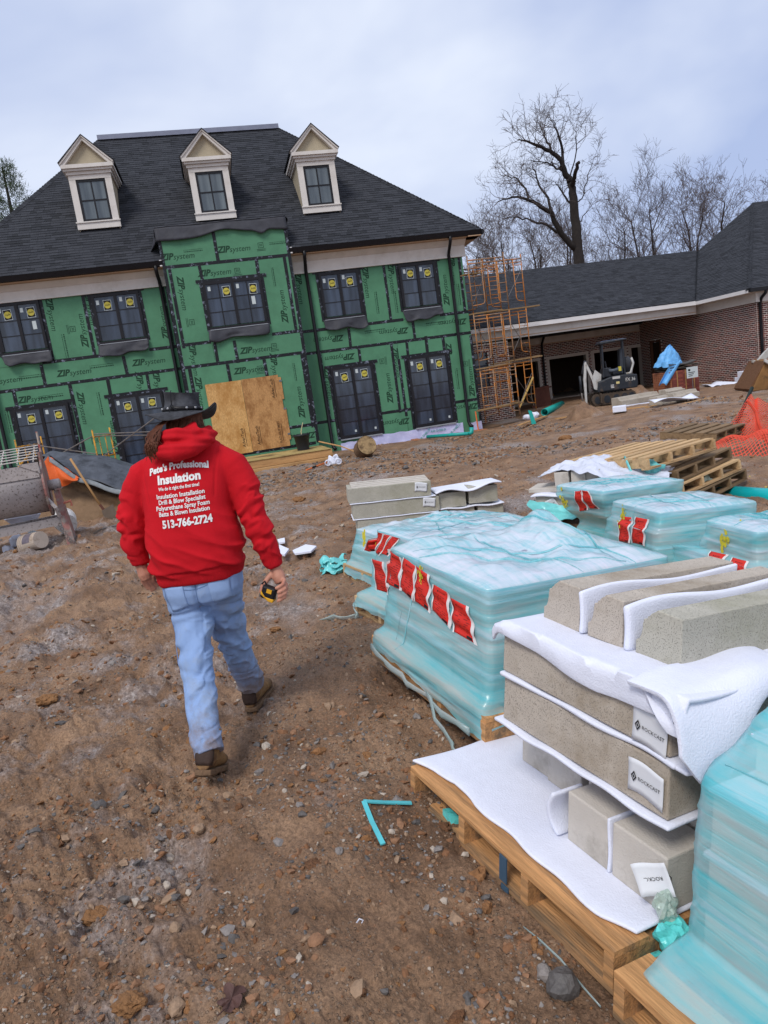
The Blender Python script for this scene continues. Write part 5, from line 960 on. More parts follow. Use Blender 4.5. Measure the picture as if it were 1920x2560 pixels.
MB().tube([(.05, 0, .93), (.22, 0, .93)], .085, 14).build('bearing', M_MIX, mxr, smooth=True); MB().tube([(.2, 0, .93), (.235, 0, .93)], .075, 14).build('bearing_cap', M_MIXR, mxr, smooth=True)
lgm = MB(); lgm.hexa([(.14, -.13, .84), (.22, -.13, .84), (.22, .1, .84), (.14, .1, .84), (.14, -.13, .87), (.26, -.13, .87), (.26, .1, .87), (.14, .1, .87)]); lgm.hexa([(.16, -.3, -.05), (.28, -.3, -.05), (.28, .3, -.05), (.16, .3, -.05), (.12, -.1, .84), (.2, -.1, .84), (.2, .1, .84), (.12, .1, .84)]); lgm.build('leg', M_MIXR, mxr)
MB().bar((-2.0, -.12, .30), (.16, -.12, .36), .06, .13).build('frame_beam', M_MIX, mxr); MB().bar((-2.0, .25, .30), (.16, .25, .36), .06, .13).build('frame_beam', M_MIX, mxr)
MB().tube([(.2, -.1, .62), (.33, -.1, .64), (.33, -.1, .56)], .02, 6).build('latch', mat('latch_pink', 'b06a58', .6), mxr); MB().tube([(.03, -.35, .75), (.12, -.38, .6), (.14, -.3, .45)], .03, 6).build('chute_lever', M_MIX, mxr)
ch = MB()
for k in range(9):
    t_ = k/8; c = Vector((.12+.16*t_, -.32-.02*k % 2, .32-.3*t_-.08*math.sin(t_*3.1))); ch.tube([c+Vector((.022*math.cos(a), 0, .03*math.sin(a))) for a in np.linspace(0, 6.28, 8)], .006, 4, cap=False)
ch.build('chain', M_STEEL, mxr)
MB().tube([(-1.6, -.25, -.1), (-1.6, .3, -.1)], .3, 18).build('wheel', M_BLACK, mxr, smooth=True)
def bucket(M, lb_, m, h=.37, r=.15):
    t = thing('bucket', lb_, 'bucket', M=M, group='buckets by the mixer'); MB().lathe([(.001, 0), (r*.88, 0), (r, h*.8), (r+.012, h*.81), (r+.012, h*.86), (r+.002, h*.87), (r+.002, h*.93), (r+.014, h*.94), (r+.014, h), (r-.006, h), (r*.86, .01), (.001, .01)], 26, cap=False).build('pail', m, t)
    return t
M_BKT = mat('dirty_pail', 'b3a598', .6, .15, 6, .15, 40, dirt='7d6858', dscale=5, dlo=.54, dhi=.7); M_BKW = mat('white_pail', 'cfcbc8', .5, .1, 6, .1, 40, dirt='8f7f72', dscale=4, dlo=.55, dhi=.7)
bq = bucket(TR(-5.30, 10.7, .15) @ RZ(rad(-28)) @ RY(rad(-100)), 'dirty grey bucket tipped over under the mixer beam', M_BKT)
MB().grid(lambda u, v: ((.142+.009*v)*math.cos(-1.5+u*1.2), (.142+.009*v)*math.sin(-1.5+u*1.2), .09+.17*v), 10, 4).build('paper_label', mat('bucket_label', '6c6570', .7, .3, 12, 0), bq, smooth=True)
bucket(TR(-5.40, 11.9, .18) @ RZ(rad(120)) @ RY(rad(80)), 'white bucket on its side behind the mixer beam', M_BKW, .36, .19)
for (x, y, z, s, lb_, m) in [(-5.95, 11.6, .45, (.3, .12, .16), 'bunched white sack behind the mixer frame', M_FOAM), (-5.92, 11.2, .1, (.12, .1, .12), 'crumpled white paper under the mixer', M_FOAM), (-5.75, 11.4, .12, (.14, .1, .1), 'grey rag beside the crumpled paper under the mixer', M_PAPER), (-5.98, 10.95, .03, (.08, .06, .08), 'small white scrap under the mixer wheel', M_FOAM)]:
    V0, F0 = ICO2; o = MB(); o.add(V0*np.array(s)*(1+RNG.normal(0, .14, len(V0)))[:, None]+np.array([x, y, z]), [tuple(f) for f in F0]); tag(o.build('crumpled_bag', m), lb_, 'bag')
# pale lime splash on the mud by the mixer
# two yellow scaffold frames with braces behind the sand heap
M_YSC = mat('yellow_scaffold', 'c08a2c', .6, .25, 9, .15, 60, dirt='7d5a30', dscale=6, dlo=.5, dhi=.6)
yf = thing('scaffold', 'low yellow scaffold bay with long steel braces behind the sand heap', 'scaffold', (0, 0, 0))
def yframe(x, y, z0, z1, w_, dy):
    t = MB(); r = .022; A = Vector((x, y, z0)); B = Vector((x+w_, y+dy, z0)); up = Vector((0, 0, z1-z0))
    for p in (A, B): t.tube([p, p+up], r, 6)
    for f in (.35, .62, .9): t.tube([A+up*f, B+up*f], .018, 6)
    for f in (.3, .65): t.tube([A.lerp(B, f)+up*.35, A.lerp(B, f)+up*.9], .015, 6)
    t.build('scaffold_frame', M_YSC, yf, smooth=True)
yframe(-9.5, 19.0, -.25, 1.75, .28, .9); yframe(-7.42, 19.0, -.25, 1.72, .14, .9)
for a, b in [((-9.25, 19.2, 1.58), (-7.40, 19.0, 1.06)), ((-8.62, 19.0, 1.12), (-7.42, 19.0, 1.56)), ((-7.38, 19.0, 1.60), (-5.6, 19, 1.42)), ((-7.38, 19.0, 1.55), (-5.6, 19, 1.32)), ((-7.28, 19.0, .98), (-5.6, 19, 1.85)), ((-9.7, 19, .9), (-9.3, 19.3, 1.35))]: MB().tube([a, b], .016 if a[0] > -9.6 else .024, 5).build('cross_brace', M_STEEL if a[0] > -9.6 else M_YSC, yf)
pl_ = MB().tube([(-8.9, 18.9, -.3), (-8.85, 18.9, 1.0), (-8.83, 18.9, 1.88)], .03, 6).build('site_post', mat('red_white_post', 'a89a90', .6, .2, 6, dirt='9b3b35', dscale=2.2, dlo=.5, dhi=.56)); tag(pl_, 'thin red and white post behind the mixer grate', 'post')
# ------------------------------------------------------------------ the walking man, seen from behind
MAN = (-.96, 3.40, 0.0)
man = thing('person', 'man in red hoodie, blue jeans and black leather hat walking away with his back turned', 'person', MAN)
M_SKIN = mat('skin', 'b47f6a', .55, .12, 14, .08, 80, dirt='9c5f4e', dscale=9, dlo=.5, dhi=.7)
M_HOOD = mat('red_fleece', 'b91722', .92, .10, 5, .25, 420, spec=.15); M_RIB = mat('red_rib', 'b0151f', .92, .15, 60, .3, 300, stretch=(6, 6, .2), spec=.15)
M_JEAN = mat('light_denim', '849ec8', .85, .12, 5, .25, 300, dirt='8c96a4', dscale=4, dlo=.5, dhi=.75, spec=.2)
M_HAIR = mat('brown_hair', '6a4231', .6, .3, 30, 0); M_LEA = mat('black_leather', '28282c', .72, .3, 8, .2, 60, dirt='4a4c52', dscale=5, dlo=.5, dhi=.7)
M_BOOT = mat('tan_boot', '8a6a46', .8, .25, 10, .25, 60, dirt='5c4330', dscale=6, dlo=.48, dhi=.65); M_BOOTD = mat('dark_boot_leather', '3a2b24', .7, .25, 12, .2, 60); M_SOLE = mat('muddy_sole', '6b5440', .9, .3, 20, .4, 50)
def tubes(L, n=16):
    o = MB()
    for path, rr in L: o.tube(path, rr, n)
    return o
def ell(c, r, M=None, sub=3):
    bm = bmesh.new(); bmesh.ops.create_icosphere(bm, subdivisions=sub, radius=1); o = MB(); v = [Vector((q.co.x*r[0], q.co.y*r[1], q.co.z*r[2])) for q in bm.verts]
    if M is not None: v = [M @ q for q in v]
    o.add([q+Vector(c) for q in v], [tuple(x.index for x in p.verts) for p in bm.faces]); bm.free(); return o
def ring(z, cx, cy, w_, d_, n=32, p=2.4):
    R = []
    for a in np.linspace(0, 2*math.pi, n, endpoint=False):
        c, s = math.cos(a), math.sin(a); R.append((cx+w_*math.copysign(abs(c)**(2/p), c), cy+d_*math.copysign(abs(s)**(2/p), s), z))
    return R
def merge(*ms):
    o = MB()
    for m in ms: o.add(m.v, m.f)
    return o
# body: one continuous mesh (head, neck, trunk, limbs, hands with fingers)
def fingers(segs): return tubes(segs, 10)
lh = [([(-.276, .02, .99), (-.271, .02, .955), (-.264, .02, .925), (-.260, .02, .895)], [.027, .031, .036, .030])]
for k, (x, z1, z2) in enumerate([(-.288, .862, .838), (-.270, .856, .824), (-.252, .860, .830), (-.235, .868, .846)]): lh.append(([(x+.005, .02, .91), (x+.003, .024, .885), (x+.008, .036, z1), (x+.016, .044, z2)], [.0105, .0100, .0092, .0075]))
lh.append(([(-.243, .03, .94), (-.218, .04, .915), (-.206, .045, .885), (-.208, .046, .868)], [.014, .0125, .011, .008]))
rh = [([(.385, -.02, .89), (.392, -.022, .855), (.400, -.03, .825), (.408, -.04, .795)], [.027, .030, .034, .028])]
for k, (z, dx) in enumerate([(.808, 0), (.786, .006), (.764, .004), (.744, -.002)]):
    rh.append(([(.408+dx*.5, -.035, z+.015), (.428+dx, -.060, z+.004), (.424+dx, -.098, z-.008), (.400+dx, -.112, z-.016), (.386+dx, -.112, z-.019)], [.011, .0108, .0102, .0095, .0078]))
rh.append(([(.375, -.025, .85), (.345, -.045, .825), (.318, -.066, .795), (.306, -.078, .768)], [.015, .0135, .0125, .009]))
HC = Vector((.048, .125, 1.622))
face = merge(ell(HC, (.074, .094, .112)), ell(HC+Vector((0, .093, -.005)), (.012, .022, .020)), ell(HC+Vector((0, .07, -.062)), (.045, .03, .035)), ell(HC+Vector((.076, .0, -.005)), (.012, .02, .03)), ell(HC+Vector((-.076, .0, -.005)), (.012, .02, .03)),
    ell(HC+Vector((0, .088, -.048)), (.022, .012, .008)), ell(HC+Vector((.03, .084, .012)), (.014, .01, .009)), ell(HC+Vector((-.03, .084, .012)), (.014, .01, .009)))
bodyp = tubes([([(.05, .09, 1.45), (.05, .10, 1.52), (.048, .115, 1.59)], [.065, .055, .052]), ([(.02, .03, .86), (.02, .03, 1.05), (.02, .04, 1.25), (.04, .07, 1.42), (.05, .09, 1.50)], [.12, .13, .12, .10, .06]),
    ([(-.13, .07, 1.43), (-.235, .05, 1.33), (-.27, .03, 1.2), (-.280, .032, 1.08), (-.276, .022, .985)], [.05, .045, .04, .036, .028]), ([(.20, .07, 1.42), (.285, .04, 1.3), (.31, .0, 1.17), (.35, -.02, 1.03), (.385, -.02, .885)], [.05, .045, .04, .036, .028]),
    ([(-.04, .0, .90), (-.058, -.03, .65), (-.050, -.125, .50), (-.015, -.29, .33), (.018, -.43, .17)], [.08, .065, .055, .048, .04]), ([(.07, .02, .90), (.075, .1, .65), (.07, .17, .48), (.07, .25, .32), (.078, .33, .14)], [.08, .065, .055, .048, .04])])
body = merge(bodyp, tubes(lh, 10), tubes(rh, 10), face).build('body', M_SKIN, man); remesh(body, .0045, 2)
ey = MB()
for s in (-1, 1):
    e_ = ell(HC+Vector((s*.03, .092, .012)), (.010, .008, .008), sub=2); ey.add(e_.v, e_.f)
ey.build('eye', mat('eye_white', 'd8d4cf', .3, .02, 3, 0), man, smooth=True)
# hoodie
tor = [ring(.868, .02, .0, .200, .145), ring(.885, .02, .0, .205, .152), ring(.915, .02, .0, .207, .155), ring(.945, .018, -.005, .226, .168), ring(1.0, .018, -.003, .236, .172), ring(1.1, .016, .0, .224, .165), ring(1.22, .016, .012, .212, .155), ring(1.33, .022, .03, .220, .142), ring(1.41, .032, .05, .226, .126), ring(1.455, .038, .062, .215, .112), ring(1.50, .045, .072, .178, .098), ring(1.53, .05, .08, .135, .086), ring(1.56, .056, .088, .09, .07)]
hm = merge(loft(tor), tubes([([(-.115, .065, 1.440), (-.180, .06, 1.405), (-.236, .05, 1.32), (-.270, .03, 1.21), (-.282, .030, 1.09), (-.278, .022, 1.012)], [.070, .082, .079, .070, .063, .048]), ([(-.279, .022, 1.03), (-.276, .020, .975)], [.046, .044]),
    ([(.19, .065, 1.44), (.252, .05, 1.39), (.295, .03, 1.30), (.315, .0, 1.18), (.350, -.018, 1.04), (.378, -.02, .935)], [.070, .082, .079, .070, .063, .048]), ([(.374, -.02, .945), (.387, -.02, .878)], [.046, .043]),
    ([(-.075, .085, 1.550), (-.072, .0, 1.530), (-.03, -.080, 1.515), (.04, -.112, 1.502), (.110, -.100, 1.512), (.165, -.03, 1.540), (.180, .07, 1.565)], [.03, .036, .040, .044, .042, .036, .03]),
    ([(-.045, .09, 1.575), (-.04, .0, 1.572), (.0, -.060, 1.578), (.05, -.082, 1.582), (.11, -.070, 1.565), (.155, .0, 1.570), (.165, .09, 1.580)], [.026, .032, .036, .038, .034, .032, .026]),
    ([(-.02, .0, 1.56), (.06, -.04, 1.55), (.14, .0, 1.575)], [.06, .065, .06])]))
hood = hm.build('hoodie', M_HOOD, man); remesh(hood, .0065, 11)
def wrinkle(co, no):
    x, y, z = co[:, 0], co[:, 1], co[:, 2]; d = np.zeros(len(co))
    arm = np.maximum(sm(-x, .215, .245), sm(x, .245, .275))*sm(z, 1.5, 1.4); ax = np.where(x < 0, z+x*.2, z-(x-.3)*.5)
    n = fbm(x*6+3, ax*7, 3, .6, s=3)
    d += arm*(.0085*np.sin(ax*70+n*16+x*40)*(.25+1.2*vn(x*9, ax*11, 44))*sm(ax, 1.42, 1.15)*sm(ax, .93, 1.0)+.012*n+.010*(1-np.abs(np.sin(ax*38+x*34+n*12)))**2*vn(x*8, ax*9, 45)*sm(ax, 1.4, 1.2))
    body_ = 1-arm
    lowb = sm(z, 1.14, .98)*sm(z, .895, .94)
    rd = lambda t: (1-np.abs(np.sin(t)))**2
    d += body_*lowb*(.016*rd((z+x*.34+.05*fbm(x*7, z*4, 2, s=5))*36+x*5)*(.2+1.2*vn(x*7, z*9, 6))-.003+.006*fbm(x*9, z*9, 3, s=8))
    d += body_*.008*rd(x*16+z*22+3*fbm(x*3, z*3, 2, s=17))*sm(z, 1.3, 1.12)*sm(z, .95, 1.05)*vn(x*5, z*5, 19)
    d += body_*(.007*fbm(x*5+z*3, z*5-x*2, 3, .6, s=15))*sm(z, 1.45, 1.3)
    d += body_*.010*np.sin((x*1.2+z*1.0)*38+2*fbm(x*4, z*4, 2, s=16))*sm(z, 1.2, 1.05)*sm(np.abs(x-.02), .10, .2)
    hd = sm(z, 1.50, 1.53); d += hd*(.007*fbm(x*16+y*9, z*18, 3, .6, s=25)+.004*np.sin(z*150+x*22+y*25))
    seam = np.exp(-((z-.932)/.006)**2)*body_*.006; d -= seam
    yoke = np.exp(-(((x-.20)+.15*(1.45-z))/.005)**2)*sm(z, 1.25, 1.3)*.004+np.exp(-(((x+.165)-.15*(1.45-z))/.005)**2)*sm(z, 1.25, 1.3)*.004; d -= yoke
    return co+no*d[:, None]
displace(hood, wrinkle)
HB = bvh(hood)
hood.data.materials.append(M_RIB)
for p in hood.data.polygons:
    c_ = p.center
    if (c_.z < .932 and abs(c_.x-.02) < .225) or (c_.x < -.225 and c_.z < 1.025) or (c_.x > .33 and c_.z < .945): p.material_index = 1
# hoodie back print
def fit_text(s, wid, hgt, bold=.022):
    V, F = text(s, 1.0, bold, 0., 1.); xs_ = [p[0] for p in V]; ys_ = [p[1] for p in V]; w_ = max(xs_)-min(xs_); cx_ = (max(xs_)+min(xs_))/2; h_ = .72
    return [((a-cx_)*wid/w_, b*hgt/h_) for a, b in V], F
pm = MB()
for s, wd, hg, cx_, cz_, sl, cu in [("Pete's Professional", .285, .031, .022, 1.432, .02, .018), ('Insulation', .205, .040, .022, 1.382, .0, .0), ('We do it right the first time!', .195, .016, .018, 1.342, 0, 0), ('Insulation Installation', .228, .021, .022, 1.308, 0, 0), ('Drill & Blow Specialist', .222, .021, .026, 1.281, 0, 0), ('Polyurethane Spray Foam', .252, .021, .026, 1.254, 0, 0), ('Batts & Blown Insulation', .238, .021, .030, 1.227, 0, 0), ('513-766-2724', .235, .036, .038, 1.178, 0, 0)]:
    V, F = fit_text(s, wd, hg, .042 if hg > .03 else .024)
    P = []
    for a, b in V:
        x = cx_+a; z = cz_+b+cu*(1-(a/(wd/2))**2)-cu*.5
        h, n_, _, _ = HB.ray_cast(Vector((x, -1, z)), Vector((0, 1, 0))); P.append((x, (h.y if h else -.15)-.0035, z))
    pm.add(P, F)
pm.build('back_print', mat('white_print', 'dadada', .7, .04, 5, 0), hood)
# jeans
hp = [ring(.93, .02, .015, .19, .135), ring(.88, .018, .01, .198, .145), ring(.82, .016, .005, .197, .148), ring(.775, .014, .008, .185, .14), ring(.75, .013, .01, .15, .11)]
jm = merge(loft(hp), tubes([([(-.065, .0, .83), (-.068, -.015, .74), (-.062, -.03, .65), (-.050, -.125, .52), (-.024, -.255, .37), (.000, -.36, .26), (.018, -.425, .185), (.024, -.44, .160)], [.108, .104, .093, .079, .073, .071, .071, .072]),
    ([(.090, .015, .83), (.086, .05, .74), (.074, .10, .65), (.068, .165, .50), (.070, .235, .36), (.078, .295, .24), (.083, .33, .17), (.084, .345, .135)], [.108, .104, .094, .082, .079, .077, .077, .078])]))
jean = jm.build('jeans', M_JEAN, man); remesh(jean, .0065, 5)
def jw(co, no):
    x, y, z = co[:, 0], co[:, 1], co[:, 2]; s = np.where(x < .01, -1., 1.); off = np.where(s > 0, .09, 0); zz = z-off; n = fbm(x*7+s*3, zz*8, 3, .6, s=33)
    lo = sm(zz, .58, .10); rd = lambda t: (1-np.abs(np.sin(t)))**2
    d = lo*(.016*rd(zz*30+n*9+x*16*s)*(.2+1.3*vn(x*9, zz*9, 36))-.004)+.007*n
    d += .010*rd(zz*24-x*30*s+n*8+y*6)*sm(zz, .78, .6)*sm(zz, .2, .4)*vn(x*6, zz*6, 39)
    d += .010*np.sin((zz*1.0+x*.9*s)*46+n*6)*np.exp(-((zz-.50)/.12)**2)
    d -= .014*np.exp(-((x-.012)/.012)**2)*sm(z, .70, .78)*(y < .05)*1.0
    d -= .010*np.exp(-((z-(.735-.12*np.abs(x-.012)))/.012)**2)*(y < .03)
    d -= .004*np.exp(-((zz-.178)/.004)**2)
    return co+no*d[:, None]
displace(jean, jw); JB = bvh(jean)
def muddy(m):
    t = m.node_tree; L = t.links.new; b = t.nodes['Principled BSDF']; src = b.inputs['Base Color'].links[0].from_socket; co = N_(t, 'ShaderNodeTexCoord'); sx = N_(t, 'ShaderNodeSeparateXYZ'); L(co.outputs['Object'], sx.inputs[0])
    n = N_(t, 'ShaderNodeTexNoise'); n.inputs['Scale'].default_value = 14; n.inputs['Detail'].default_value = 6; n.inputs['Roughness'].default_value = .7; L(co.outputs['Object'], n.inputs[0])
    k = N_(t, 'ShaderNodeMath', operation='MULTIPLY_ADD'); L(n.outputs[0], k.inputs[0]); k.inputs[1].default_value = -.7; L(sx.outputs[2], k.inputs[2])
    r = N_(t, 'ShaderNodeMapRange'); r.inputs[1].default_value = .02; r.inputs[2].default_value = -.22; r.inputs[3].default_value = 0; r.inputs[4].default_value = .75; L(k.outputs[0], r.inputs[0])
    q = N_(t, 'ShaderNodeMix', data_type='RGBA'); L(r.outputs[0], q.inputs[0]); L(src, q.inputs[6]); q.inputs[7].default_value = (*lin('7a6450'), 1); L(q.outputs[2], b.inputs['Base Color'])
muddy(M_JEAN)
def stitch(lines, parent, m, w_=.0022):
    for ln in lines:
        P = []
        for (a, b) in zip(ln[:-1], ln[1:]):
            for t_ in np.linspace(0, 1, 9):
                x, z = a[0]+(b[0]-a[0])*t_, a[1]+(b[1]-a[1])*t_; h = JB.ray_cast(Vector((x, -1.2, z)), Vector((0, 1, 0)))[0]
                if h: P.append(h+Vector((0, -.001, 0)))
        if len(P) > 2: MB().tube(P, w_, 5, sq=.6).build('seam', m, parent)
M_SEAM = mat('denim_seam', '5c769f', .8, .1, 20, .2)
stitch([[(.012, .90), (.012, .76)], [(-.165, .872), (.012, .845), (.185, .892)], [(-.150, .70), (-.128, .5), (-.10, .3)], [(-.150, .862), (-.146, .80), (-.125, .745), (-.080, .75), (-.037, .768), (-.044, .87)], [(-.140, .80), (-.09, .79), (-.045, .81)], [(.078, .872), (.087, .768), (.128, .764), (.168, .778), (.172, .882)], [(.085, .815), (.128, .80), (.168, .82)]], jean, M_SEAM)
def patch(B, pts, nu, nv, off, name, m, parent, dirv=(0, 1, 0)):
    """thin patch laid on a surface: pts = four corners in x,z"""
    (a, b, c, d) = [np.array(p, float) for p in pts]
    def F(u, v):
        p = (a*(1-u)+b*u)*(1-v)+(d*(1-u)+c*u)*v; h = B.ray_cast(Vector((p[0], -1, p[1])), Vector(dirv))[0]; return (p[0], (h.y if h else 0)-off, p[1])
    return MB().grid(F, nu, nv).build(name, m, parent, smooth=True, solid=.004)
M_JEANP = mat('denim_pocket', '8aa3cb', .85, .1, 5, .25, 300, spec=.2)
patch(JB, [(-.150, .865), (-.045, .872), (-.035, .765), (-.125, .745)], 10, 10, .002, 'back_pocket', M_JEANP, jean); patch(JB, [(.075, .875), (.175, .885), (.170, .775), (.085, .765)], 10, 10, .002, 'back_pocket', M_JEANP, jean)
# boots
def boot(M, name='boot'):
    r_ = MB()
    rs = []
    for (y, w_, h, zb) in [(-.135, .030, .09, .02), (-.125, .040, .13, .018), (-.09, .046, .15, .018), (-.03, .045, .14, .018), (.04, .047, .10, .018), (.10, .052, .075, .018), (.145, .048, .062, .02), (.168, .030, .045, .025)]:
        rs.append([(w_*math.cos(a), y, zb+max(0, h/2+h/2*math.sin(a)) if True else 0) for a in np.linspace(0, 2*math.pi, 20, endpoint=False)])
    u_ = merge(loft(rs), tubes([([(0, -.06, .06), (0, -.055, .15), (0, -.05, .20)], [.05, .05, .052])]))
    b_ = u_.build(name, M_BOOT, man); b_.matrix_local = M; remesh(b_, .006, 3)
    so = MB(); out = [(.0, -.142), (.034, -.128), (.043, -.08), (.040, -.01), (.052, .07), (.05, .13), (.030, .17), (0, .18), (-.030, .17), (-.05, .13), (-.052, .07), (-.040, -.01), (-.043, -.08), (-.034, -.128)]
    so.prism([(x*1.06, y*1.02) for x, y in out], .024, TR(0, 0, .002)); 
    for y in np.arange(-.12, .16, .026): so.box(-.036, .036, y, y+.013, -.006, .0018)
    so.build('sole', M_SOLE, b_, bevel=.003)
    BB = bvh(b_)
    def F(u, v):
        a = rad(-90)+(u-.5)*rad(70); z = .045+v*.12; d = Vector((math.cos(a), math.sin(a), 0)); c = Vector((0, -.06, z)); h = BB.ray_cast(c+d*.3, -d)[0]; return (h+d*.0025) if h else c+d*.05
    MB().grid(F, 10, 8).build('heel_panel', M_BOOTD, b_, smooth=True, solid=.003)
    return b_
boot(TR(-.004, -.405, .045) @ RY(rad(10)) @ RX(rad(-24)) @ RZ(rad(-3)))
boot(TR(.088, .42, .0) @ RZ(rad(-10)))
# hat with band, conchos and lace
hat = MB()
HM_ = TR(.046, .118, 1.686) @ RY(rad(5)) @ RX(rad(-4))
for s_ in (1,):
    def brimF(u, v):
        a = u*2*math.pi; r = .088+v*.088; c, s = math.cos(a), math.sin(a)
        up = .046*(v**1.8)*max(0, c)**3+.012*(v**2)*max(0, -c)**3-.030*v**1.5*max(0, -s)**2-.03*v*max(0, s)**2-.012*v+.006*math.sin(a*5+1)*v
        return HM_ @ Vector((r*c*1.02-.018*max(0, c)**3*v**2, r*s*1.08, up))
    hat.grid(brimF, 48, 8)
hato = hat.build('hat', M_LEA, man, smooth=True, solid=.004)
def crownF(u, v):
    a = u*2*math.pi; c, s = math.cos(a), math.sin(a)
    if v < .7: t = v/.7; r = .092-.012*math.sin(t*2.2)+.002*t; z = .092*t; z += .006*math.sin(a*2+.5)*t; r *= 1+.03*math.sin(a*3+2)*t
    else: t = (v-.7)/.3; r = .086*(1-t)+.001; z = .092+.006*math.sin(a*2+.5)*(1-t)-.022*math.sin(t*1.57)+.008*math.sin(t*3.14)
    return HM_ @ Vector((r*c, r*s*1.12, z))
MB().grid(crownF, 48, 24).build('crown', M_LEA, hato, smooth=True)
bnd = MB(); bnd.grid(lambda u, v: HM_ @ Vector((.0945*math.cos(u*6.2832), .0945*1.12*math.sin(u*6.2832), .004+.018*v)), 48, 2); bnd.build('hat_band', mat('band_leather', '1b1a1c', .5, .2, 9, .1), hato, smooth=True, solid=.004)
for a in (-152, -118, -62, -35, -8):
    a = rad(a); d = Vector((math.cos(a), 1.12*math.sin(a), 0)); M = HM_ @ TR(d.x*.099, d.y*.099, .014) @ RZ(a) @ RY(rad(90)); MB().lathe([(.001, .002), (.006, .0015), (.007, -.002)], 12, M, cap=False).build('concho', mat('silver', '9a9a9c', .35, .1, metal=.8), hato, smooth=True)
lc = MB(); c0 = HM_ @ Vector((-.02, -.112, .02))
for pth in ([(0, 0, 0), (.002, -.004, .035), (.004, .0, .068), (.006, .012, .078)], [(0, 0, 0), (-.012, -.006, -.012), (-.016, -.008, -.022)], [(0, 0, 0), (.012, -.006, -.014), (.02, -.008, -.016)], [(-.008, -.004, .004), (0, -.01, .012), (.009, -.004, .003), (0, -.008, -.006), (-.008, -.004, .004)]): lc.tube([c0+Vector(p) for p in pth], .0022, 5)
lc.build('lace', M_BLACK, hato)
# hair: tucked under the hat and a long tail over the left shoulder
hr = MB(); rng = random.Random(3)
for k in range(420):
    a = rng.uniform(rad(165), rad(375)); c, s = math.cos(a), math.sin(a); p0 = Vector((.048+.080*c, .125+.100*s, 1.675)); l = rng.uniform(.05, .10); p1 = p0+Vector((.004*rng.gauss(0, 1), -.006, -l*.6)); p2 = p1+Vector((rng.gauss(0, .008), .01*rng.gauss(0, 1), -l*.6)); hr.tube([p0, p1, p2], [.0035, .003, .0012], 3, cap=False)
for k in range(230):
    t = rng.random(); p0 = Vector((-.040+.045*t, .05-.055*t, 1.655)); e = Vector((-.098+.050*t+rng.gauss(0, .016), -.055-.045*t, 1.520-.06*rng.random()**2+.03*t)); m_ = Vector((-.090+.055*t+rng.gauss(0, .010), -.045-.06*t, 1.590+rng.gauss(0, .010))); m0 = Vector((-.065+.05*t, .0-.06*t, 1.635)); hr.tube([p0, m0, m_, m_.lerp(e, .55)+Vector((-.008+rng.gauss(0, .004), -.018, 0)), e], [.0028, .0026, .0024, .002, .0008], 3, cap=False)
for k in range(90):
    t = rng.random(); p0 = Vector((.0+.11*t, .03-.02*t, 1.65)); e = p0+Vector((rng.gauss(-.01, .012), -.03, -.07-.03*rng.random())); m_ = p0.lerp(e, .5)+Vector((rng.gauss(0, .006), -.016, .005)); hr.tube([p0, m_, e], [.0028, .0022, .001], 3, cap=False)
hr.build('hair', [M_HAIR], man)
# tape measure in his right hand
tm = thing('tape_measure', 'black and yellow tape measure held in the right hand of the man', 'tape measure', M=TR(MAN[0]+.350, MAN[1]-.088, MAN[2]+.768) @ RZ(rad(-15)) @ RY(rad(24)))
M_TMB = mat('tape_rubber', '17171a', .5, .2, 9, .1); M_TMY = mat('tape_yellow', 'd09a24', .45, .1, 9, .05)
MB().box(-.036, .036, -.020, .020, -.034, .034).build('case', M_TMB, tm, bevel=.010); MB().box(-.008, .018, -.0235, -.019, .004, .024).build('label', M_TMY, tm); MB().prism([(-.036, -.014), (.01, -.038), (.036, -.038), (.036, -.020), (-.008, -.020), (-.037, .004)], .046, TR(0, .023, 0) @ RX(rad(90))).build('bumper', M_TMY, tm, bevel=.004)
MB().tube([(-.02, 0, .03), (-.034, -.004, .050), (-.046, 0, .030)], .005, 6).build('clip', M_TMB, tm); MB().box(-.044, -.037, -.012, .012, -.034, -.016).build('hook', M_STEEL, tm)
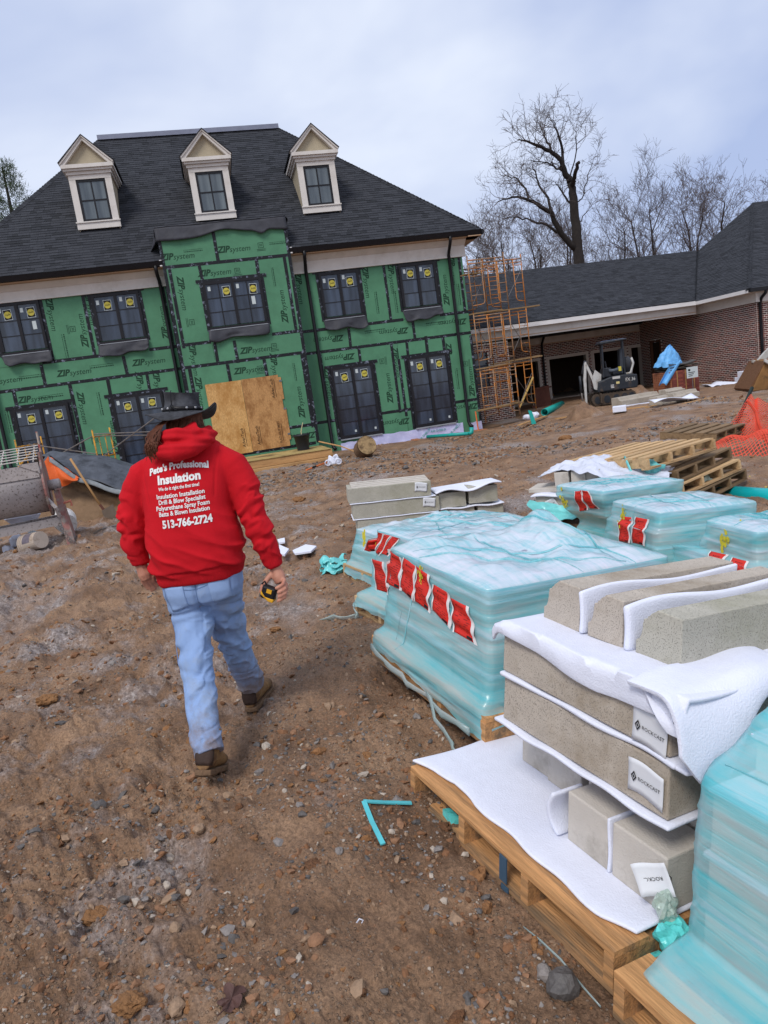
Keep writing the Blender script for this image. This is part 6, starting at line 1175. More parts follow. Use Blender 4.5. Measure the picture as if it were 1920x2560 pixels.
# ------------------------------------------------------------------ pallets of cast stone in the foreground
def pose(q): return TR(*q[:3]) @ RY(q[5]) @ RX(q[4]) @ RZ(q[3])
P1 = pose((-.062, 2.823, -.107, -1.125, -.022, .122))
p1 = pallet(P1, 'orange brown wooden pallet carrying the unwrapped stone pile in the right foreground', M_WOODO, nd=6, L=1.2, W=1.15)
M_STR = mat('blue_strap', '3c5468', .5, .1, 8, .1)
MB().box(.66, .70, -.006, -.001, .03, .125).build('strap', M_STR, p1); MB().box(.67, .71, -.006, -.001, -.005, .018).build('strap', M_STR, p1)
M_STG = mat('cast_stone_grey', 'bdb6ad', .92, .07, 9, .25, 140, dirt='8f877c', dscale=3.2, dlo=.53, dhi=.74)
def pitted(name, col, dirt):
    m = mat(name, col, .92, .10, 8, 0, 120, dirt=dirt, dscale=3.0, dlo=.47, dhi=.7); t = m.node_tree; L = t.links.new; b = t.nodes['Principled BSDF']; src = b.inputs['Base Color'].links[0].from_socket
    co = N_(t, 'ShaderNodeTexCoord'); n = N_(t, 'ShaderNodeTexNoise'); n.inputs['Scale'].default_value = 210; n.inputs['Detail'].default_value = 2; n.inputs['Roughness'].default_value = .5; L(co.outputs['Object'], n.inputs[0])
    r = N_(t, 'ShaderNodeMapRange'); r.inputs[1].default_value = .33; r.inputs[2].default_value = .42; L(n.outputs[0], r.inputs[0])
    q = N_(t, 'ShaderNodeMix', data_type='RGBA'); L(r.outputs[0], q.inputs[0]); q.inputs[6].default_value = (*[v*.62 for v in lin(col)], 1); L(src, q.inputs[7]); L(q.outputs[2], b.inputs['Base Color'])
    bp = N_(t, 'ShaderNodeBump'); bp.inputs['Strength'].default_value = .6; bp.inputs['Distance'].default_value = .006; L(r.outputs[0], bp.inputs['Height']); L(bp.outputs[0], b.inputs['Normal']); return m
M_PIT = pitted('pitted_stone', 'b4aa9e', '978a79'); M_PITG = pitted('pitted_stone_green', 'aeaa9e', '999684')
def block(M, x0, x1, y0, y1, z0, z1, lb_, group=None, m=None, bev=.006, jit=.004):
    j = lambda: random.uniform(-jit, jit)
    o = MB(); p = [(x0+j(), y0+j(), z0), (x1+j(), y0+j(), z0), (x1+j(), y1, z0), (x0+j(), y1, z0), (x0+j(), y0+j(), z1), (x1+j(), y0+j(), z1), (x1+j(), y1, z1), (x0+j(), y1, z1)]; c = Vector(((x0+x1)/2, (y0+y1)/2, z0))
    o.hexa([Vector(q)-c for q in p]); ob = o.build('stone_block', m or M_STG, bevel=bev); ob.matrix_world = M @ TR(*c); return tag(ob, lb_, 'stone block', group)
def rock_label(parent, M, w_=.125, h_=.105, rot=0, curl=.008, s=1.):
    def F(u, v): return ((u-.5)*w_, -.003-curl*(abs(u-.5)*2)**2*.6-curl*.8*(v**2), (v-.5)*h_+.004*math.sin(u*5))
    o = MB().grid(F, 8, 6); lo = o.build('paper_label', M_PAPERW, parent, smooth=True, solid=.001, wn=M @ RY(rad(rot)))
    t = MB(); put_text(t, text('ROCKCAST', .0165*s, .004, 0, .98), TR(.014*s, -.0115, .0) @ FACE)
    for k, q in enumerate([((0, .018), (.011, 0), (0, -.018), (-.011, 0))]): 
        out = [Vector((-.045*s+a*s, -.0115, b*s)) for a, b in q]; inn = [Vector((-.045*s+a*s*.62, -.0118, b*s*.62)) for a, b in q]; t.add(out+inn, [(0, 1, 5, 4), (1, 2, 6, 5), (2, 3, 7, 6), (3, 0, 4, 7)]); t.add([Vector((-.045*s+a*s*.33, -.0118, b*s*.33)) for a, b in q], [(0, 1, 2, 3)])
    t.build('lettering', M_INKK, lo); return lo
M_PAPERW = mat('label_white', 'd5d7dc', .6, .03, 6, .05)
GP = 'unwrapped cast stone blocks on the front pallet'
# bottom course
fb1 = block(P1, .749, .945, .222, .42, .158, .345, 'small square stone block on the front pallet, left of the labelled one', GP)
fb2 = block(P1, .962, 1.181, .221, .42, .158, .345, 'small square stone block with a bent label at the front pallet corner', GP)
block(P1, .215, .398, .44, .70, .158, .452, 'stone block under the left end of the long stones', GP); block(P1, .404, .60, .425, .70, .158, .452, 'stone block behind the foam, second in the bottom course', GP); block(P1, .62, 1.18, .44, .70, .158, .452, 'long stone hidden at the back of the bottom course', GP)
block(P1, .25, 1.17, .72, 1.0, .158, .452, 'rearmost long stone of the bottom course', GP)
# two long courses
lw_ = block(P1, .383, 1.184, .216, .44, .470, .642, 'lower long pitted stone with a whole rectangular label on its right end', GP, M_PIT); up_ = block(P1, .383, 1.186, .214, .44, .669, .841, 'upper long pitted stone with its label half covered by foam', GP, M_PIT)
block(P1, .39, 1.20, .47, .69, .470, .642, 'second long stone behind the lower labelled one', GP, M_PITG); block(P1, .39, 1.215, .47, .69, .669, .841, 'greenish long stone behind the upper labelled one', GP, M_PITG); block(P1, .37, 1.19, .72, .95, .470, .841, 'thick rear stone of the front pallet pile', GP, M_PITG)
rock_label(lw_, TR(1.105-.7835, .216-.328-.001, .085), .135, .110, 3); rock_label(up_, TR(1.115-.7845, .214-.327-.001, .055), .13, .115, 5)
rock_label(fb2, TR(1.150-1.0715, .221-.3205-.012, .115) @ RZ(rad(30)), .105, .095, 155, .02)
# three moulded cap stones on top, lying front to back
for (x0, x1, lb_, m) in [(.425, .622, 'leftmost moulded cap stone on top of the front pile', M_PIT), (.664, .828, 'middle moulded cap stone on top of the front pile', M_PIT), (.885, 1.070, 'right moulded cap stone with a pitted side on top of the front pile', M_PITG)]:
    w_ = x1-x0; prof = [(0, 0), (w_, 0), (w_, .165), (.085, .170)]
    for t in np.linspace(0, 1, 6): prof.append((.078-.022*math.sin(t*1.57)-.0*t, .163-.02*t))
    prof += [(.046, .140), (.046, .132), (.030, .128), (.030, .118)]
    for t in np.linspace(0, 1, 7): prof.append((.026*math.cos(t*1.57)*.9+.004, .114-.062*math.sin(t*1.57)))
    prof += [(.0, .048)]
    o = MB(); o.prism(prof, .84, RX(rad(90)) @ TR(0, 0, -.84)); ob = o.build('cap_stone', m, bevel=.0035); ob.matrix_world = P1 @ TR(x0, .372+random.uniform(-.006, .01), .863) @ RZ(rad(random.uniform(-1, 1))); tag(ob, lb_, 'cap stone', GP)
# foam packing
def sheet(M, F, nu, nv, lb_, th_=.014, name='foam_sheet', sub=1):
    o = MB().grid(F, nu, nv).build(name, M_FOAM, None, smooth=True); o.matrix_world = M; q = o.modifiers.new('s', 'SOLIDIFY'); q.thickness = th_; q.offset = 0; q.use_even_offset = True
    q = o.modifiers.new('b', 'BEVEL'); q.width = th_*.42; q.segments = 2; q.limit_method = 'ANGLE'; q.angle_limit = rad(50)
    return tag(o, lb_, 'foam sheet', 'white foam packing of the front pile')
def f1(u, v):
    x = -.012+u*1.20; ye = np.interp(x, [-.02, .1, .23, .4, .63, .88, 1.08, 1.2], [.015, .055, .088, .062, .066, .060, .057, .10])+.006*math.sin(x*23); y = ye+v*(1.05-ye)
    return (x-.05*v*(1-u)+.02*math.sin(v*7)*(1-u), y, .152+.004*fbm(x*5, y*5, 3)+.012*max(0, .12-u)*8*(1-v)*.5)
sheet(P1, f1, 60, 20, 'wide white foam sheet spread over the front pallet deck', .014)
sheet(P1, lambda u, v: (.345+u*.86, .195-.004*math.sin(u*9)+v*.6, .461+.004*math.sin(u*20)*(1-v)-.004*(1-v)**6), 40, 10, 'thin foam sheet under the lower long stone', .015)
sheet(P1, lambda u, v: (.372+u*.84, .204-.007*math.sin(u*13+.5)*(1-v)+v*.55, .6555+.003*math.sin(u*16)*(1-v)), 40, 10, 'thin foam sheet between the two long stones', .018)
sheet(P1, lambda u, v: (1.19+.06*v+.03*math.sin(u*3), .205+u*.40, .652+.012*math.sin(u*5)-.02*v*math.sin(u*4)), 12, 5, 'foam corner sticking out between the two long stones', .015)
def f4(u, v):                              # draped over the upper long stone, front edge hanging
    x = .315+u*.93; hang = np.interp(x, [.3, .42, .55, .72, .9, 1.08, 1.25], [.02, .03, .045, .060, .080, .070, .06])
    s = v*1.0-hang
    if s < 0: y = .198-.006*math.sin(x*18); z = .853+s; 
    else: y = .198+s*.75; z = .858+.010*math.exp(-s*14)
    if x < .40: k = (.40-x)/.085; z -= .05*k*k; x = .40-(.40-x)*(1-.25*k)
    return (x, y, z+.004*math.sin(x*11+y*9))
sheet(P1, f4, 60, 40, 'large foam sheet draped over the front edge of the upper long stone', .015)
def f4b(u, v):                             # curled tongue at the left end
    a = u*2.5; return (.375-.055*math.sin(a)*1.0-.02*u, .235+v*.20+.03*u, .862+.012-.085*u-.02*math.cos(a)+.0)
sheet(P1, f4b, 14, 8, 'foam tongue curling down at the left end of the pile', .018)
def f5(u, v):                              # big fold hanging over the right end
    x = 1.06+.215*math.sin(u*1.5708); y0_, y1_ = .165, .72; y = y0_+v*(y1_-y0_); top = .866+.022*math.sin(v*2.6)*(1-.3*u)
    dz = -(.24*math.exp(-((v-.24)/.26)**2)+.03)*float(sm(u, .35, 1.05))**1.3; return (x+.018*math.sin(v*6)*u, y-.02*u*(1-v), top+dz+.008*math.sin(v*9+u*4))
sheet(P1, f5, 24, 24, 'folded foam flap hanging over the right end of the pile', .012)
sheet(P1, lambda u, v: (1.10+.10*u+.06*v, .185+v*.02-.012*math.sin(u*3.1), .862-.10*u*(1-v)-.11*v*(.4+.6*u)), 12, 8, 'pointed foam corner folded down beside the half covered label', .018)
for (x0, x1, lb_) in [(.626, .656, 'foam strip upright between left and middle cap stones'), (.835, .878, 'foam strip upright between middle and right cap stones')]:
    xm = (x0+x1)/2
    sheet(P1, lambda u, v, xm=xm: (xm+.008*math.sin(u*11+v*3)-.006*v, .360+u*.84, .866+v*(.155+.012*math.sin(u*7))), 30, 6, lb_, (x1-x0)*.62)
sheet(P1, lambda u, v: (.953+.004*math.sin(v*5), .216+u*.20, .160+v*(.190)), 8, 6, 'foam strip between the two small front blocks', .012)
sheet(P1, lambda u, v: (.735-.035*math.sin(v*2.6+.3)+.0*u, .200+u*.14-.03*math.sin(v*2), .165+v*.17), 6, 10, 'bent foam piece standing against the small square block', .016)
sheet(P1, lambda u, v: (.205-.004*v, .425+.05*u, .330+v*.125), 4, 6, 'short foam strip hanging under the long stones at the left', .014)

# ------------------------------------------------------------------ film wrapped pallets
def film_mat(name, c0, c1, c2, top=False):
    m = bpy.data.materials.new(name); m.use_nodes = True; t = m.node_tree; L = t.links.new; b = t.nodes['Principled BSDF']; co = N_(t, 'ShaderNodeTexCoord')
    def ns_(sc, rot, s=1., det=5):
        q = N_(t, 'ShaderNodeMapping'); q.inputs['Scale'].default_value = sc; q.inputs['Rotation'].default_value = rot; L(co.outputs['Object'], q.inputs[0]); n = N_(t, 'ShaderNodeTexNoise'); n.inputs['Scale'].default_value = s; n.inputs['Detail'].default_value = det; n.inputs['Roughness'].default_value = .6; L(q.outputs[0], n.inputs[0]); return n.outputs[0]
    if top: a = ns_((2.2, 26, 2), (0, 0, rad(35)), 1.); c = ns_((26, 2.0, 2), (0, 0, rad(10)), 1.); d = ns_((2, 2, 2), (0, 0, 0), 1.6)
    else: a = ns_((1.6, 1.6, 34), (rad(3), rad(-4), 0), 1.); c = ns_((1.8, 1.8, 70), (rad(-9), rad(6), 0), 1.); d = ns_((1.5, 1.5, 4), (0, 0, 0), 1.6)
    ad = N_(t, 'ShaderNodeMath', operation='MULTIPLY_ADD'); L(a, ad.inputs[0]); ad.inputs[1].default_value = .5; q = N_(t, 'ShaderNodeMath', operation='MULTIPLY'); L(c, q.inputs[0]); q.inputs[1].default_value = .22; L(q.outputs[0], ad.inputs[2])
    ad2 = N_(t, 'ShaderNodeMath', operation='MULTIPLY_ADD'); L(d, ad2.inputs[0]); ad2.inputs[1].default_value = .42; L(ad.outputs[0], ad2.inputs[2])
    r = N_(t, 'ShaderNodeValToRGB'); e = r.color_ramp.elements; e[0].position = .46; e[0].color = (*lin(c0), 1); e[1].position = .70; e[1].color = (*lin(c2), 1); k = e.new(.565); k.color = (*lin(c1), 1); L(ad2.outputs[0], r.inputs[0]); L(r.outputs[0], b.inputs['Base Color'])
    al = N_(t, 'ShaderNodeMapRange'); al.inputs[1].default_value = .44; al.inputs[2].default_value = .68; al.inputs[3].default_value = (.74 if not top else .60); al.inputs[4].default_value = (.44 if not top else .74); L(ad2.outputs[0], al.inputs[0]); L(al.outputs[0], b.inputs['Alpha'])
    b.inputs['Roughness'].default_value = .28; b.inputs['Specular IOR Level'].default_value = .5; b.inputs['Coat Weight'].default_value = .35; b.inputs['Coat Roughness'].default_value = .12
    bp = N_(t, 'ShaderNodeBump'); bp.inputs['Strength'].default_value = .75; bp.inputs['Distance'].default_value = .012; L(ad2.outputs[0], bp.inputs['Height'])
    v = N_(t, 'ShaderNodeTexVoronoi'); v.inputs['Scale'].default_value = 75; L(co.outputs['Object'], v.inputs[0]); dr = N_(t, 'ShaderNodeMapRange'); dr.inputs[1].default_value = .16; dr.inputs[2].default_value = .0; L(v.outputs['Distance'], dr.inputs[0])
    b2 = N_(t, 'ShaderNodeBump'); b2.inputs['Strength'].default_value = .35; b2.inputs['Distance'].default_value = .004; L(dr.outputs[0], b2.inputs['Height']); L(bp.outputs[0], b2.inputs['Normal']); L(b2.outputs[0], b.inputs['Normal']); return m
M_FILM = film_mat('cyan_stretch_film', '5cbdc8', '8fd0d8', 'cbe2e8'); M_FILMT = film_mat('cyan_stretch_film_top', '8ccfd9', 'c4dae3', 'dcdce8', True); M_FILMP = film_mat('pale_stretch_film', '93b4ba', 'b4c8cf', 'ccd3dc')
M_FOLD = film_mat('film_fold', '5fbac4', '86c9d2', 'b4d6de', True)
M_RED = mat('red_label', 'cc2a1f', .5, .06, 6, .1, 20); M_LBW = mat('red_label_edge', 'd8d4d4', .6, .03)
M_YELP = mat('yellow_paint_mark', 'cfc53a', .5, .15, 20, 0)
def wrapped(name, M, L, W, layers, lb_, seed, bump=.03, topmat=None, sidemat=None, skirt=True, mwood=None, peak=None, rc=.045, cat='wrapped pallet', wood=True, group='film wrapped pallets of stone'):
    """layers: (z, inset front/left/right/back) from bottom to top; film shell drawn tight over them"""
    t = thing(name, lb_, cat, M=M, group=group); N = 116; zs = []
    for (a, b) in zip(layers[:-1], layers[1:]):
        n = max(2, int(abs(b[0]-a[0])/.012))
        for i in range(n): k = i/n; k2 = k*k*(3-2*k); zs.append((a[0]+(b[0]-a[0])*k, *[a[j]+(b[j]-a[j])*k2 for j in range(1, 5)]))
    zs.append(layers[-1])
    def rr(z, fi, le, ri, ba, shrink=0.):
        x0, x1, y0, y1 = le, L-ri, fi, W-ba; cx_, cy_ = (x0+x1)/2, (y0+y1)/2; hx, hy = (x1-x0)/2*(1-shrink), (y1-y0)/2*(1-shrink); r = min(rc, hx*.9, hy*.9); P = []
        per = 2*(hx+hy)
        for i in range(N):
            s = i/N*4; k = int(s); f = s-k
            e = [((-1, -1), (1, -1)), ((1, -1), (1, 1)), ((1, 1), (-1, 1)), ((-1, 1), (-1, -1))][k]
            u = e[0][0]+(e[1][0]-e[0][0])*f; v = e[0][1]+(e[1][1]-e[0][1])*f; px, py = u*hx, v*hy
            ax, ay = max(0, abs(px)-(hx-r)), max(0, abs(py)-(hy-r)); 
            if ax > 0 and ay > 0: m_ = math.hypot(ax, ay); q = r/m_ if m_ > r else 1; px = math.copysign(hx-r+ax*q, px); py = math.copysign(hy-r+ay*q, py)
            P.append((cx_+px, cy_+py, z, i/N*4))
        return P
    V = []; F = []; MI = []; rows = 0
    zmin = layers[0][0]; zmax = layers[-1][0]
    for (z, fi, le, ri, ba) in zs:
        P = np.array(rr(z, fi, le, ri, ba)); s = P[:, 3]; n1 = fbm(s*2+seed, np.full(N, z*26)+s*1.2, 3, .6, s=seed); n2 = fbm(s*1.3, np.full(N, z*9)-s*2.5, 3, .6, s=seed+5)
        d = .015*n1+.026*n2; cx_, cy_ = L/2, W/2; vx, vy = P[:, 0]-cx_, P[:, 1]-cy_; l = np.hypot(vx, vy)+1e-6
        P[:, 0] += vx/l*d; P[:, 1] += vy/l*d
        if z < zmin+.10: P[:, 2] += (1-(z-zmin)/.10)*(.075*(vn(s*3.1, np.full(N, 2.+seed), 7)-.25)+.02*vn(s*17, np.full(N, 3.+seed), 7))
        V.append(P[:, :3]); rows += 1
    ns_side = rows; K = 18
    for k in range(1, K+1):
        sh = k/K; (z, fi, le, ri, ba) = layers[-1]; P = np.array(rr(z, fi, le, ri, ba, sh*.97)); x, y = P[:, 0], P[:, 1]
        zz = z+bump*(fbm(x*4+seed, y*4, 3, .6, s=seed+2)*1.6+.25)*min(1, sh*3)+.018*np.abs(fbm(x*14-y*9, y*4+x*3, 3, .6, s=seed+9))+.016*min(1, sh*6)
        if peak: 
            for (px_, py_, ph, pw) in peak: zz = zz+ph*np.exp(-(((x-px_)/pw)**2+((y-py_)/pw)**2))*min(1, sh*4)
        P[:, 2] = zz; V.append(P[:, :3]); rows += 1
    V = np.vstack(V)
    for i in range(rows-1):
        for j in range(N): F.append((i*N+j, i*N+(j+1) % N, (i+1)*N+(j+1) % N, (i+1)*N+j)); MI.append(0 if i < ns_side-1 else 1)
    film = np_mesh('film_wrap', V, np.array(F), [sidemat or M_FILM, topmat or M_FILMT], np.array(MI), smooth=True, parent=t)
    zz_ = .145; rc_ = random.Random(seed*7)
    while zz_ < zmax-.06:                      # the stone courses under the film
        hh = min(rc_.uniform(.13, .19), zmax-.035-zz_); zm = zz_+hh/2
        fi, le, ri, ba = [max(np.interp(zq, [l[0] for l in layers], [l[j] for l in layers]) for zq in (zz_+.02, zm, zz_+hh-.01)) for j in range(1, 5)]
        x0, x1, y0, y1 = le+.03, L-ri-.03, fi+.03, W-ba-.05; nx = rc_.choice((1, 2, 3)); 
        for i in range(nx): MB().box(x0+(x1-x0)*i/nx+.004, x0+(x1-x0)*(i+1)/nx-.004, y0+rc_.uniform(0, .012), y1, zz_+.004, zz_+hh-.008).build('stone_block', M_STG, t, bevel=.006)
        MB().box(x0-.005, x1+.005, y0-.004, y1, zz_+hh-.0075, zz_+hh+.0035).build('foam_layer', M_FOAM, t); zz_ += hh
    BT = BVHTree.FromPolygons([Vector(p) for p in V], [tuple(map(int, q)) for q in F]); rg_ = random.Random(seed)
    for k in range(5):                         # gathered folds of film lying across the top
        a0 = rg_.uniform(-.5, .5)+(0 if k % 3 else 1.3); cx_, cy_ = L*rg_.uniform(.25, .75), W*rg_.uniform(.2, .8); dx, dy = math.cos(a0), math.sin(a0); pts = []; bend = rg_.uniform(-.12, .12)
        for i in range(-14, 15):
            f = i/14*.75; x, y = cx_+dx*f-dy*bend*f*f*4, cy_+dy*f+dx*bend*f*f*4
            h = BT.ray_cast(Vector((x, y, zmax+.5)), Vector((0, 0, -1)))
            if h[0] and h[1].z > .5: pts.append(h[0]+Vector((0, 0, .002)))
        if len(pts) > 5:
            n = len(pts); MB().tube(pts, [rg_.uniform(.006, .013)*math.sin(math.pi*(i+.6)/(n+.2))+.001 for i in range(n)], 6, sq=.22).build('film_fold', M_FOLD, t, smooth=True)
    if wood: pallet(TR(-.05, -.05, 0), None, mwood or M_WOODP, nd=6, L=L+.1, W=W+.1, parent=t)
    return t, film
def px_local(M, B, px, py):
    Mi = M.inverted(); d = ray(px, py); o_ = Mi @ Vector(CAM0); dd = (Mi.to_3x3() @ Vector(d)).normalized(); h, n_, _, _ = B.ray_cast(o_, dd)
    if h is None or n_.y > -.5: h = o_+dd*((.04-o_.y)/dd.y)
    return (h.x, h.z)
def red_label(t, B, M, quad, ztop):
    """sheet stuck to the film on the front face; its corners are where the photo shows them on that face"""
    TL, TRr, BRr, BL = [np.array(px_local(M, B, *q)) for q in quad]
    def hit(x, z): h = B.ray_cast(Vector((x, -1.5, z)), Vector((0, 1, 0)))[0]; return h.y if h else .03
    ph = TL[0]*20
    def F(u, v, off=.004):
        p = (TL*(1-u)+TRr*u)*v+(BL*(1-u)+BRr*u)*(1-v); x = p[0]+.006*math.sin(v*9+ph); z = min(p[1], ztop-.02+.006*v); return (x, hit(x, min(z, ztop-.03))-off-.004*math.sin(v*11+u*2+ph), z)
    o = MB().grid(F, 6, 16).build('red_label', M_RED, t, smooth=True, solid=.0015)
    for (a, b) in ((.94, 1.10), (-.05, .01)): MB().grid(lambda u, v, a=a, b=b: F(a+(b-a)*u, -.02+1.04*v, .0065), 2, 16).build('label_margin', M_LBW, o, smooth=True)
    k = MB()
    def pt(u, v): return Vector(F(u, v, .0062))
    rng = random.Random(int(abs(TL[0])*1000)+int(abs(TL[1])*1000))
    for r in range(11):
        v = .74-r*.065; u = .12
        while u < .80:
            q = rng.uniform(.05, .2)
            if rng.random() < .62: k.add([pt(u, v), pt(min(u+q, .86), v), pt(min(u+q, .86), v+.013), pt(u, v+.013)], [(0, 1, 2, 3)])
            u += q+.05
    V, Fc = text('ROCKCAST', .085, .01, 0, 1.0)
    k.add([pt(.58+a*.85, .87+b*.6) for a, b in V], Fc); k.add([pt(a, b) for a, b in [(.26, .87), (.31, .90), (.36, .87), (.31, .84)]], [(0, 1, 2, 3)]); k.add([pt(.62, .03), pt(.9, .03), pt(.9, .10), pt(.62, .10)], [(0, 1, 2, 3)])
    k.build('print', M_INKK, o); return o
def zz2(*P): return [(760+x/2.86, 1120+y/2.86) for x, y in P]
def zz5(*P): return [(1280+x/2.592, 1060+y/2.592) for x, y in P]
def paint_mark(t, B, x, z, s=1.):
    def hit(x, z): h = B.ray_cast(Vector((x, -1.5, z)), Vector((0, 1, 0)))[0]; return h.y if h else 0.
    o = MB(); rng = random.Random(int(x*1000)+3)
    for k in range(26):
        cx_ = x+rng.gauss(0, .018)*s; cz_ = z+rng.gauss(0, .040)*s; r = rng.uniform(.006, .016)*s; o.add([(cx_+r*math.cos(a), hit(cx_, cz_)-.0045-.0002*k, cz_+r*1.3*math.sin(a)) for a in np.linspace(0, 6.283, 9, endpoint=False)], [tuple(range(9))])
    return o.build('paint_mark', M_YELP, t)
# the big one in the middle
P2 = pose((-.133, 4.068, .058, -1.14, .022, .112))
t2, fl2 = wrapped('wrapped_pallet', P2, 1.125, 1.22, [(.015, -.060, -.060, -.05, -.05), (.13, -.055, -.055, -.05, -.05), (.155, -.05, -.045, -.03, -.03), (.23, .0, .01, .0, 0), (.42, .01, .02, .0, 0), (.455, .02, .05, .01, 0), (.60, .03, .05, .05, 0), (.705, .035, .06, .06, .0)], 'biggest cyan film wrapped pallet with six red labels, nearest to the man', 3, bump=.075, peak=[(.20, 1.02, .11, .14), (.50, .85, .06, .16), (.2, .2, .03, .12), (.85, .55, -.03, .2)], mwood=M_WOODO)
B2 = bvh(fl2)
for a in [((507, 792), (580, 815), (595, 1045), (535, 1010)), ((620, 728), (700, 785), (690, 1010), (605, 955)), ((715, 785), (800, 848), (788, 1088), (695, 1010)), ((812, 845), (903, 908), (895, 1168), (800, 1090)), ((925, 975), (1028, 1035), (1050, 1280), (925, 1160)), ((1060, 1070), (1178, 1135), (1225, 1400), (1078, 1310))]: red_label(t2, B2, P2, zz2(*a), .705)
paint_mark(t2, B2, .455, .625, .6)
# twisted hem of film hanging from it on the pallet front
M_RAG = film_mat('dull_film', '8fa8a6', 'a5b9b8', 'b9c7c9')
def ragged(M, pts, r, lb_, name='film_strand', parent=None):
    P = [Vector(p) for p in pts]; Q = [P[0]]
    for a, b in zip(P[:-1], P[1:]):
        for k in (1, 2, 3): Q.append(a.lerp(b, k/3)+Vector((random.gauss(0, r*.4), random.gauss(0, r*.4), random.gauss(0, r*.4))))
    o = MB().tube(Q, [r*random.uniform(.5, 1.3) for _ in Q], 7, sq=.35).build(name, M_RAG, parent, smooth=True)
    if parent is None: o.matrix_world = M; tag(o, lb_, 'film strand')
    return o
ragged(P2, [(.02, -.085, .1), (.25, -.10, .08), (.5, -.095, .06), (.8, -.10, .075), (1.1, -.09, .05)], .02, '', parent=t2); ragged(P2, [(.7, -.09, .08), (.92, -.12, -.02), (1.08, -.15, -.05), (1.2, -.17, -.07)], .022, '', parent=t2)
# behind it
P3 = pose((-.267, 5.245, -.018, -1.094, -.017, .10))
t3, fl3 = wrapped('wrapped_pallet', P3, 1.1, 1.1, [(.02, -.07, -.07, -.05, -.05), (.15, -.05, -.05, -.03, -.03), (.23, .04, .04, .02, 0), (.40, .045, .05, .03, 0), (.44, .06, .09, .05, 0), (.665, .08, .10, .06, 0)], 'cyan film wrapped pallet with three red labels on its edge, right behind the biggest one', 8, bump=.05)
B3 = bvh(fl3)
for a in [((508, 568), (553, 574), (490, 745), (442, 730)), ((563, 577), (606, 587), (545, 765), (497, 750)), ((616, 590), (664, 605), (600, 770), (556, 752))]: red_label(t3, B3, P3, zz2(*a), .665)
paint_mark(t3, B3, .075, .60, 1.)
ragged(P3, [(0, -.08, .08), (.1, -.11, .02), (.02, -.2, .0), (-.1, -.34, -.01)], .028, '', parent=t3)
P4 = pose((-.40, 6.42, -.03, -1.1, -.02, .08))
t4, fl4 = wrapped('wrapped_pallet', P4, 1.1, 1.5, [(.03, -.06, -.06, -.05, -.05), (.14, -.04, -.03, -.03, 0), (.2, .0, .0, .0, 0), (.30, .01, .02, .0, 0), (.34, .03, .03, .02, 0), (.47, .05, .05, .03, 0)], 'low cyan film wrapped pallet before the grey-green stone stack', 12, bump=.08, peak=[(.4, .8, .06, .3)])
q = Vector(G(838, 1432, .0)); rg = MB()
for k in range(3): rg.grid(lambda u, v, k=k: (q.x-.13+u*.24+.02*math.sin(v*5+k), q.y-.1+.08*k+v*.18+.03*math.sin(u*9), .015+.03*k+.03*math.sin(u*7+k*2)*math.sin(v*6)+.04*vn(u*9, v*9, k)), 14, 8)
tag(rg.build('film_scrap', M_CY, smooth=False, solid=.006), 'crumpled heap of cyan film on the mud left of the wrapped pallets', 'film')
# right hand column
def wr2(q, L, W, lay, lb_, seed, labels=(), mark=None, **k):
    t, f = wrapped('wrapped_pallet', pose(q), L, W, lay, lb_, seed, **k); B = bvh(f)
    for a in labels: red_label(t, B, pose(q), zz5(*a), lay[-1][0])
    if mark: paint_mark(t, B, *mark)
    return t, f
def stdlay(H, ins=.03, step=None):
    l = [(.03, -.06, -.06, -.05, -.05), (.14, -.05, -.05, -.04, -.03), (.21, .0, .0, .0, 0)]
    if step: l += [(step, .005, .01, .0, 0), (step+.035, ins+.06, ins+.06, ins+.02, 0)]
    return l+[(H, ins+.07 if step else ins, ins+.07 if step else ins, ins, 0)]
wr2((1.95, 6.30, -.22, -1.438, -.022, .054), .93, .95, [(.03, -.06, -.06, -.05, -.05), (.12, -.04, -.04, -.03, 0), (.2, .0, .0, .0, 0), (.44, .02, .02, .02, 0), (.465, .05, .06, .04, 0), (.60, .07, .07, .05, 0)], 'cyan wrapped pallet with two wide red labels and a yellow dab, middle of right row', 21, [((712, 597), (778, 605), (765, 770), (698, 758)), ((805, 603), (882, 618), (860, 788), (783, 770))], (.30, .51, .9))
wr2((2.20, 5.45, -.24, -1.375, -.017, .09), .93, 1.1, [(.03, -.06, -.06, -.05, -.05), (.12, -.05, -.05, -.04, 0), (.2, .0, .0, .0, 0), (.36, .01, .01, .0, 0), (.40, .06, .28, .04, 0), (.60, .08, .32, .06, 0)], 'pale topped wrapped pallet cut by the right edge, with yellow spray on its step', 27, [((1300, 825), (1400, 848), (1400, 990), (1300, 960)), ((1435, 865), (1535, 890), (1540, 1030), (1440, 1000))], (.56, .50, 1.), sidemat=None)
wr2((1.80, 7.20, -.2, -1.248, -.022, .05), .77, .95, [(.03, .10, .12, .06, 0), (.14, .10, .12, .06, 0), (.26, .12, .16, .06, 0), (.40, .03, .05, .02, 0), (.56, -.02, -.02, .0, 0), (.63, -.01, -.02, .0, 0)], 'waisted cyan wrapped bundle with two narrow red labels, farthest of the right row', 33, [((408, 437), (455, 432), (492, 555), (440, 565)), ((472, 422), (525, 422), (562, 548), (505, 545))], (.10, .48, 1.1), rc=.03)
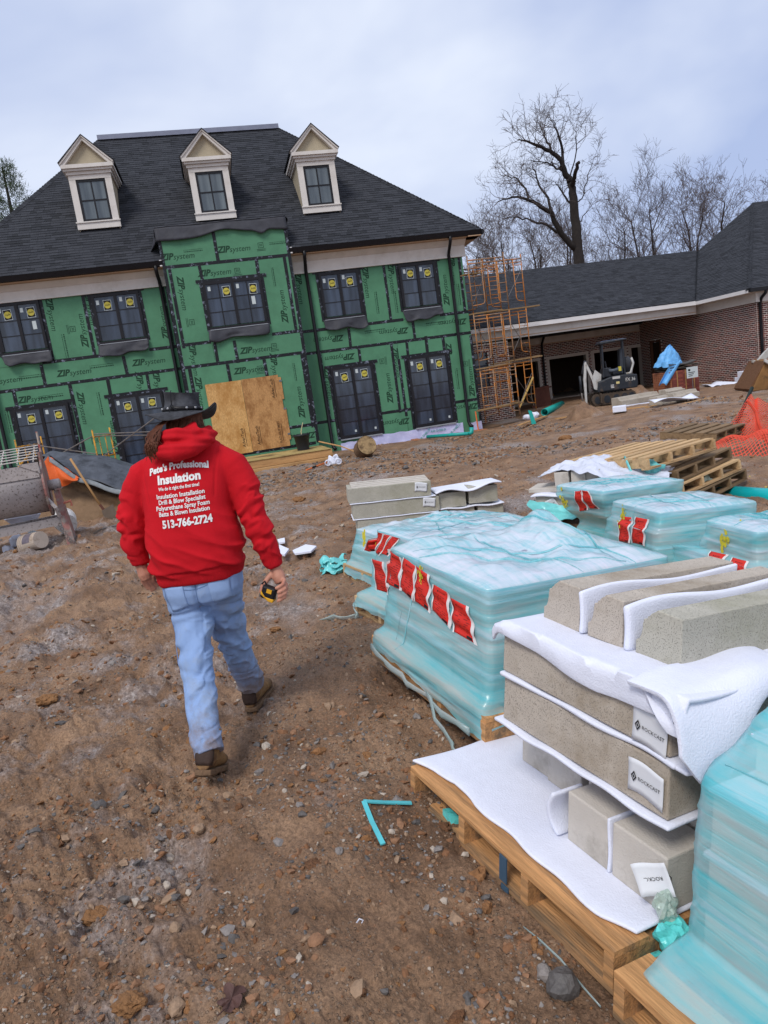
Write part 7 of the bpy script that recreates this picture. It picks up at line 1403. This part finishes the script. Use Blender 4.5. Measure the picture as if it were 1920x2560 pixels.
# small blocks under white and cyan plastic, behind
PS = Vector(G(1360, 1290, -.02)); q9 = TR(PS.x, PS.y, -.03) @ RZ(rad(-30))
sb = block(q9, -.05, .42, -.1, .35, .04, .26, 'stone block with a tilted white label under the small plastic covered blocks', 'small blocks behind the wrapped pallets'); rock_label(sb, TR(-.06, -.229, .12), .15, .12, -30)
block(q9, -.16, .30, .02, .4, .28, .33, 'flat stone slab left on the small plastic covered blocks', 'small blocks behind the wrapped pallets')
for k, (x, lb_) in enumerate([(.16, 'left'), (.34, 'middle'), (.50, 'right')]): block(q9, x, x+.16, .02+.02*k, .4, .335, .50, lb_+' one of three upright stones under the clear plastic', 'small blocks behind the wrapped pallets')
def plast(u, v): x = -.02+u*1.35; y = -.02+v*.9; return (x, y+.05*math.sin(x*7), .53-.28*max(0, u-.45)*1.2+.06*fbm(x*7, y*7, 3, .6, s=3)*2-.12*max(0, .15-u)*4-.16*(1-v)**6*max(0, u-.2)*2)
o = MB().grid(plast, 40, 24).build('plastic_sheet', mat('milky_plastic', 'c6cad8', .3, .06, 6, .5, 16, spec=.5), None, smooth=False, solid=.006); o.matrix_world = q9; tag(o, 'milky plastic sheet bunched over the small stones behind the wrapped pallets', 'plastic sheet')
o = MB().grid(lambda u, v: (-.10+u*.5+.05*math.sin(v*6), -.2+.10*v-.1*u, .02+.20*v*(1-.4*u)+.04*fbm(u*6, v*6, 3, s=6)), 16, 10).build('film_scrap', M_CY, None, smooth=False, solid=.006); o.matrix_world = q9; tag(o, 'loose cyan film hanging at the left foot of the labelled small block', 'film')
o = MB().grid(lambda u, v: (-.09+u*.62, -.14+v*.5, .265+.01*math.sin(u*9)-.16*max(0, u-.7)), 16, 6).build('foam_sheet', M_FOAM, None, smooth=True, solid=.02); o.matrix_world = q9; tag(o, 'white foam sheet between the small block and the slab above it', 'foam sheet')
# grey-green stack of long blocks
P5 = pose((-.384, 8.309, -.02, .081, 0, .05)); G5 = 'grey-green long blocks behind the wrapped pallets'
for k, lb_ in enumerate(['bottom', 'middle', 'top']):
    z = .01+k*.195; dx = -.02*k
    b_ = block(P5, dx+.02*(2-k), .97+.09*(2-k), 0, .42, z, z+.18, lb_+' long grey-green block in the stack beyond the wrapped pallets', G5, M_PITG); rock_label(b_, TR(.42-.02*k, -.2115, .115), .15, .11, 6)
    sheet(P5, lambda u, v, z=z, dx=dx: (dx-.01+u*1.05, -.012+v*.45, z+.186+.002*math.sin(u*20)), 12, 4, lb_+' foam layer in the grey-green block stack', .012) if k < 2 else None
for k in range(4): MB and tag(MB().box(-.45, .50, .02+.095*k, .10+.095*k, 0, .022, P5 @ TR(.46, .0, .565+.008*k)).build('stone_slip', M_STG, bevel=.003), ['frontmost', 'second', 'third', 'rearmost'][k]+' thin slip laid on the grey-green block stack', 'stone slip', 'thin slips on the grey-green stack')
for (x0, x1, z, lb_) in [(1.12, 1.50, .01, 'lower short block left of pair at the stack end'), (1.54, 1.86, .01, 'lower short block at the far right of the stack'), (1.06, 1.40, .215, 'upper short block beside the long grey-green ones'), (1.44, 1.80, .235, 'upper short block at the far right, under loose foam')]: block(P5, x0, x1, .05, .5, z, z+.185+(.02 if z > .2 and x0 > 1.4 else 0), lb_, G5, M_PITG)
sheet(P5, lambda u, v: (1.02+u*.82, -.02+v*.5, .412+.05*u+.03*math.sin(u*9)*(1-v)), 16, 6, 'crumpled foam sheet on the short blocks of the grey-green stack', .02)
sheet(P5, lambda u, v: (1.05+u*.82, .02+v*.5, .204+.008*math.sin(u*14)), 16, 6, 'foam layer between the short grey-green blocks', .016)
# wrapped pile cut by the bottom right corner
P0 = P1 @ TR(1.30, .0, 0)
t0, fl0 = wrapped('wrapped_pallet', P0, 1.2, 1.15, [(.06, -.0, -.01, -.03, -.03), (.13, .005, -.012, -.03, -.03), (.17, .05, -.01, .0, 0), (.22, .165, .0, .0, 0), (.40, .165, .0, .0, 0), (.66, .175, .0, .0, 0), (.80, .33, .03, .02, 0), (.92, .47, .06, .05, 0)], 'tall cyan and white film wrapped pile at the bottom right corner', 41, bump=.03, mwood=M_WOODO, sidemat=film_mat('cyan_white_film', '5cc3ce', '94d5dc', 'c6e2e8'), rc=.03)
# scraps between the two front pallets
def wad(c, s, lb_, m, cat='film'):
    V0, F0 = ico(3); o = MB(); n = fbm(V0[:, 0]*2.2+c[0]*9, V0[:, 1]*2.2+V0[:, 2]*1.7, 4, .65); o.add((V0*np.array(s))*(1+1.1*n)[:, None]+np.array(c), [tuple(f) for f in F0]); return tag(o.build('film_wad', m, smooth=False), lb_, cat)
M_CYB = mat('bright_cyan_film', '5cc9c6', .25, .2, 8, .5, 30, spec=.5); M_CLR = mat('clear_film', '9fb0a6', .18, .25, 8, .5, 30, spec=.6)
c = P1 @ Vector((1.235, .20, .13)); wad(c, (.055, .05, .055), 'knot of bright cyan film between the front pallet and the corner pile', M_CYB); c = P1 @ Vector((1.24, .14, .06)); wad(c, (.06, .05, .04), 'lower twist of cyan film at the front pallet end', M_CYB)
c = P1 @ Vector((1.235, .08, .02)); wad(c, (.06, .04, .05), 'clear crumpled film hanging at the front pallet end', M_CLR); c = P1 @ Vector((1.20, .20, .21)); wad(c, (.035, .03, .05), 'clear crumpled film under the bent label', M_CLR)
tag(MB().hexa([P1 @ Vector(p) for p in [(.22, .03, .022), (.30, .02, .022), (.31, .05, .022), (.23, .06, .022), (.22, .03, .05), (.30, .02, .06), (.31, .05, .06), (.23, .06, .05)]]).build('film_scrap', M_CYB), 'folded cyan scrap lying inside the front pallet', 'film')
# packing strap bent on the mud, thin strip by the pallet, clear scrap, leaf, odd stones
sp_ = [Vector(G(x, y, -.03)) for x, y in [(1026, 1988), (965, 2002), (912, 2018)]]; sp2 = [Vector(G(x, y, -.03)) for x, y in [(912, 2018), (930, 2055), (956, 2100)]]
for p in sp_+sp2: p.z = float(gz(p.x, p.y))+.014
o = MB(); 
for S_ in (sp_, sp2):
    for a, b in zip(S_[:-1], S_[1:]): o.bar(a, b, .020, .006)
tag(o.build('packing_strap', mat('strap_cyan', '54b3bb', .45, .1, 8, .1)), 'flat cyan packing strap bent into a corner on the mud', 'strap')
st3 = [Vector(G(x, y, -.12)) for x, y in [(1308, 2312), (1350, 2345), (1400, 2385), (1455, 2445), (1500, 2500)]]
for p in st3: p.z = float(gz(p.x, p.y))+.012
tag(MB().tube(st3, [.003, .005, .006, .005, .004], 6, sq=.5).build('film_strand', M_RAG, smooth=True), 'thin twisted film strand on the mud along the front pallet', 'film strand')
q = Vector(G(1390, 2395, -.12)); q.z = float(gz(q.x, q.y))+.01
def rock(px, py, s, lb_, m, z=-.1):
    p = Vector(G(px, py, z)); p.z = float(gz(p.x, p.y)); V0, F0 = ICO2; n = RNG.normal(0, .10, len(V0)); o = MB(); o.add((V0*np.array(s))*(1+n)[:, None], [tuple(f) for f in F0]); ob = o.build('rock', m, bevel=0); ob.location = p+Vector((0, 0, s[2]*.45)); ob.rotation_euler = (random.uniform(-.3, .3), random.uniform(-.3, .3), random.uniform(0, 6)); return tag(ob, lb_, 'rock', 'larger loose rocks on the mud')
rock(1405, 2440, (.055, .045, .04), 'big dark jagged rock beside the front pallet', GM[2]); rock(1358, 2415, (.028, .024, .024), 'rounded grey rock beside the big jagged one', GM[0])
for (px, py, s, lb_, m) in [(412, 2195, .022, 'pale rounded stone flat in the mud, upper middle', GM[4]), (437, 2315, .024, 'brownish pale stone lying left of centre', GM[1]), (500, 2085, .030, 'tan rock behind the trailing boot print', GM[1]), (790, 2350, .028, 'two-tone rock near the curled scrap', GM[3]), (440, 2505, .032, 'rock at the bottom edge left of the dead leaf', GM[1]), (665, 1872, .028, 'white quartz rock right of the trailing boot', GM[4]), (845, 2125, .020, 'angular grey stone below the cyan strap', GM[0]), (1040, 1775, .026, 'grey stone below the biggest wrapped pallet', GM[0]), (310, 1985, .022, 'orange stone left of the trailing boot', GM[1])]: rock(px, py, (s, s*.8, s*.65), lb_, m, 0)
def mclod(px, py, s, lb_):
    p = Vector(G(px, py, 0)); p.z = float(gz(p.x, p.y)); V0, F0 = ico(3); n = fbm(V0[:, 0]*2+px, V0[:, 1]*2+V0[:, 2]*1.3, 4, .7)+RNG.normal(0, .03, len(V0)); o = MB(); o.add((V0*np.array((s, s*.75, s*.5)))*(1+.9*n)[:, None], [tuple(f) for f in F0]); ob = o.build('mud_clod', CM[0], smooth=False); ob.location = p+Vector((0, 0, s*.2)); return tag(ob, lb_, 'clod', 'big clods of mud')
for (px, py, s, lb_) in [(238, 2268, .055, 'crumbly brown clod lying alone in the lower left'), (118, 1755, .07, 'dark brown clod on the left, level with the trailing boot'), (745, 1250, .12, 'brown clod behind the grey-green stack on the left'), (1412, 1085, .16, 'large dark clod before the pallet stack'), (690, 1585, .04, 'small clod right of the walking man'), (320, 2500, .05, 'orange clod at the bottom edge')]: mclod(px, py, s, lb_)
# dead leaf
lq = Vector(G(580, 2500, 0)); lq.z = float(gz(lq.x, lq.y))+.012; lo = []
for k in range(40):
    a = k/40*2*math.pi; r = .045*(.55+.45*abs(math.cos(a*2.5)))*(1+.12*math.sin(k*7.)); lo.append((r*math.cos(a), r*math.sin(a)))
o = MB(); P = [Vector((x, y, .010*math.sin(x*90)+.25*abs(y)**1.3)) for x, y in lo]; o.add([Vector((0, 0, 0))]+P, [(0, i+1, (i+1) % 40+1) for i in range(40)]); o.tube([(0, 0, 0), (-.03, -.02, .01), (-.06, -.03, .02)], .0015, 5)
lf = o.build('dead_leaf', mat('brown_leaf', '4d3530', .6, .3, 30, .3, 80), smooth=False, solid=.001); lf.location = lq; lf.rotation_euler = (.15, -.1, .7); tag(lf, 'curled dark brown dead leaf on the mud at the bottom', 'leaf')
o = MB().tube([Vector(p)*.02+Vector(G(902, 2320, -.02))+Vector((0, 0, .02)) for p in [(-.5, 0, 0), (0, .2, .5), (.6, .1, .2), (.3, -.3, .1)]], .004, 6, sq=.4).build('curled_scrap', M_FOAM, smooth=True); tag(o, 'tiny curled pale scrap on the mud right of the rocks', 'scrap')
